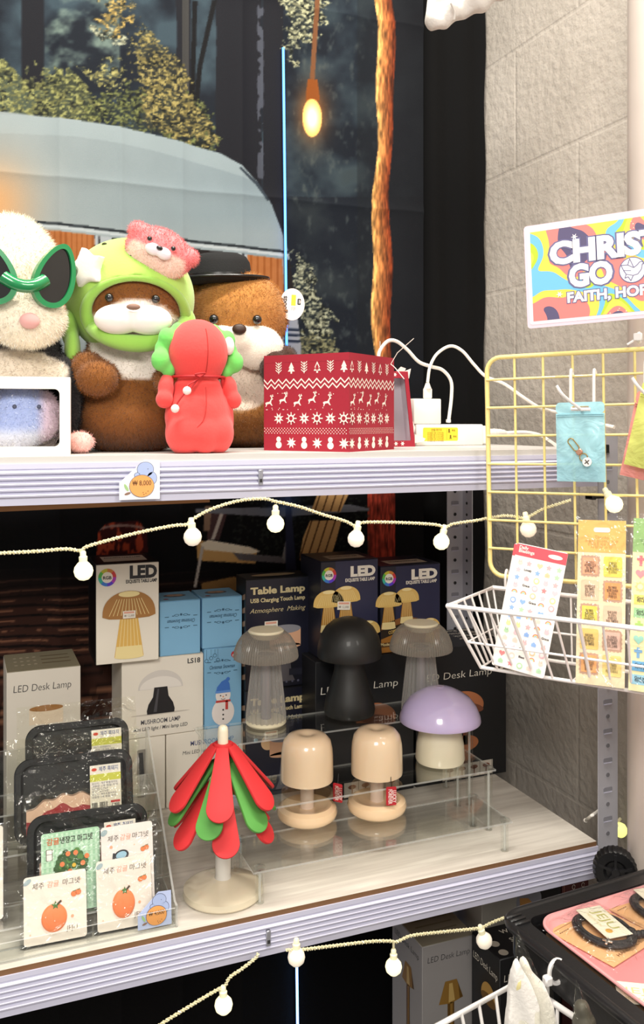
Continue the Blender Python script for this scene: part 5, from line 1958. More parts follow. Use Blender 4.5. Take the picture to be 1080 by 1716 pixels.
def peach_lamp(u, v, lab, tagside, tag_shift):
    z = ZP[0]
    p = at_z(u, v, z)
    M = T(p.x, p.y, z)
    R = thing('table_lamp', lab, 'lamp', M, 'small peach dome lamps')
    r = 0.0475
    MB(M).add(g_lathe([(0, 0.0003), (0.040, 0.0003), (r, 0.006), (0.0495, 0.013), (0.0475, 0.020), (0.040, 0.0245), (0.033, 0.0235), (0.028, 0.020), (0.0, 0.0195)], 56), PEACH2).build('base', R)
    MB(M).add(g_lathe([(0.0115, 0.0195), (0.011, 0.06), (0.011, 0.085)], 28), mk('#e8d3c2', 0.2, coat=0.6, var=0.02)).build('stem', R)
    q = 0.0425
    prof = [(q - 0.003, 0.0655), (q, 0.0650), (q + 0.0006, 0.070), (q, 0.105), (q - 0.001, 0.116), (0.0385, 0.128), (0.031, 0.1365), (0.020, 0.1395), (0.011, 0.1385), (0.006, 0.1365), (0, 0.1360)]
    inner = [(0, 0.133), (0.022, 0.1345), (0.035, 0.126), (q - 0.003, 0.112), (q - 0.003, 0.0655)]
    MB(M).add(g_lathe(inner + prof, 64), PEACH).build('lamp_shade', R)
    tm = M @ T(tag_shift[0], tag_shift[1], 0.028) @ RZ(tagside)
    tb = MB(tm)
    tb.add(g_prism(rrect(-0.0085, 0, 0.0085, 0.030, 0.002, 3), -0.0005, 0.0005), mk('#b81f2c', .5, var=.03), frame((0, 0, 0), (1, 0, 0), (0, 0, 1)))
    F = frame((0, -0.0006, 0), (1, 0, 0), (0, 0, 1))
    tb.text(F, 'LUCKY', 0.0022, 0.014, .0085, mk('#f2d8d2', .5, var=0), 1, rot=-PI / 2, bold=.03, fit=.020)
    tb.text(F, 'FOREVER', -0.0045, 0.014, .0085, mk('#f2d8d2', .5, var=0), 1, rot=-PI / 2, bold=.03, fit=.024)
    t = tb.build('hang_tag', R)
    t['label'] = 'red paper hang tag with white lettering'
    MB(tm).add(g_tube([(0, 0, 0.030), (0, 0.003, 0.045)], 0.0006, 5), INK).build('tag_string', t)


peach_lamp(515, 1372, 'small peach dome lamp, the one nearer the petal tree lamp', -.9, (0.046, -0.020))
peach_lamp(632, 1360, 'small peach dome lamp nearer the lilac mushroom lamp', -.25, (0.004, -0.0455))


def lilac_lamp():
    z = ZP[1]
    p = at_z(738, 1276, z)
    M = T(p.x, p.y, z)
    R = thing('table_lamp', 'mushroom lamp with a glossy lilac dome on a cream body', 'lamp', M)
    MB(M).add(g_lathe([(0, 0.0003), (0.036, 0.0003), (0.0415, 0.003), (0.0432, 0.008), (0.0415, 0.032), (0.036, 0.058), (0.029, 0.076), (0.020, 0.084), (0, 0.084)], 56), IVORY).build('body', R)
    o = [(0.064, 0.0735), (0.0705, 0.072), (0.0712, 0.0745), (0.0695, 0.083), (0.063, 0.098), (0.052, 0.1115), (0.038, 0.1205), (0.022, 0.128), (0.008, 0.1305), (0, 0.1308)]
    i = [(0, 0.127), (0.022, 0.124), (0.05, 0.108), (0.064, 0.086), (0.064, 0.0735)]
    d = MB(M).add(g_lathe(i + o, 64), mk('#d0c1ea', 0.2, coat=0.9, sss=0.15, var=0.02)).build('lamp_dome', R)
    MB(M).add(g_lathe([(0.007, 0.1300), (0.007, 0.1318), (0.004, 0.1322), (0, 0.1322)], 20), mk('#b7a8c4', 0.3)).build('touch_button', d)


lilac_lamp()


def black_lamp():
    z = ZP[2]
    p = at_z(586, 1198, z)
    M = T(p.x, p.y, z)
    R = thing('table_lamp', 'matt black mushroom lamp in the middle of the riser', 'lamp', M)
    B = mk('#1c1c1b', 0.5, coat=0.08, var=0.02)
    MB(M).add(g_lathe([(0, 0.0003), (0.038, 0.0003), (0.0445, 0.004), (0.0462, 0.012), (0.042, 0.034), (0.034, 0.058), (0.028, 0.080), (0.0265, 0.10), (0, 0.10)], 56), B).build('body', R)
    o = [(0.051, 0.1065), (0.0565, 0.1045), (0.0582, 0.108), (0.0575, 0.122), (0.053, 0.141), (0.043, 0.158), (0.030, 0.169), (0.014, 0.1745), (0, 0.1755)]
    MB(M).add(g_lathe([(0, 0.165), (0.03, 0.158), (0.051, 0.128), (0.051, 0.1065)] + o, 64), B).build('lamp_dome', R)


black_lamp()


def ribbed_lamp(u, v, lab, y=None):
    z = ZP[2]
    p = at_z(u, v, z)
    M = T(p.x, p.y, z)
    R = thing('table_lamp', lab, 'lamp', M, 'ribbed clear mushroom lamps')
    body = clear('#d6d3ce', 0.26, 0.9, 0.10, diffuse=True)
    smoke = clear('#b2aba0', 0.36, 0.8, 0.18, diffuse=True)
    CAP = mk('#efe4c6', 0.45, sss=0.2, var=0.02)
    MB(M).add(g_lathe([(0.034, 0.0085), (0.0335, 0.020), (0.030, 0.055), (0.0255, 0.095), (0.0225, 0.122)], 144, rib=(24, .045)), body).build('ribbed_stem', R)
    MB(M).add(g_lathe([(0, 0.0003), (0.032, 0.0003), (0.0355, 0.004), (0.0352, 0.0085), (0.030, 0.010), (0, 0.010)], 48), mk('#e9dfc0', 0.35, sss=.1, coat=.4, var=.03)).build('base', R)
    MB(M).add(g_lathe([(0.009, 0.010), (0.008, 0.115), (0.014, 0.122), (0.0, 0.126)], 20), mk('#9c9aa2', 0.25, 0.5)).build('core_tube', R)
    d = MB(M).add(g_lathe([(0.0525, 0.1165), (0.0555, 0.1155), (0.0560, 0.119), (0.0545, 0.129), (0.050, 0.141), (0.043, 0.152), (0.0345, 0.1595), (0.0315, 0.1605)], 300, rib=(75, .014)), smoke).build('ribbed_dome', R)
    MB(M).add(g_lathe([(0, 0.150), (0.022, 0.150), (0.030, 0.158), (0.0312, 0.1625), (0.029, 0.1645), (0.0, 0.1650)], 48), CAP).build('top_cap', d)
    return R


ribbed_lamp(446, 1213, 'ribbed clear mushroom lamp in front of the black Table Lamp boxes')
ribbed_lamp(706, 1196, 'ribbed clear mushroom lamp partly hidden behind the lilac dome')


# ------------------------------------------------------------------ lamp shaped like a petal tree
def petal_tree():
    p = at_z(374, 1497, ZS)
    M = T(p.x, p.y, ZS)
    R = thing('petal_tree_lamp', 'small tree of red and green paddle petals on a cream post and round base', 'lamp', M)
    CR = mk('#ddd2b8', 0.18, coat=0.9, var=0.08, vscale=10)
    MB(M).add(g_lathe([(0, 0.0003), (0.057, 0.0003), (0.0592, 0.003), (0.0592, 0.006), (0.0580, 0.011), (0.050, 0.0155), (0.036, 0.019), (0.020, 0.0225), (0.014, 0.0245), (0, 0.0245)], 64), CR).build('base', R)
    MB(M).add(g_lathe([(0.0125, 0.0243), (0.0115, 0.030), (0.0115, 0.14), (0.0085, 0.216)], 32), mk('#d9d5cc', 0.25, coat=0.5, var=0.03)).build('post', R)
    MB(M).add(g_lathe([(0.0078, 0.212), (0.0078, 0.241), (0.0068, 0.2465), (0.004, 0.249), (0, 0.2498)], 24), mk('#efe6cc', 0.35, coat=0.4, var=0.02)).build('finial', R)
    RED, GRN = mk('#d43538', 0.62, spec=0.3, var=0.02), mk('#5a9c4a', 0.62, spec=0.3, var=0.02)
    toc = math.atan2(-p.y, -p.x)           # direction of the viewer side of the tree

    def petal(az, r0, z0, L, tilt, mat, name):
        W0, W1, t = 0.0085, 0.0196, 0.0048
        n = 14
        out = [(-W0, 0)]
        out += [(W1 * math.cos(a), -(L - W1) + W1 * math.sin(a)) for a in [PI + PI * k / n for k in range(n + 1)]]
        out += [(W0, 0)]
        # outline in x across, y down the petal; z outward
        vs, fs = g_prism(out, -t / 2, t / 2)
        bm = bmesh.new()
        bv = [bm.verts.new(q) for q in vs]
        for q in fs:
            bm.faces.new([bv[i] for i in q])
        bmesh.ops.bevel(bm, geom=[e for e in bm.edges if abs(e.verts[0].co.z - e.verts[1].co.z) < 1e-6], offset=0.0012, segments=2, profile=.5, affect='EDGES')
        bm.verts.index_update()
        g_ = ([tuple(q.co) for q in bm.verts], [tuple(q.index for q in f.verts) for f in bm.faces])
        bm.free()
        A = toc + az
        # frame: x tangent, y up along the petal (petal runs to -y), z outward; tilt swings the foot outward
        F = T(math.cos(A) * r0, math.sin(A) * r0, z0) @ RZ(A + PI / 2) @ RX(PI / 2) @ RX(-tilt)
        MB(M).add(g_, mat, F).build(name, R)

    def ring(n, a0, r0, z0, L, tilt, mat, name):
        for k in range(n):
            petal(a0 + 2 * PI * k / n, r0, z0, L, tilt[0] if k == 0 else tilt[1], mat, name)
        MB(M).add(g_lathe([(r0 - 0.003, z0 - 0.004), (r0 + 0.001, z0 - 0.004), (r0 - 0.001, z0 + 0.003), (r0 - 0.006, z0 + 0.003)], 32), mat).build('collar', R)

    ring(6, -0.06, 0.0145, 0.220, 0.105, (0.72, 0.70), RED, 'red_petal')
    ring(6, -0.28, 0.0140, 0.1955, 0.105, (0.70, 0.68), GRN, 'green_petal')
    ring(6, 0.06, 0.0140, 0.171, 0.105, (0.68, 0.66), RED, 'red_petal')


petal_tree()

# ------------------------------------------------------------------ left end of the middle shelf: clear card stand
FILM = clear('#ffffff', 0.03, 0.55, 0.12, 0.7, 45, name='plastic_film')
FILM2 = clear('#fcfcf6', 0.035, 0.6, 0.06, 1.3, 28, name='crinkled_film')
LEAN = math.radians(14)


def lean_frame(u, v, z, lean=LEAN, turn=0.0):
    """frame standing at a pixel on level z: x right along the shelf, y up the leaning sheet, z to the front"""
    p = at_z(u, v, z)
    return T(p) @ RZ(math.radians(turn)) @ RX(PI / 2 - lean)


def card_stand():
    R = thing('card_stand', 'clear acrylic stepped stand holding magnet cards and meat packs', 'display stand', T(0.12, 1.33, ZS))
    xr = at_z(292, 1548, ZS).x
    xl = -0.12
    yf, yb_ = 1.222, 1.44
    side = [(yf, ZS), (yb_, ZS), (yb_, ZS + 0.208), (yb_ - 0.012, ZS + 0.208), (yf + 0.012, ZS + 0.030), (yf, ZS + 0.030)]
    for x in (xr, xl):
        vs, fs = g_prism(side, 0, 0.003)
        F = frame((x, 0, 0), (0, 1, 0), (0, 0, 1))
        mb = MB(F)
        mb.add((vs, fs[:2]), ACR).add((vs, fs[2:]), ACE)
        mb.build('side_panel', R)
    for y0, z0, h in ((yf, ZS + 0.0005, 0.026), (yf + 0.030, ZS + 0.0005, 0.026), (yf + 0.088, ZS + 0.0315, 0.064), (yf + 0.128, ZS + 0.0995, 0.038), (yb_ - 0.006, ZS + 0.0005, 0.200)):
        vs, fs = g_box(xl + 0.0035, xr - 0.0005, y0, y0 + 0.0025, z0, z0 + h)
        mb = MB().add((vs, fs[2:4]), ACR).add((vs, fs[:2] + fs[4:]), ACE)
        mb.build('riser_strip', R)
    for k, (y0, z0) in enumerate(((yf + 0.003, ZS + 0.0005), (yf + 0.030, ZS + 0.0270), (yf + 0.088, ZS + 0.0960), (yf + 0.128, ZS + 0.1360))):
        vs, fs = g_box(xl + 0.0035, xr - 0.0005, y0, y0 + (0.026, 0.058, 0.040, 0.075)[k], z0, z0 + 0.0025)
        MB().add((vs, fs[:2]), ACR).add((vs, fs[2:]), ACE).build('tier', R)


card_stand()
ORG = mk('#f0844c', 0.55, var=0.05)
LEAFG = mk('#4d7a3a', 0.6, var=0.05)


def tangerine(mb, F, cx, cy, r, layer=2, outline=True):
    if outline:
        mb.flat(F, ell(cx, cy, r * 1.06, r), mk('#7a3a20', .6, var=0), layer)
    mb.flat(F, ell(cx, cy, r * 1.0, r * .94), ORG, layer + 1)
    mb.flat(F, star(cx, cy + r * .86, r * .32, r * .14, 5, PI / 2), LEAFG, layer + 2)
    mb.flat(F, ell(cx + r * .5, cy + r * 1.05, r * .3, r * .12, rot=.4), LEAFG, layer + 2)


def magnet_card(F, w, h, lab, group, variant):
    R = thing('magnet_card', lab, 'card', F, group)
    mb = MB(F)
    base = {'green': '#a9d6b0', 'diver': '#efe6de'}.get(variant, '#f3e8da')
    PAP = mk(base, 0.55, var=0.02)
    mb.add(g_prism(rrect(-w / 2, 0.001, w / 2, h, 0.004), -0.0010, 0), PAP)
    BR = mk('#5a4636', .6, var=0)
    if variant == 'green':
        lt = mk('#c6e6c8', .55, var=0)
        for k in range(12):
            mb.flat(I4, rect(-w / 2 + w * k / 12, 0.002, -w / 2 + w * (k + .5) / 12, h - .002), lt, 1)
        for k in range(14):
            mb.flat(I4, rect(-w / 2 + .001, h * (k + .02) / 14, w / 2 - .001, h * (k + .30) / 14), mk('#b8dfbe', .55, var=0), 2)
        mb.text(I4, '감귤', -w * .30, h * .86, .0095, mk('#d2703c', .6, var=0), 4, bold=.02)
        mb.text(I4, '냉장고 마그넷', w * .10, h * .86, .0095, mk('#2e3a2a', .6, var=0), 4, bold=.02, fit=w * .56)
        mb.flat(I4, rrect(-w * .42, h * .66, -w * .31, h * .80, .001, 3), BR, 3)
        mb.flat(I4, rrect(-w * .41, h * .665, -w * .32, h * .795, .001, 3), mk('#f2efe8', .6, var=0), 4)
        mb.flat(I4, line((-w * .41, h * .74), (-w * .32, h * .74), .0006), BR, 5)
        rn = random.Random(1)
        for k in range(60):
            a, r = rn.uniform(0, 2 * PI), rn.uniform(0, 1) ** .5 * w * .26
            mb.flat(I4, ell(r * math.cos(a), h * .56 + r * 1.0 * math.sin(a), w * .055, n=7), mk(rn.choice(['#3f6a34', '#2f5428', '#54863e', '#375e2e']), .7, var=0), 6 + k * .05)
        for q in ((-.15, .60), (.08, .72), (.2, .58), (-.02, .50), (.16, .44), (-.12, .42), (-.05, .72), (.27, .66)):
            mb.flat(I4, ell(q[0] * w, q[1] * h, w * .042, n=14), ORG, 11)
        mb.flat(I4, ell(.05 * w, .57 * h, w * .035, n=12), mk('#e2b83c', .6, var=0), 11)
    else:
        txt = [('제주', '#5a5048', -.27), ('감귤', '#e8a58a', -.03), ('마그넷', '#5a5048', .26)]
        for s_, c_, x in txt:
            mb.text(I4, s_, x * w, h * .815, .0086, mk(c_, .6, var=0), 2, shear=.1)
        for q in ((.30, .66), (.37, .675)):
            tangerine(mb, I4, q[0] * w, q[1] * h, w * .045, 2)
        rn = random.Random(hash(variant) % 7)
        for k in range(7):
            mb.flat(I4, ell(rn.uniform(-.45, .45) * w, rn.uniform(.1, .9) * h, w * .014, n=10), mk('#f4c8ac', .6, var=0), 1)
        mb.flat(I4, ell(.27 * w, .34 * h, w * .025, n=10), mk('#f0a884', .6, var=0), 2)
        if variant == 'diver':
            mk_ = mk('#23262e', .5, var=0)
            mb.flat(I4, ell(-.12 * w, .62 * h, w * .145, w * .10, rot=.2), mk_, 3)
            mb.flat(I4, ell(-.12 * w, .625 * h, w * .105, w * .065, rot=.2), mk('#9cc4d8', .3, var=0), 4)
            mb.flat(I4, line((-.26 * w, .66 * h), (-.30 * w, .42 * h), .003), mk_, 3)
            mb.flat(I4, ell(-.31 * w, .74 * h, w * .03, n=10), mk('#f0a884', .6, var=0), 2)
        else:
            mb.text(I4, 'JEJU', .26 * w, .145 * h, .0085, BR, 2, bold=-.01)
        mb.flat(I4, ell(-.44 * w, .93 * h, w * .07, h * .035, rot=.6), mk('#9fb4b8', .6, var=0), 1)
    mb.build('printed_card', R)
    if variant == 'jeju':               # raised tangerine magnet on the card
        m = MB(F)
        g = g_ell((-0.02 * w, 0.36 * h, 0.0010), (w * .205, h * .205, 0.0042), 36, 16)
        m.add(g, ORG)
        m.add(g_prism(star(0.0 * w, 0.545 * h, w * .07, w * .03, 5, PI / 2), 0.003, 0.0042), LEAFG)
        m.add(g_tube([(0.03 * w, .55 * h, .003), (0.09 * w, .60 * h, .004)], .0013, 6), mk('#4a3420', .6))
        o = m.build('tangerine_magnet', R)
        o['label'] = 'raised orange tangerine magnet'
    sl = MB(F)
    sl.add(g_prism(rect(-w / 2 - 0.005, 0.0, w / 2 + 0.006, h + 0.004), 0.0052, 0.0055), FILM)
    sl.build('clear_sleeve', R)


def card_at(u0, v0, u1, v1, z, h, lab, variant, group='tangerine magnet cards in clear sleeves', turn=-2.0):
    a, b = at_z(u0, v0, z), at_z(u1, v1, z)
    w = (b - a).length
    F = T((a + b) / 2) @ RZ(math.radians(turn)) @ RX(PI / 2 - LEAN)
    magnet_card(F, w, h, lab, group, variant)


z2 = ZS + 0.0300
card_at(172, 1522, 260, 1508, z2, 0.103, 'magnet card with a diving mask, in the second row behind the front cards', 'diver')
card_at(70, 1535, 170, 1520, z2, 0.103, 'green checked magnet card with a round tangerine tree', 'green')
z1 = ZS + 0.0035
card_at(40, 1590, 146, 1569, z1, 0.085, 'front row magnet card reading JEJU, on the left of the row', 'jeju')
card_at(164, 1566, 256, 1547, z1, 0.090, 'front row magnet card beside the blue grey 4,000 price tag', 'jeju')
card_at(-95, 1556, 5, 1544, z2, 0.118, 'card pack cut off by the left edge of view, beside the tangerine tree card', 'plain', group=None)


def meat_pack(u, v, z, lab, w=0.158, h=0.116, show_red=.40, seed=1, turn=-3, lean=LEAN):
    F = T(at_y(u, PY, v).x, v, z) @ RZ(math.radians(turn)) @ RX(PI / 2 - lean)
    R = thing('meat_magnet_pack', lab, 'pack', F, 'plastic wrapped meat tray packs')
    TR = mk('#15161c', 0.35, coat=.3, var=.05)
    o = rrect(-w / 2, 0.0, w / 2, h, 0.022, 8)
    i = rrect(-w / 2 + .009, .009, w / 2 - .009, h - .009, 0.016, 8)
    mb = MB(F)
    n = len(o)
    rings = [(o, -0.012, .90), (o, 0.003, 1.0), (o, 0.0052, .985), (i, 0.004, 1.0), (i, -0.009, .95)]
    vs = []
    for pts, zz, s_ in rings:
        vs += [(p[0] * s_, h / 2 + (p[1] - h / 2) * s_, zz) for p in pts]
    fs = [(k * n + a, k * n + (a + 1) % n, (k + 1) * n + (a + 1) % n, (k + 1) * n + a) for k in range(4) for a in range(n)]
    fs += [tuple(range(n - 1, -1, -1)), tuple(4 * n + a for a in range(n))]
    mb.add((vs, fs), TR).build('foam_tray', R)
    # slice: red meat with a wavy pale fat edge
    rn = random.Random(seed)
    m = 30
    xs = [-w * .40 + w * .80 * k / (m - 1) for k in range(m)]
    top = [h * show_red * math.sin(PI * (0.12 + .80 * k / (m - 1))) ** .55 + h * .16 + .0022 * math.sin(k * 1.1 + seed) for k in range(m)]
    mid = [t - h * (.115 + .03 * math.sin(k * .5)) for k, t in enumerate(top)]
    low = [h * .07 + h * .10 * abs(k - m / 2) / m for k in range(m)]
    FAT, RED_, PNK = mk('#e6bfae', .45, var=.08, vscale=60), mk('#b23a44', .42, var=.15, vscale=40, coat=.2), mk('#d89a8c', .45, var=.1)
    mt = MB(F)
    vs, fs, zt_, zb_ = [], [], 0.0015, -0.0085
    for k in range(m):
        vs += [(xs[k], low[k], zb_), (xs[k], low[k], zt_ - .001), (xs[k], mid[k], zt_ + .001), (xs[k], top[k], zt_), (xs[k], top[k] + .001, zb_)]
    q = [[], [], []]
    for k in range(m - 1):
        a, b = 5 * k, 5 * (k + 1)
        q[2].append((a, b, b + 1, a + 1))
        q[0].append((a + 1, b + 1, b + 2, a + 2))
        q[1].append((a + 2, b + 2, b + 3, a + 3))
        q[1].append((a + 3, b + 3, b + 4, a + 4))
    q[2] += [(0, 1, 2, 3, 4), tuple(5 * (m - 1) + k for k in (4, 3, 2, 1, 0))]
    mt.add((vs, q[0]), RED_).add((vs, q[1]), FAT).add((vs, q[2]), PNK)
    mt.build('meat_slice', R)
    lw, lh = .044, .062
    L = F @ T(w * .13, h * .30, 0.0066)
    lb = MB(L)
    lb.add(g_prism(rect(0, 0, lw, lh), -0.0003, 0), mk('#f0ebe6', .5, var=0))
    lb.flat(I4, rect(.0, lh * .64, lw, lh * .80), mk('#cdcf4e', .5, var=0), 1)
    lb.flat(I4, ell(lw * .14, lh * .905, lw * .085, lh * .035), mk('#d8452f', .5, var=0), 1)
    lb.text(I4, '제주 흑돼지', lw * .60, lh * .865, .0072, mk('#55649c', .5, var=0), 2, bold=.01, fit=lw * .62)
    for k in range(6):
        lb.text(I4, ('원산지 : 제주특별자치도', '내용량 1개 재질 자석', '보관방법 실온보관', '제조원 표시사항')[k % 4], lw * .06, lh * (.575 - .06 * k), .0034, mk('#6a6a86', .5, var=0), 2, 'L', fit=lw * rn.uniform(.5, .85))
    for k in range(22):
        if rn.random() < .7:
            lb.flat(I4, rect(lw * (.05 + .023 * k), lh * .05, lw * (.05 + .023 * k) + .0006, lh * .18), INK, 2)
    lb.flat(I4, rect(lw * .66, lh * .14, lw * .96, lh * .19), mk('#c8323a', .5, var=0), 2)
    lb.text(I4, '3,900', lw * .81, lh * .07, .005, INK, 2, bold=.02)
    lb.build('label_sticker', R)
    # film bag: loose sheet around the tray, puckered seam at the top
    nx, ny = 34, 24
    rg = np.random.default_rng(seed)
    off = rg.normal(0, .0012, (ny, nx))
    vs, fs = [], []
    W, H = w + .024, h + .030
    for jj in range(ny):
        for ii in range(nx):
            s_, t_ = ii / (nx - 1), jj / (ny - 1)
            x, y = -W / 2 + W * s_, -0.002 + H * t_
            edge = min(s_, 1 - s_, 1 - t_) * 8
            zz = 0.0085 + off[jj, ii] + .0025 * math.sin(20 * s_ + 4 * t_ + seed) * (t_ > .75) - .008 * max(0, 1 - edge)
            if t_ > .86:
                zz += .004 * math.sin(34 * s_ + seed) - .010 * (t_ - .86) / .14
            vs.append((x, y, max(zz, 0.0072 if (abs(x) < w / 2 and y < h) else -.004)))
    for jj in range(ny - 1):
        for ii in range(nx - 1):
            a = jj * nx + ii
            fs.append((a, a + 1, a + nx + 1, a + nx))
    MB(F).add((vs, fs), FILM2).build('film_bag', R, angle=60)


meat_pack(132, 1.362, 0.9405, 'wrapped meat tray rearmost of three, top of tray just showing', seed=3, w=.150, h=.110)
meat_pack(126, 1.322, 0.9005, 'wrapped meat tray in the middle of three, red slice half showing', seed=2, w=.166, h=.116, show_red=.36)
meat_pack(150, 1.282, 0.8315, 'wrapped meat tray foremost of three, behind the green card', seed=1, w=.166, h=.118, show_red=.46)

a = at_z(230, 1556, ZS + .004)
F = T(a + Vector((0, -0.006, 0.0))) @ RX(PI / 2 - .10)
price_tag(F, 0.0465, '4,000', 'blue grey card price tag reading 4,000 at the corner of the clear card stand')

# loose white cable end at the right end of the shelf
c = smooth_path([at_z(982, 1375, ZS + .003), at_y(992, 1367, 1.235), at_y(1002, 1360, 1.25), at_y(1012, 1352, 1.27)], 5)
R = thing('cable_end', 'short white cable end lying by the grey wall beside the front rack post', 'cable', T(c[0]))
MB().add(g_tube(c, 0.0028, 8), WPL).build('cord', R)
MB().add(g_tube([c[0] - (c[3] - c[0]).normalized() * .008, c[0] + (c[3] - c[0]).normalized() * .002], 0.0036, 10), WPL).build('tip', R)

# ------------------------------------------------------------------ yellow wire grid panel and what hangs on it
GO = at_d(818, 705, 1.38)
GX = Vector((0.586, -0.809, 0)).normalized()
GXR = (GX + Vector((0, 0, math.tan(math.radians(1.0))))).normalized()
GN = Vector((-GX.y * -1, 0, 0))
GN = Vector((GX.y, -GX.x, 0)).normalized()          # towards the viewer
GZ = GXR.cross(GN) * -1 if GXR.cross(GN).z < 0 else GXR.cross(GN)


def GP(u, v, off=0.0):
    return on_plane(u, v, GO + GN * off, GN)


def gpt(s, z, off=0.0):
    return GO + GXR * s + GZ * z + GN * off


YEL = mk('#f2df92', 0.4, coat=.3, var=.03)
WIRE = mk('#f3f0ee', 0.35, coat=.3, var=.02)
grid = thing('wire_grid_panel', 'pastel yellow wire grid panel tied to the pale pole', 'display panel', T(gpt(.17, -.24)))
GW, GT, GB = 0.0442 * 8, 0.0966, -0.238
out = [(x, z) for x, z in rrect(0, GB, GW, GT, 0.022, 6)]
MB().add(g_tube([gpt(x, z) for x, z in out], 0.0036, 10, closed=True), YEL).build('frame', grid)
for k in range(1, 8):
    MB().add(g_tube([gpt(.0442 * k, GB), gpt(.0442 * k, GT)], 0.0019, 8), YEL).build('wire', grid)
for k in range(7):
    z = 0.0626 - 0.0430 * k
    MB().add(g_tube([gpt(0, z, .0036), gpt(GW, z, .0036)], 0.0019, 8), YEL).build('wire', grid)

# pale vertical pole
pd = 1.392
pc = at_d(1096, PY, pd)
zb = at_d(1060, 1457, pd).z
POLEM = mk('#cbbfb6', 0.35, 0.15, coat=.2, var=.05)
pole = thing('pole_stand', 'pale metal pole at the right edge of view, black base with knob wheel', 'pole', T(pc.x, pc.y, 0.0))
MB(T(pc.x, pc.y, 0)).add(g_lathe([(0.039, zb), (0.039, 2.9)], 48), POLEM).build('tube', pole)
mb = MB(T(pc.x, pc.y, 0))
mb.add(g_lathe([(0.030, 0.0), (0.030, zb - 0.016), (0.044, zb - 0.016), (0.046, zb - 0.010), (0.046, zb - 0.002), (0.0415, zb + 0.001), (0.036, zb + 0.001)], 40), mk('#141416', .4))
mb.build('base_collar', pole)
for k in range(16):
    t = 2 * PI * k / 16
    MB(T(pc.x + .0455 * math.cos(t), pc.y + .0455 * math.sin(t), zb - .006)).add(g_ell((0, 0, 0), .0028, 8, 6), mk('#c8c8cc', .3, .8)).build('rivet', pole)
wc = at_d(1032, 1457, 1.385)
wd = Vector((-0.62, -0.78, 0.0)).normalized()
Fw = frame(wc, Vector((0, 0, 1)).cross(wd), (0, 0, 1))
kn = MB(Fw)
kn.add(g_lathe([(0, -.014), (.028, -.014), (.0325, -.010), (.0335, .004), (.030, .009), (.018, .010), (.014, .006), (0, .006)], 60, rib=(30, .02)), mk('#151517', .35))
kw = kn.build('knob_wheel', pole)
hb = MB(Fw)
for k in range(5):
    hb.add(g_box(-.002, .002, .004, .026, .006, .0105), mk('#1d1d20', .3), RZ(2 * PI * k / 5))
hb.add(g_lathe([(0, .004), (.007, .004), (.006, .013), (0, .013)], 20), mk('#1d1d20', .3))
hb.build('hub', kw)
MB().add(g_tube([wc - wd * .012, pc + Vector((0, 0, wc.z - pc.z))], .010, 10), mk('#151517', .4)).build('axle', pole)

# cable tie between grid and pole
p = GP(1072, 566, .004)
tie = thing('cable_tie', 'white cable tie fixing the yellow grid to the pole', 'cable tie', T(p))
rg_ = [p + GN * (.006 * math.cos(t)) + GZ * (.007 * math.sin(t)) for t in [2 * PI * k / 20 for k in range(20)]]
MB().add(g_tube(rg_, .0022, 6, closed=True), WIRE).build('strap', tie)
MB(frame(p + GN * .006, GX, GZ)).add(g_rbox(-.006, .006, -.005, .006, -.002, .005, .0012, 1), WIRE).build('head', tie)
MB().add(g_tube([p + GN * .006, p + GN * .012 + GX * -.014 + GZ * -.010], .0017, 6), WIRE).build('tail', tie)


def pouch(name, lab, u0, v0, u1, v1, off, col, rot=0.0, group=None):
    a, b = GP(u0, v0, off), GP(u1, v1, off)
    w = (b - a).dot(GXR)
    h = -(b - a).dot(GZ)
    F = frame((a + b) / 2, GXR, GZ) @ RZ(rot)
    R = thing(name, lab, 'pouch', F, group)
    pm = clear(col, 0.62, .6, .22, .35, 30, diffuse=True, name='tinted_film')
    n, m = 18, 24
    bodyb = MB(F)
    for sgn in (1, -1):
        vs, fs = [], []
        for j in range(m):
            for i in range(n):
                s, t = i / (n - 1) * 2 - 1, j / (m - 1)
                x = s * w / 2
                y = -h / 2 + h * .86 * t
                e = max(0, 1 - abs(s) ** 4) * max(0, math.sin(PI * min(t * 1.02, 1)))
                vs.append((x, y, sgn * (0.0004 + 0.006 * e + .0007 * math.sin(9 * s + 13 * t) * e)))
        for j in range(m - 1):
            for i in range(n - 1):
                q = (j * n + i, j * n + i + 1, (j + 1) * n + i + 1, (j + 1) * n + i)
                fs.append(q if sgn > 0 else q[::-1])
        bodyb.add((vs, fs), pm)
    bodyb.build('bag', R)
    o = rrect(-w / 2, h * .36 - .0005, w / 2, h / 2, .006, 6)
    s_ = max(1e-3, min(w * .2, .013))
    MB(F).add(g_ring_plate(o, rrect(-s_, h * .42, s_, h * .45, h * .014, 6), -.0006, .0006), clear(col, .72, .5, .2, .2, 30, diffuse=True)).build('header', R)
    zp = MB(F)
    for k in range(2):
        zp.add(g_box(-w / 2 + .001, w / 2 - .001, h * (.322 + .022 * k), h * (.328 + .022 * k), -.0014, .0022), clear(col, .8, .3, .2, diffuse=True))
    zp.build('zip_seal', R)
    return R, F, w, h


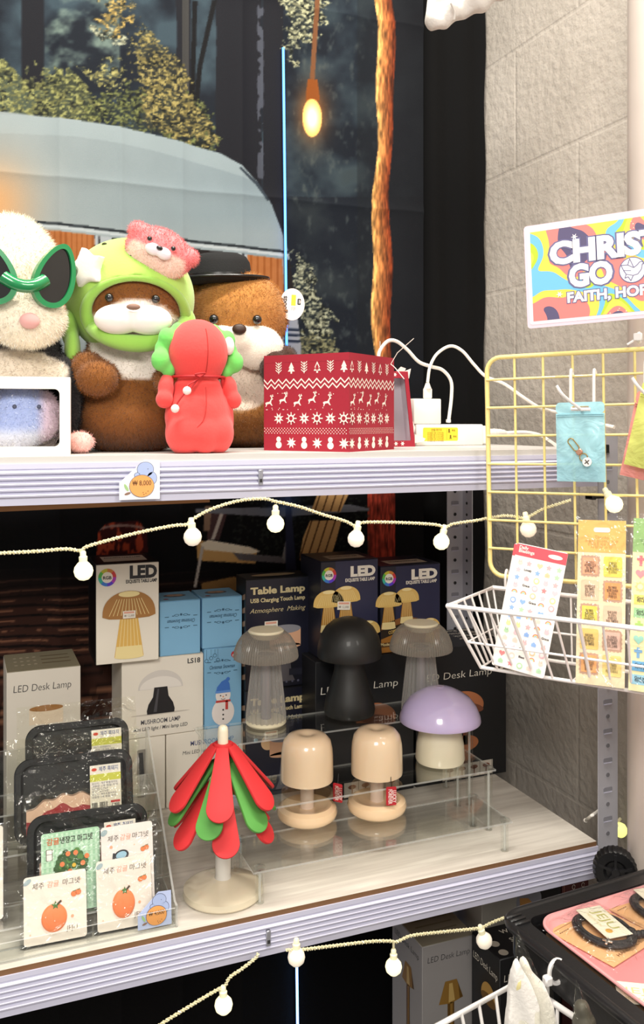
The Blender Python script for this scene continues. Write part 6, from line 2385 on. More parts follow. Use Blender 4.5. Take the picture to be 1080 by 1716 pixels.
RB, FB, wb, hb_ = pouch('zip_pouch', 'translucent blue zip pouch with a keyring inside, hanging on the grid', 932, 675, 1016, 808, .040, '#b8e8f2')
GM, RM = mk('#c9a86a', .25, .9, var=.02), mk('#d8a48c', .3, .7, var=.02)
K = FB @ T(.004, -hb_ * .16, .0095) @ RZ(math.radians(38))
key = thing('key_ring', 'gold clasp key ring with a white round charm, in the blue pouch', 'key ring', K)
MB(K).add(g_tube([(x, y + .012, 0) for x, y in rrect(-.0042, -.004, .0042, .016, .0041, 6)], .0009, 6, closed=True), GM).build('clasp_loop', key)
MB(K).add(g_rbox(-.0045, .0045, .0015, .0085, -.002, .002, .001, 1), RM).build('clasp_body', key)
MB(K).add(g_tube([(.0055 * math.cos(t), -.0045 + .0055 * math.sin(t), 0) for t in [2 * PI * k / 24 for k in range(24)]], .0008, 6, closed=True), GM).build('split_ring', key)
mb = MB(K @ T(.0, -.0125, .0005))
mb.add(g_prism(ell(0, 0, .0063, n=28), -.001, .001), mk('#efece8', .4))
mb.flat(T(0, 0, .0010), [(-.004, -.0008), (.004, -.0008), (.004, .0008), (-.004, .0008)], mk('#5a544e', .5, var=0))
mb.flat(T(0, 0, .0010) @ RZ(PI / 2), [(-.004, -.0008), (.004, -.0008), (.004, .0008), (-.004, .0008)], mk('#5a544e', .5, var=0), 2)
mb.build('charm', key)
pouch('zip_pouch', 'translucent pink zip pouch hanging behind the yellow pouch', 1052, 660, 1125, 806, .034, '#f4a8a0', rot=-.22, group=None)
pouch('zip_pouch', 'translucent yellow green zip pouch cut by the right edge of view', 1060, 646, 1146, 790, .048, '#e2ea86', rot=-.24, group=None)


def hook(ul, ur, vt, lab, tip, tbar):
    R = thing('wire_hook', lab, 'hook', T(GP((ul + ur) / 2, vt, .01)), 'white wire hooks on the yellow grid')
    a, b = GP(ul, vt + 60, .010), GP(ur, vt + 60, .010)
    at_, bt = GP(ul, vt, .010), GP(ur, vt, .010)
    up = smooth_path([a, at_, at_ + GZ * .004 - GN * .006, at_ - GN * .010 - GZ * .004], 5)
    up2 = smooth_path([b, bt, bt + GZ * .004 - GN * .006, bt - GN * .010 - GZ * .004], 5)
    MB().add(g_tube(up, .0024, 8), WIRE).build('hanger_wire', R)
    MB().add(g_tube(up2, .0024, 8), WIRE).build('hanger_wire', R)
    MB().add(g_tube([a, b], .0024, 8), WIRE).build('hanger_wire', R)
    m = (a + b) / 2
    tb0, tb1 = GP(tbar[0], tbar[2], .047), GP(tbar[1], tbar[2], .047)
    mid = (tb0 + tb1) / 2
    tp = GP(tip[0], tip[1], .085)
    tp2 = GP(tip[0] + 12, tip[1] + 17, .080)
    MB().add(g_tube(smooth_path([m, mid, tp2, tp], 6), .0022, 8), WIRE).build('prong', R)
    MB().add(g_tube([tb0, tb1], .0024, 8), WIRE).build('stop_bar', R)


hook(957, 996, 626, 'white wire hook on the yellow grid holding the blue pouch', (933, 646), (958, 990, 686))
hook(1082, 1120, 612, 'white wire hook on the yellow grid holding the yellow pouch', (1060, 633), (1084, 1116, 676))


# ------------------------------------------------------------------ sign over the grid
def blob_art():
    m, nt, b, out_ = new_mat('colour_blob_print')
    tc = nt.nodes.new('ShaderNodeTexCoord')
    n1 = nt.nodes.new('ShaderNodeTexNoise')
    n1.inputs['Scale'].default_value = 13
    n1.inputs['Detail'].default_value = 0.6
    n1.inputs['Distortion'].default_value = 0.5
    nt.links.new(tc.outputs['Object'], n1.inputs['Vector'])
    cr = nt.nodes.new('ShaderNodeValToRGB')
    cr.color_ramp.interpolation = 'CONSTANT'
    el = cr.color_ramp.elements
    el[0].position, el[0].color = 0.0, (*lin('#5d5677'), 1)
    el[1].position, el[1].color = 0.34, (*lin('#f0837f'), 1)
    for pos, c in ((.43, '#f4d258'), (.50, '#74bce4'), (.555, '#b9cf3c'), (.60, '#f4d258'), (.655, '#f0837f'), (.70, '#5d5677')):
        e = el.new(pos)
        e.color = (*lin(c), 1)
    nt.links.new(n1.outputs['Fac'], cr.inputs[0])
    vo = nt.nodes.new('ShaderNodeTexVoronoi')
    vo.inputs['Scale'].default_value = 260
    nt.links.new(tc.outputs['Object'], vo.inputs['Vector'])
    lt = nt.nodes.new('ShaderNodeMath')
    lt.operation = 'LESS_THAN'
    lt.inputs[1].default_value = 0.22
    nt.links.new(vo.outputs['Distance'], lt.inputs[0])
    g1 = nt.nodes.new('ShaderNodeMath')
    g1.operation = 'GREATER_THAN'
    g1.inputs[1].default_value = .655
    nt.links.new(n1.outputs['Fac'], g1.inputs[0])
    g2 = nt.nodes.new('ShaderNodeMath')
    g2.operation = 'MULTIPLY'
    nt.links.new(lt.outputs[0], g2.inputs[0])
    nt.links.new(g1.outputs[0], g2.inputs[1])
    mx = nt.nodes.new('ShaderNodeMix')
    mx.data_type = 'RGBA'
    mx.inputs[7].default_value = (*lin('#f6e8c8'), 1)
    nt.links.new(g2.outputs[0], mx.inputs[0])
    nt.links.new(cr.outputs[0], mx.inputs[6])
    nt.links.new(mx.outputs[2], b.inputs['Base Color'])
    b.inputs['Roughness'].default_value = .35
    return m


def sign():
    tl, bl, tr = at_d(885, 379, 1.30), at_d(885, 551, 1.30), at_d(1080, 350, 1.222)
    h = (tl - bl).length
    ex = (tr - tl).normalized()
    w = h * 1.80
    F = frame(bl, ex, (0, 0, 1))
    R = thing('shop_sign', 'colourful laminated sign reading CHRISTIAN GOODS above the yellow grid', 'sign', F)
    mb = MB(F)
    mb.add(g_prism(rrect(0, 0, w, h, .005), -.0012, 0), mk('#e6cdda', .25, coat=.5, var=.02))
    mb.flat(I4, rrect(.004, .005, w - .004, h - .005, .004), mk('#f2e2ea', .3, coat=.4, var=.0), 1)
    mb.flat(I4, rect(.009, .010, w - .009, h - .010), blob_art(), 2)
    OUT, WH = mk('#6d6a92', .4, var=0), mk('#f4f0f2', .35, var=0)
    k = h / .172
    for s, x, y, sz, fit in (('CHRISTIAN', .56, .60, .042, .85), ('GO', .345, .365, .0415, .225), ('DS', .765, .365, .0415, .225)):
        mb.text(I4, s, w * x, h * y, sz, OUT, 3, bold=.10, fit=w * (fit + .022))
        mb.text(I4, s, w * x, h * y, sz, WH, 4, bold=.055, fit=w * fit)
    mb.text(I4, 'FAITH, HOPE & LOVE', w * .58, h * .215, .0195, OUT, 3, bold=.10, fit=w * .73)
    mb.text(I4, 'FAITH, HOPE & LOVE', w * .58, h * .215, .0195, WH, 4, bold=.04, fit=w * .72)
    # the second O is a disc with a line-drawn dove
    cx, cy, r = w * .555, h * .452, h * .112
    mb.flat(I4, ell(cx, cy, r + .0014), OUT, 3)
    mb.flat(I4, ell(cx, cy, r), WH, 4)
    dv = [(-.15, -.88), (.05, -.45), (.42, -.38), (.72, .0), (.80, .42), (.95, .40), (.82, .58), (.60, .60), (.42, .40), (.12, .18), (-.18, .95), (-.35, .45), (-.88, .48), (-.70, .05), (-.50, -.30), (-.62, -.62), (-.35, -.52), (-.15, -.88)]
    for p, q in zip(dv, dv[1:]):
        mb.flat(I4, line((cx + p[0] * r, cy + p[1] * r), (cx + q[0] * r, cy + q[1] * r), .0011), OUT, 5)
    for p, q in (((-.35, .45), (.1, .18)), ((-.7, .05), (-.1, -.05)), ((-.5, -.3), (.05, -.45))):
        mb.flat(I4, line((cx + p[0] * r, cy + p[1] * r), (cx + q[0] * r, cy + q[1] * r), .0009), OUT, 5)
    for x, y in ((.30, .83), (.20, .30)):
        mb.flat(I4, star(w * x * .9, h * y, .0052, .0018, 6), WH, 5)
    mb.build('laminated_sheet', R)
    MB().add(g_tube([F @ Vector((w * .86, h * .7, -.002)), F @ Vector((w * .86, h * .7, -.030))], .003, 6), WIRE).build('fixing', R)


sign()


# ------------------------------------------------------------------ white wire basket with sticker sheets
def basket():
    R = thing('wire_basket', 'white wire basket hung on the yellow grid, full of sticker sheets', 'basket', T(gpt(.16, -.32, .07)))
    z0, z1 = GP(838, 985, 0).z - 1.5, None
    zt_ = z0
    fo = 0.165
    # front rim corner from the photo column
    s0, s1 = .010, .40
    zb_ = zt_ - .095
    def q(s, z, off):
        return GO + GX * s + Vector((0, 0, z)) + GN * off
    rim = [q(s0, zt_, .004), q(s0 - .004, zt_, fo), q(s1, zt_, fo), q(s1, zt_, .004)]
    bot = [q(s0 + .022, zb_, .018), q(s0 + .022, zb_, fo - .058), q(s1 - .03, zb_, fo - .058), q(s1 - .03, zb_, .018)]
    MB().add(g_tube(rim, .0034, 8, closed=True), WIRE).build('rim', R)
    MB().add(g_tube(bot, .0026, 8, closed=True), WIRE).build('bottom_rail', R)
    mid = [r_ * .42 + b_ * .58 for r_, b_ in zip(rim, bot)]
    MB().add(g_tube(mid, .0017, 8, closed=True), WIRE).build('mid_rail', R)
    n = 13
    for k in range(n + 1):
        t = k / n
        a, b = rim[1].lerp(rim[2], t), bot[1].lerp(bot[2], t)
        MB().add(g_tube([a, b], .0017 if k % 3 else .0024, 8), WIRE).build('wire', R)
        a2, b2 = rim[0].lerp(rim[3], t), bot[0].lerp(bot[3], t)
        if k % 4 == 1:
            MB().add(g_tube([b, b2], .0015, 6), WIRE).build('wire', R)
        if k % 4 == 0:
            MB().add(g_tube([a2, b2], .0015, 6), WIRE).build('wire', R)
    for k in range(1, 6):
        t = k / 6
        MB().add(g_tube([rim[0].lerp(rim[1], t), bot[0].lerp(bot[1], t)], .0017, 6), WIRE).build('wire', R)
    for s in (.03, .36):
        a = q(s, zt_, .004)
        MB().add(g_tube(smooth_path([a, a + Vector((0, 0, .02)), a + Vector((0, 0, .028)) - GN * .006, a + Vector((0, 0, .022)) - GN * .010], 4), .002, 6), WIRE).build('hanging_hook', R)


basket()
ICONS = ['#eeb0b4', '#e88a8c', '#8fb2e6', '#f2c8a0', '#f4e0a0', '#f0c4cc', '#b4d8b0', '#f2c0c8', '#ecd0c4']


def tiny_icon(mb, x, y, r, rn, L):
    kind = rn.randrange(6)
    c = mk(rn.choice(ICONS), .5, var=0)
    if kind == 0:
        mb.flat(I4, ell(x, y, r, n=14), c, L)
        mb.flat(I4, ell(x, y, r * .6, n=12), mk('#f6e4e2', .5, var=0), L + 1)
    elif kind == 1:
        mb.flat(I4, star(x, y, r, r * .5, 5, PI / 2), c, L)
    elif kind == 2:
        for k, cc in enumerate(('#e46a70', '#f4d878', '#8cc0e0')):
            ro, ri = r * (1 - .25 * k), r * (.75 - .25 * k)
            mb.flat(I4, [(x + ro * math.cos(t), y + ro * math.sin(t)) for t in [PI * j / 8 for j in range(9)]] + [(x + ri * math.cos(t), y + ri * math.sin(t)) for t in [PI * j / 8 for j in range(8, -1, -1)]], mk(cc, .5, var=0), L)
    elif kind == 3:
        heart(mb, x, y, r, c, L)
    elif kind == 4:
        mb.flat(I4, rrect(x - r * .8, y - r * .6, x + r * .8, y + r * .5, r * .25, 3), c, L)
        mb.flat(I4, ell(x, y + r * .4, r * .45, r * .5, n=12), c, L + 1)
    else:
        mb.flat(I4, ell(x, y - r * .2, r * .8, r * .6, n=14), c, L)
        mb.flat(I4, ell(x - r * .4, y + r * .5, r * .25, r * .45, n=8), c, L)
        mb.flat(I4, ell(x + r * .3, y + r * .5, r * .25, r * .45, n=8), c, L)


def heart(mb, x, y, r, c, L):
    pts = []
    for k in range(22):
        t = 2 * PI * k / 22
        pts.append((x + r * .06 * 16 * math.sin(t) ** 3, y + r * .06 * (13 * math.cos(t) - 5 * math.cos(2 * t) - 2 * math.cos(3 * t) - math.cos(4 * t))))
    mb.flat(I4, pts, c, L)


def sheet_frame(px, offt, offb):
    """leaning sheet from its four corner pixels: top-left, top-right, bottom-left on tilted offsets"""
    tl, tr, bl = GP(*px[0], offt), GP(*px[1], offt), GP(*px[2], offb)
    ex = (tr - tl).normalized()
    ey = (tl - bl)
    h = ey.length
    ey = (ey - ex * ey.dot(ex)).normalized()
    w = (tr - tl).length
    return frame(tl - ey * h, ex, ey), w, h


def red_sheet(shift, lab):
    F, w, h = sheet_frame([(868 + shift, 909 - shift * .2), (953 + shift, 927), (824 + shift, 1112)], .080 if shift == 0 else .074, .118 if shift == 0 else .112)
    R = thing('sticker_sheet', lab, 'sticker sheet', F, 'red headed sticker sheets in the basket')
    mb = MB(F)
    mb.add(g_prism(rrect(0, 0, w, h, .003, 4), -.0006, 0), mk('#f4ece6', .45, var=0))
    mb.flat(I4, [(0, h * .895)] + [p for p in rrect(0, h * .80, w, h, .003, 4) if p[1] > h * .9] + [(0, h * .895)][:0] if False else rect(0.0, h * .90, w, h - .0012), mk('#dd5560', .45, var=0), 1)
    mb.flat(I4, ell(w * .78, h * .945, w * .14, h * .018), mk('#f4ece6', .45, var=0), 2)
    mb.text(I4, 'Daily', w * .06, h * .957, .0065, mk('#f6dcd6', .45, var=0), 2, 'L', bold=.03)
    mb.text(I4, 'Blessings', w * .06, h * .928, .0065, mk('#f6dcd6', .45, var=0), 2, 'L', bold=.03)
    if shift == 0:
        rn = random.Random(5)
        for j in range(14):
            for i in range(5):
                x, y = w * (.13 + .19 * i) + rn.uniform(-.001, .001), h * (.85 - .062 * j)
                if rn.random() < .1:
                    mb.text(I4, rn.choice(('Lovely', 'Happy', 'Bless', 'Grace')), x, y, .0042, INK, 2, bold=.03)
                else:
                    tiny_icon(mb, x, y, w * .060, rn, 1)
    mb.build('sheet', R)


red_sheet(-5, 'red headed sticker sheet hidden behind its twin, edge showing on the left')
red_sheet(0, 'red headed white sticker sheet of tiny coloured icons, leftmost in the wire basket')


def note_sheet(px, head, body, lab, cells, group=None):
    F, w, h = sheet_frame(px, .080, .118)
    R = thing('sticker_sheet', lab, 'sticker sheet', F, group)
    mb = MB(F)
    mb.add(g_prism(rect(0, 0, w, h), -.0006, 0), mk(body, .45, var=0))
    mb.flat(I4, rect(0, h * .80, w, h), mk(head, .45, var=0), 1)
    mb.flat(I4, rrect(w * .33, h * .925, w * .68, h * .955, h * .014, 5), mk('#f8efe2', .45, var=0), 2)
    tx = mk('#c8a05a' if 'f' == head[1] else '#6a8a5a', .5, var=0)
    mb.text(I4, 'Thanks', w * .5, h * .885, .0062, tx, 2, fit=w * .3)
    for k in range(3):
        mb.text(I4, ('오늘도 감사하는 하루', '은혜로운 말씀 스티커', '사랑과 소망')[k], w * .5, h * (.862 - .018 * k), .0042, tx, 2, fit=w * (.7 - .12 * k))
    cells(mb, w, h)
    mb.build('sheet', R)
    MB(F).add(g_prism(rect(-.003, -.004, w + .003, h + .006), .0010, .0012), FILM).build('clear_sleeve', R)


def orange_cells(mb, w, h):
    rn = random.Random(8)
    cs = ['#f0b08a', '#f2dc62', '#f6cfae', '#f0a868', '#f2dc62', '#f4cdb0', '#f4cf7a', '#e8bfae', '#f2b070', '#f4d98a']
    for j in range(5):
        for i in range(2):
            cx, cy, s = w * (.27 + .47 * i), h * (.715 - .148 * j), w * .19
            c = mk(cs[(2 * j + i) % 10], .5, var=0)
            if (i + j) % 2 == 0:
                mb.flat(I4, [(cx + (s + .0012 * (k % 2)) * max(-1, min(1, 1.3 * math.cos(2 * PI * k / 40))), cy + (s * 1.1 + .0012 * (k % 2)) * max(-1, min(1, 1.3 * math.sin(2 * PI * k / 40)))) for k in range(40)], mk('#cba28a', .5, var=0), 1)
                mb.flat(I4, rect(cx - s * .84, cy - s * .92, cx + s * .84, cy + s * .92), c, 2)
            else:
                mb.flat(I4, rrect(cx - s, cy - s * 1.1, cx + s, cy + s * 1.1, s * .2, 4), c, 2)
            for k in range(4):
                mb.text(I4, ('주는 나의 목자시니', '내게 부족함이 없으리', '항상 기뻐하라', '범사에 감사하라')[(j + i + k) % 4], cx, cy + s * (.25 - .32 * k), .0045, mk('#4a3c30', .5, var=0), 4, bold=.02, fit=s * rn.uniform(.8, 1.3))


def green_cells(mb, w, h):
    def cross(x, y, r, c):
        mb.flat(I4, rect(x - r * .28, y - r, x + r * .28, y + r), c, 2)
        mb.flat(I4, rect(x - r * .75, y + r * .05, x + r * .75, y + r * .55), c, 3)
    for j, (cs, kind) in enumerate(((('#ea7f86', '#ea7f86', '#f0a0a0'), 'x'), (('#f2a0a6', '#f0888e', '#f2a0a6'), 'h'), (('#f2df9a', '#f2df9a', '#f4e4a8'), 'c'), (None, '#f2e27a'), (None, '#a8d6a0'), (('#b5d878', '#8cc890', '#b5d878'), 'x'), (('#a4dccc', '#6fb0dc', '#a4dccc'), 'h'), (('#7fb0dc', '#8a74c0', '#7fb0dc'), 'x'), (None, '#6fb4e4'), (None, '#9fd0e6'))):
        y = h * (.75 - .076 * j)
        if cs is None:
            mb.flat(I4, rect(w * .06, y - h * .028, w * .92, y + h * .028), mk(kind, .5, var=0), 1)
            for k in range(2):
                mb.text(I4, ('God is with you', '하나님은 사랑')[k], w * .12, y + h * (.004 - .018 * k), .0045, INK, 2, 'L', bold=.02, fit=w * .5)
        else:
            for i, cc in enumerate(cs):
                x = w * (.18 + .32 * i)
                c = mk(cc, .5, var=0)
                if kind == 'x':
                    cross(x, y, w * .11, c)
                elif kind == 'h':
                    heart(mb, x, y, w * .11, c, 2)
                else:
                    mb.flat(I4, star(x, y, w * .12, w * .08, 8), c, 2)
                    mb.flat(I4, ell(x, y, w * .06, n=12), mk('#f8f0c8', .5, var=0), 3)


note_sheet([(970, 871), (1050, 873), (941, 1140)], '#f4c06e', '#f8e6c0', 'orange headed sticker sheet of framed notes, second in the wire basket', orange_cells)
note_sheet([(1063, 868), (1145, 872), (1031, 1152)], '#9cc27c', '#f6eebc', 'green headed sticker sheet with crosses and hearts at the right edge', green_cells)


# ------------------------------------------------------------------ fairy light strings
CORDM = mk('#e8dfb6', .3, coat=.4, sss=.1, var=.05)
BULB = mk('#fff4c4', .35, emit=1.15, var=0.0)
BULBW = mk('#f6ead6', .35, emit=.42, var=0.0)
SOCK = mk('#f2ecc8', .35, emit=.25, var=0)


def twisted(pts, amp=.0017, r=.0013, turns=140.0):
    path = smooth_path(pts, 10)
    L, acc = [0.0], 0.0
    for a, b in zip(path, path[1:]):
        acc += (b - a).length
        L.append(acc)
    n = max(8, int(acc / .0022))
    pos, j = [], 0
    for k in range(n + 1):
        d = acc * k / n
        while j < len(L) - 2 and L[j + 1] < d:
            j += 1
        pos.append(path[j].lerp(path[j + 1], min(1, max(0, (d - L[j]) / max(1e-9, L[j + 1] - L[j])))))
    out_ = []
    for ph in (0, PI):
        q = []
        for k, p in enumerate(pos):
            t = (pos[min(k + 1, n)] - pos[max(k - 1, 0)]).normalized()
            u_ = t.cross(Vector((0, 0, 1)))
            u_ = u_.normalized() if u_.length > 1e-4 else Vector((1, 0, 0))
            w_ = t.cross(u_)
            a = ph + acc * k / n * 2 * PI * turns / 1.0
            q.append(p + (u_ * math.cos(a) + w_ * math.sin(a)) * amp)
        out_.append(g_tube(q, r, 5))
    return out_


def string_lights(lab, segs, bulbs):
    R = thing('string_lights', lab, 'string lights', T(segs[0][len(segs[0]) // 2]))
    mb = MB()
    for s in segs:
        for g in twisted(s):
            mb.add(g, CORDM)
    mb.build('cord', R)
    for top, c, mat in bulbs:
        up = (top - c).normalized()
        F = frame(c, up.orthogonal(), up.cross(up.orthogonal()))
        r = .0125
        b = MB(F).add(g_lathe([(0, -r), (r * .5, -r * .87), (r * .87, -r * .5), (r, 0), (r * .9, r * .45), (r * .6, r * .82), (r * .42, r * .98), (0, r)], 28), mat).build('bulb', R)
        L_ = max(.012, (top - c).length - r)
        sb = MB(F)
        sb.add(g_lathe([(.0052, r * .85), (.0056, r * .85 + .008), (.0040, r * .85 + .0095), (.0040, r * .85 + .014), (.0028, r * .85 + .016)], 16), SOCK)
        sb.add(g_tube([(0, 0, r * .85 + .012), (0, 0, r + L_)], .0019, 6), CORDM)
        sb.build('socket', b)


Yc = YF - .020
yp = lambda u, v: at_y(u, v, Yc)
seg1 = [yp(*q) for q in ((-30, 929), (0, 927), (60, 924), (110, 920), (136, 923), (143, 917), (172, 908), (230, 893), (290, 881), (313, 879), (322, 871), (350, 855), (385, 843), (415, 837), (445, 836), (460, 840), (475, 843), (505, 850), (540, 862), (578, 873), (597, 882), (606, 876), (640, 875), (700, 877), (735, 880), (746, 885), (760, 878), (800, 872), (820, 868))]
seg1 += [GP(850, 864, -.006), GP(878, 868, -.006), GP(892, 863, -.006), GP(910, 853, -.006), GP(935, 845, -.006), GP(957, 838, -.006)]
string_lights('upper string of round warm fairy lights drooping under the top beam', [seg1], [
    (yp(139, 923), yp(140, 957), BULB), (yp(321, 876), yp(323, 900), BULBW), (yp(462, 845), yp(462, 878), BULB),
    (yp(600, 881), yp(597, 903), BULBW), (yp(745, 885), yp(740, 908), BULB), (GP(882, 867, -.006), GP(886, 887, -.006), BULBW),
    (GP(1018, 826, .004), GP(1030, 845, .004), BULB)])
seg2 = [yp(*q) for q in ((250, 1732), (275, 1713), (320, 1685), (360, 1661), (377, 1652), (385, 1638), (405, 1624), (428, 1606), (433, 1598))]
seg3 = [yp(*q) for q in ((480, 1592), (510, 1591), (560, 1585), (620, 1578), (652, 1577), (666, 1578), (690, 1568), (740, 1562), (790, 1557), (808, 1554), (825, 1546), (845, 1538))]
string_lights('lower string of round warm fairy lights under the middle shelf beam', [seg2, seg3], [
    (yp(374, 1655), yp(375, 1684), BULB), (yp(497, 1588), yp(497, 1604), BULBW), (yp(660, 1580), yp(660, 1620), BULB), (yp(806, 1555), yp(812, 1576), BULBW)])
sg = [at_y(1031, 1374, 1.255), at_y(1034, 1380, 1.255), at_y(1040, 1372, 1.28)]
string_lights('single glowing yellow bulb beside the front rack post and the pole', [sg], [(at_y(1030, 1382, 1.25), at_y(1040, 1391, 1.25), mk('#f2f28a', .35, emit=1.2, var=0))])

# ------------------------------------------------------------------ bottom shelf cartons
def bottom_cartons():
    y = 1.36
    x0, x1 = xat(708, y), xat(796, y)
    zt_ = zat(708, 1587, y)
    c = Carton('grey desk lamp carton with a brass lamp printed on it, on the bottom shelf', x0, x1, y, ZB + .0003, zt_, .115, mk('#8f8c8c', .5, var=.03), lid=mk('#8a8474', .6))
    w, h = c.w, c.h
    BRS, BR2, BR3 = mk('#9a7436', .35, .3, var=.05), mk('#6a4c20', .35, .3, var=.05), mk('#cfae6a', .35, .3, var=0)
    c.mb.text(c.F, 'LED Desk Lamp', w * .5, h - .031, .0145, INK, 2, bold=-.012, shear=.1, fit=w * .80)

    def desk_lamp(F, cx, zt2, s):
        c.mb.flat(F, [(cx - s * .5, zt2 - s * .78), (cx - s * .24, zt2), (cx + s * .24, zt2), (cx + s * .5, zt2 - s * .70), (cx, zt2 - s * .84)], BRS, 2)
        c.mb.flat(F, [(cx - s * .08, zt2 - s * .1), (cx + s * .06, zt2 - s * .1), (cx + s * .16, zt2 - s * .74), (cx - s * .10, zt2 - s * .78)], BR3, 3)
        c.mb.flat(F, [(cx + s * .3, zt2 - s * .2), (cx + s * .24, zt2), (cx + s * .5, zt2 - s * .70), (cx + s * .36, zt2 - s * .72)], BR2, 3)
        c.mb.flat(F, rect(cx - s * .14, .03, cx + s * .14, zt2 - s * .80), BR2, 1)
        c.mb.flat(F, rect(cx - s * .03, .03, cx + s * .07, zt2 - s * .80), BRS, 2)
        c.mb.flat(F, ell(cx, .03, s * .4, s * .1), BRS, 2)
    desk_lamp(c.F, w * .54, h - .070, w * .46)
    c.mb.text(c.L, 'LED Desk Lamp', c.d * .5, h - .030, .0145, INK, 2, bold=-.012, shear=.1, fit=c.d * .8)
    desk_lamp(c.L, c.d * .55, h - .058, c.d * .40)
    for k in range(3):
        c.top.flat(c.U, rect(w * .15, c.d * (.3 + .16 * k), w * .85, c.d * (.33 + .16 * k)), mk('#6e6650', .6, var=0), 1)
    c.done()
    # black carton with its left side turned to view
    y = 1.268
    c = Carton('black desk lamp carton behind the bagged white socks, round dots on its lid', xat(838, y), xat(838, y) + .118, y, ZB + .0003, zat(838, 1608, y), .088, KCARD)
    w, h, d = c.w, c.h, c.d
    for F, ww in ((c.L, d), (c.F, w)):
        c.mb.text(F, 'LED Desk Lamp', ww * .5, h - .040, .017, PAPER, 2, bold=-.012, shear=.1, fit=ww * .86)
        c.mb.flat(F, ell(ww * .62, h - .085, ww * .26, .026, a0=-.1, a1=PI + .1), mk('#b48c4a', .4, var=.1), 2)
        c.mb.flat(F, ell(ww * .62, h - .087, ww * .26, .010), mk('#6a4c20', .4, var=.1), 3)
    for k, s in enumerate(('Gold', 'Silver', 'White')):
        c.top.flat(c.U, ell(w * .14, d * (.16 + .30 * k), .0085, n=20), mk('#c8c0b2', .5, var=0), 2)
        c.top.text(c.U, s, w * .55, d * (.10 + .30 * k), .016, PAPER, 2)
    c.done()
    # tops of cartons seen between the beam and the cart
    for (u0, u1, y, ztop, mt, lab) in ((808, 868, 1.385, .63, mk('#a9a49c', .5, var=.04), 'pale carton on the bottom shelf showing between beam and black cart'),
                                       (871, 941, 1.385, .63, KCARD, 'black carton with a tan dome lamp print, under the middle shelf beam'),
                                       (943, 1001, 1.385, .64, mk('#4a1f1e', .5, var=.1), 'maroon carton with white bulb drawings, under the middle shelf beam')):
        c = Carton(lab, xat(u0, y), xat(u1, y), y, ZB + .0003, ztop, .11, mt)
        w, h = c.w, c.h
        zz = lambda v: zat((u0 + u1) / 2, v, y) - ZB
        if mt is KCARD:
            c.mb.flat(c.F, ell(w * .22, zz(1505), w * .30, .026), mk('#8c8e9a', .5, var=0), 2)
            c.mb.flat(c.F, [(w * .0, zz(1497)), (w * .2, zz(1500)), (w * .42, zz(1520)), (w * .2, zz(1530)), (w * .02, zz(1520))], mk('#c08a4a', .5, var=.05), 3)
        elif 'bulb' in lab:
            for k in range(3):
                cx, cz = w * (.32 + .27 * k), zz(1484)
                for a, b in zip(ell(cx, cz, .0032, .0042, n=14), ell(cx, cz, .0032, .0042, n=14)[1:]):
                    c.mb.flat(c.F, line(a, b, .0007), PAPER, 2)
                c.mb.flat(c.F, rect(cx - .0018, cz - .0115, cx + .0018, cz - .0075), PAPER, 2)
            c.mb.flat(c.F, ell(w * .92, zz(1500), .012, .009), PAPER, 2)
            c.mb.flat(c.F, rect(w * .04, zz(1530), w * .06, h - .001), mk('#8a5a4a', .5, var=0), 2)
        c.done()


bottom_cartons()

# ------------------------------------------------------------------ black cart with the pink tray
BLKP = mk('#19191b', .38, coat=.2, bump=.06, bscale=250, var=.05)
RZT = .830
cx0 = at_z(845, 1534, RZT)
CX, CYB = cx0.x, cx0.y
CWD, CLN = .362, .62
CARTM = T(CX, CYB, 0) @ RZ(math.radians(4.0)) @ T(-CX, -CYB, 0)


def cart():
    R = thing('utility_cart', 'black plastic utility cart with a raised rim in the lower right corner', 'cart', CARTM @ T(CX + CWD / 2, CYB - CLN / 2, 0))
    o = rrect(CX, CYB - CLN, CX + CWD, CYB, .030, 8)
    t = .020
    i = rrect(CX + t, CYB - CLN + t, CX + CWD - t, CYB - t, .018, 8)
    MB(CARTM).add(g_ring_plate(o, i, RZT - .045, RZT), BLKP).build('rim', R)
    MB(CARTM).add(g_prism(i, RZT - .040, RZT - .034), BLKP).build('deck', R)
    lip = rrect(CX - .004, CYB - CLN - .004, CX + CWD + .004, CYB + .004, .032, 8)
    MB(CARTM).add(g_tube([(x, y, RZT - .004) for x, y in lip], .0065, 10, closed=True), BLKP).build('lip', R)
    for k in range(3):
        MB(CARTM).add(g_rbox(CX - .004 + .0 * k, CX + .022, CYB - .030 + .009 * k, CYB - .024 + .009 * k, RZT - .003, RZT + .004, .0015, 1), BLKP).build('corner_rib', R)
    for x in (CX + .035, CX + CWD - .035):
        for yy in (CYB - .035, CYB - CLN + .035):
            MB(CARTM @ T(x, yy, 0)).add(g_lathe([(.016, .06), (.016, RZT - .045)], 20), BLKP).build('post', R)
            b = MB(CARTM @ T(x, yy, .031)).add(g_lathe([(0, -.010), (.028, -.010), (.031, -.006), (.031, .006), (.028, .010), (0, .010)], 28), mk('#2a2a2c', .5), RX(PI / 2)).build('caster', R)
    for z in (.12,):
        MB(CARTM).add(g_prism(rrect(CX + .01, CYB - CLN + .01, CX + CWD - .01, CYB - .01, .02, 6), z, z + .02), BLKP).build('lower_tray', R)


cart()
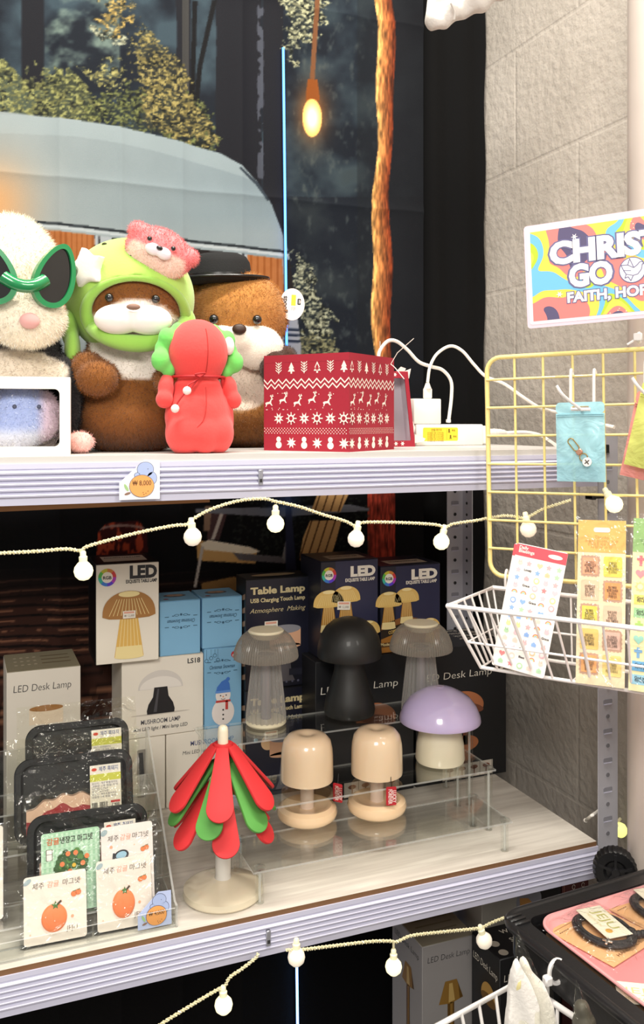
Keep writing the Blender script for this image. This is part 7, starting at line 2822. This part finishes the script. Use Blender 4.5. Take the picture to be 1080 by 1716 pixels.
# corrugated card sheet under the pink tray
ct0 = at_z(893, 1556, RZT + .001)
cdz = RZT - .0335
MB_ = MB(CARTM)
px0 = at_z(888, 1536, RZT - .001)
px0 = CARTM.inverted() @ px0
PXL, PYB = max(px0.x, CX + .0215), min(px0.y, CYB - .0215)
card_m = mk('#8a6a50', .8, var=.35, vscale=180, bump=.3, bscale=160)
zc = RZT - .0215
MB_.add(g_box(PXL + .012, CX + CWD - .004, CYB - CLN + .004, PYB - .014, RZT - .0338, zc + .005), card_m)
tag(MB_.build('cardboard_sheet'), 'brown corrugated cardboard sheet lying on the black cart under the pink tray', 'cardboard')


def pink_tray():
    PK, PK2 = mk('#eaa3a4', .3, coat=.4, var=.03), mk('#dd8a8c', .3, coat=.4, var=.03)
    w, l, z0 = .312, .50, zc + .0055
    R = thing('serving_tray', 'glossy pink serving tray on the black cart', 'tray', CARTM @ T(PXL + w / 2, PYB - l / 2, z0))
    o = rrect(PXL, PYB - l, PXL + w, PYB, .034, 10)
    n = len(o)
    cx, cy = PXL + w / 2, PYB - l / 2

    def ringp(ins, z):
        q = rrect(PXL + ins, PYB - l + ins, PXL + w - ins, PYB - ins, max(.034 - ins, .008), 10)
        return [(x, y, z) for x, y in q]
    vs, fs = [], []
    rings = [ringp(.016, z0), ringp(.008, z0 + .004), ringp(0, z0 + .013), ringp(.0005, z0 + .0145), ringp(.004, z0 + .0145), ringp(.010, z0 + .006), ringp(.018, z0 + .0025)]
    for q in rings:
        vs += q
    for k in range(len(rings) - 1):
        for a in range(n):
            b = (a + 1) % n
            fs.append((k * n + a, k * n + b, (k + 1) * n + b, (k + 1) * n + a))
    fs += [tuple(range(n - 1, -1, -1))]
    MB(CARTM).add((vs, fs), PK).build('rim', R)
    MB(CARTM).add(([tuple(p) for p in rings[-1]], [tuple(range(n))]), PK2).build('tray_base', R)
    return z0 + .003


TZ = pink_tray()


def bracelet_pack(u, v, rot, lab, s=1.0):
    p = at_z(u, v, TZ + .001)
    M = T(p.x, p.y, TZ + .0006) @ RZ(rot)
    R = thing('bracelet_pack', lab, 'bracelet pack', M, 'black bracelets on kraft cards in clear bags')
    KR = mk('#dcaa78', .75, var=.08, vscale=60)
    w, l = .110 * s, .105 * s
    mb = MB(M)
    mb.add(g_box(-w / 2, w / 2, -l / 2, l / 2, 0, .001), KR)
    F = T(0, 0, .001)
    mb.text(F, 'HANDMADE', -w * .02, -l * .42, .007, mk('#7a5230', .6, var=0), 2, fit=w * .5)
    for k in range(5):
        mb.flat(F, rect(-w * .44 + .004 * k, l * .36, -w * .44 + .004 * k + .0025, l * .37), INK, 2)
    mb.flat(F, rect(-w * .46, l * .44, w * .46, l * .445), mk('#8a5c34', .6, var=0), 2)
    mb.build('kraft_card', R)
    BK = mk('#1b1a1c', .55, var=.1, bump=.3, bscale=300)
    for k, (r, dx) in enumerate(((.034, 0), (.031, .001), (.028, .0))):
        rp = [(r * s * math.cos(t) + dx, 1.28 * r * s * math.sin(t), .0065 + .0022 * (k % 2) + .0008 * math.sin(3 * t + k)) for t in [2 * PI * j / 60 for j in range(60)]]
        MB(M).add(g_tube(rp, .0033 * s, 8, closed=True), BK).build('cord_loop', R)
    kn = MB(M)
    for k in range(6):
        kn.add(g_ell((.020 * s + .004 * math.cos(k) + .002 * k, -.030 * s - .003 * k * s + .004, .008), (.006 * s, .0052 * s, .0055 * s), 12, 8), BK)
    kn.build('cord_knot', R)
    SIL = mk('#d8d4cc', .25, .9, var=.02)
    cr = MB(M @ T(-.027 * s, -.024 * s, .0115) @ RZ(-1.2))
    cr.add(g_rbox(-.0065, .0065, -.0016, .0016, -.001, .0012, .0005, 1), SIL).add(g_rbox(-.0016, .0016, -.0085, .006, -.001, .0012, .0005, 1), SIL)
    cr.build('silver_cross', R)
    lb = MB(M @ T(.008 * s, .006 * s, .0125) @ RZ(-1.92))
    lb.add(g_box(-.038 * s, .038 * s, -.020 * s, .020 * s, -.0006, 0), mk('#efe9d2', .5, var=0))
    lb.text(I4, 'JEJU', -.004 * s, -.001 * s, .020 * s, mk('#b9b56a', .5, var=0), 1, fit=.048 * s)
    lb.text(I4, 'MEDITATION', -.008 * s, -.012 * s, .006 * s, mk('#d2c890', .5, var=0), 1, fit=.034 * s)
    lb.flat(I4, ell(.022 * s, -.007 * s, .005 * s), mk('#dba84a', .5, var=0), 1)
    lb.build('paper_label', R)
    fb = MB(M)
    nx, ny = 14, 16
    rg = np.random.default_rng(5)
    vs, fs = [], []
    for j in range(ny):
        for i in range(nx):
            s_, t_ = i / (nx - 1), j / (ny - 1)
            e = min(s_, 1 - s_, t_, 1 - t_)
            vs.append(((s_ - .5) * (w + .016), (t_ - .47) * (l + .030), .0018 + .0135 * min(1, e * 5) + rg.normal(0, .0004)))
    for j in range(ny - 1):
        for i in range(nx - 1):
            a = j * nx + i
            fs.append((a, a + 1, a + nx + 1, a + nx))
    fb.add((vs, fs), FILM).build('clear_bag', R, angle=60)


bracelet_pack(1013, 1566, .28, 'black cord bracelet on a kraft card, nearest the corner of the pink tray', .95)
bracelet_pack(1108, 1530, .22, 'black cord bracelet pack cut by the right edge, behind the first one', .95)
p = at_z(1078, 1668, TZ)
M = T(p.x, p.y, TZ + .0008) @ RZ(-.55)
mb = MB(M)
mb.add(g_box(-.030, .040, -.020, .020, 0, .0012), mk('#efe9d2', .5, var=0))
mb.text(T(0, 0, .0012), 'JEJU', .0, -.001, .016, mk('#c9c68a', .5, var=0), 1, bold=-.01, fit=.044)
mb.text(T(0, 0, .0012), 'MEDITATION', -.002, -.014, .007, mk('#d2c890', .5, var=0), 1, fit=.046)
tag(mb.build('paper_label_card'), 'cream JEJU label card lying in the pink tray at the right edge', 'label card')

# ------------------------------------------------------------------ white wire basket hung on the cart side, with bagged socks
zw = .78
a, b = at_z(728, 1722, zw), at_z(852, 1655, zw)
dirx = (b - a).normalized()
diry = Vector((-dirx.y, dirx.x, 0)) * -1
R = thing('wire_basket', 'lower white wire basket beside the black cart, holding bagged white socks', 'basket', T(a))
Lb, Wb, Hb = .150, .24, .13
rim = [a, a + dirx * Lb, a + dirx * Lb + diry * Wb, a + diry * Wb]
cen = sum(rim, Vector()) / 4
bot = [q.lerp(cen, .28) - Vector((0, 0, Hb)) for q in rim]
MB().add(g_tube(rim, .0042, 10, closed=True), WIRE).build('rim', R)
MB().add(g_tube(bot, .0030, 8, closed=True), WIRE).build('bottom_rail', R)
for e in range(4):
    n = 5 if e % 2 == 0 else 6
    for k in range(n):
        t = (k + .5) / n
        p, q = rim[e].lerp(rim[(e + 1) % 4], t), bot[e].lerp(bot[(e + 1) % 4], t)
        MB().add(g_tube([p, q], .0022, 8), WIRE).build('wire', R)
for k in range(7):
    t = (k + .5) / 7
    MB().add(g_tube([bot[0].lerp(bot[1], t), bot[3].lerp(bot[2], t)], .002, 8), WIRE).build('wire', R)


def bag_sheet(pix, d0, d1, name, parent, mat):
    """creased clear sheet through pixel corners, nearer at d0 (top) or d1 (foot)"""
    vs = [at_d(u, v, d0 if k == 0 else d1) for k, (u, v) in enumerate(pix)]
    tip, rest = vs[0], vs[1:]
    V, Fc = [], []
    n, m = 12, 14
    for j in range(m):
        t = j / (m - 1)
        for i in range(n):
            s = i / (n - 1) * (len(rest) - 1)
            k = min(int(s), len(rest) - 2)
            q = rest[k].lerp(rest[k + 1], s - k)
            p = tip.lerp(q, max(.012, t))
            p = p - FWD * (.014 * math.sin(PI * i / (n - 1)) * min(1, t * 1.4) + .0016 * math.sin(5 * i + 3 * j))
            V.append(tuple(p))
    for j in range(m - 1):
        for i in range(n - 1):
            q = j * n + i
            Fc.append((q, q + 1, q + n + 1, q + n))
    return MB().add((V, Fc), mat).build(name, parent, angle=60)


def sock_bag():
    d = 1.02
    SK = mk('#ece8e2', .9, sheen=.3, bump=.25, bscale=220)
    R = thing('sock_pack', 'white socks in a pointed clear bag standing in the lower wire basket', 'sock pack', T(at_d(880, 1716, d)))

    def flat_sock(pix, dd, t, name, mat):
        vs = [at_d(u, v, dd) for u, v in pix]
        c = sum(vs, Vector()) / len(vs)
        F = frame(c, RGT, (0, 0, 1))
        loc = [F.inverted() @ p for p in vs]
        b = blob([g_prism([(p.x, p.y) for p in loc], -t, t)], .0028, 7)
        b[0][:, 2] += .0016 * np.sin(b[0][:, 0] * 260 + b[0][:, 1] * 90)
        MB(F).add((b[0].tolist(), b[1]), mat).build(name, R)
    flat_sock([(846, 1820), (847, 1716), (852, 1670), (857, 1630), (863, 1612), (870, 1611), (876, 1626), (892, 1652), (903, 1680), (906, 1720), (906, 1820)], d, .009, 'sock', SK)
    flat_sock([(872, 1640), (872, 1614), (877, 1606), (884, 1608), (893, 1630), (915, 1655), (928, 1685), (935, 1720), (938, 1820), (874, 1820)], d + .022, .009, 'sock', SK)
    flat_sock([(861, 1664), (863, 1650), (868, 1642), (875, 1639), (877, 1648), (872, 1662), (866, 1668)], d - .0095, .0022, 'yellow_patch', mk('#efe2a0', .8, sheen=.3))
    bag_sheet([(868, 1556), (836, 1800), (880, 1810), (940, 1800), (928, 1690)], d + .02, d - .012, 'clear_bag', R, FILM2)


sock_bag()


def empty_bag():
    d = 1.0
    R = thing('clear_bag_pack', 'second pointed clear bag with a dark item, right of the bagged socks', 'bag', T(at_d(985, 1716, d)))
    bag_sheet([(966, 1640), (950, 1800), (990, 1805), (1040, 1800)], d + .01, d - .01, 'clear_bag', R, FILM2)
    it = blob([g_ell(at_d(u, v, d + .01), r, 14, 10) for u, v, r in ((976, 1690, .010), (980, 1715, .014), (984, 1750, .018))], .004, 3)
    MB().add((it[0].tolist(), it[1]), mk('#4a463e', .5, var=.2)).build('dark_item', R)


empty_bag()
p = at_z(936, 1622, RZT - .01)
tie = thing('cable_tie', 'white cable tie looped over the left rim of the black cart', 'cable tie', T(p))
rg_ = [Vector((CX + .004 + .011 * math.cos(t), p.y, RZT - .014 + .0145 * math.sin(t))) for t in [2 * PI * k / 28 for k in range(28)]]
MB().add(g_tube(rg_, .0028, 6, closed=True), WIRE).build('strap', tie)
MB(T(CX - .009, p.y, RZT - .022)).add(g_rbox(-.006, .005, -.005, .005, -.006, .006, .002, 1), WIRE).build('head', tie)
MB().add(g_tube([(CX - .010, p.y, RZT - .028), (CX - .013, p.y - .004, RZT - .085)], .003, 6), clear('#f4f2ee', .35, .5, .2, diffuse=True)).build('tail', tie)
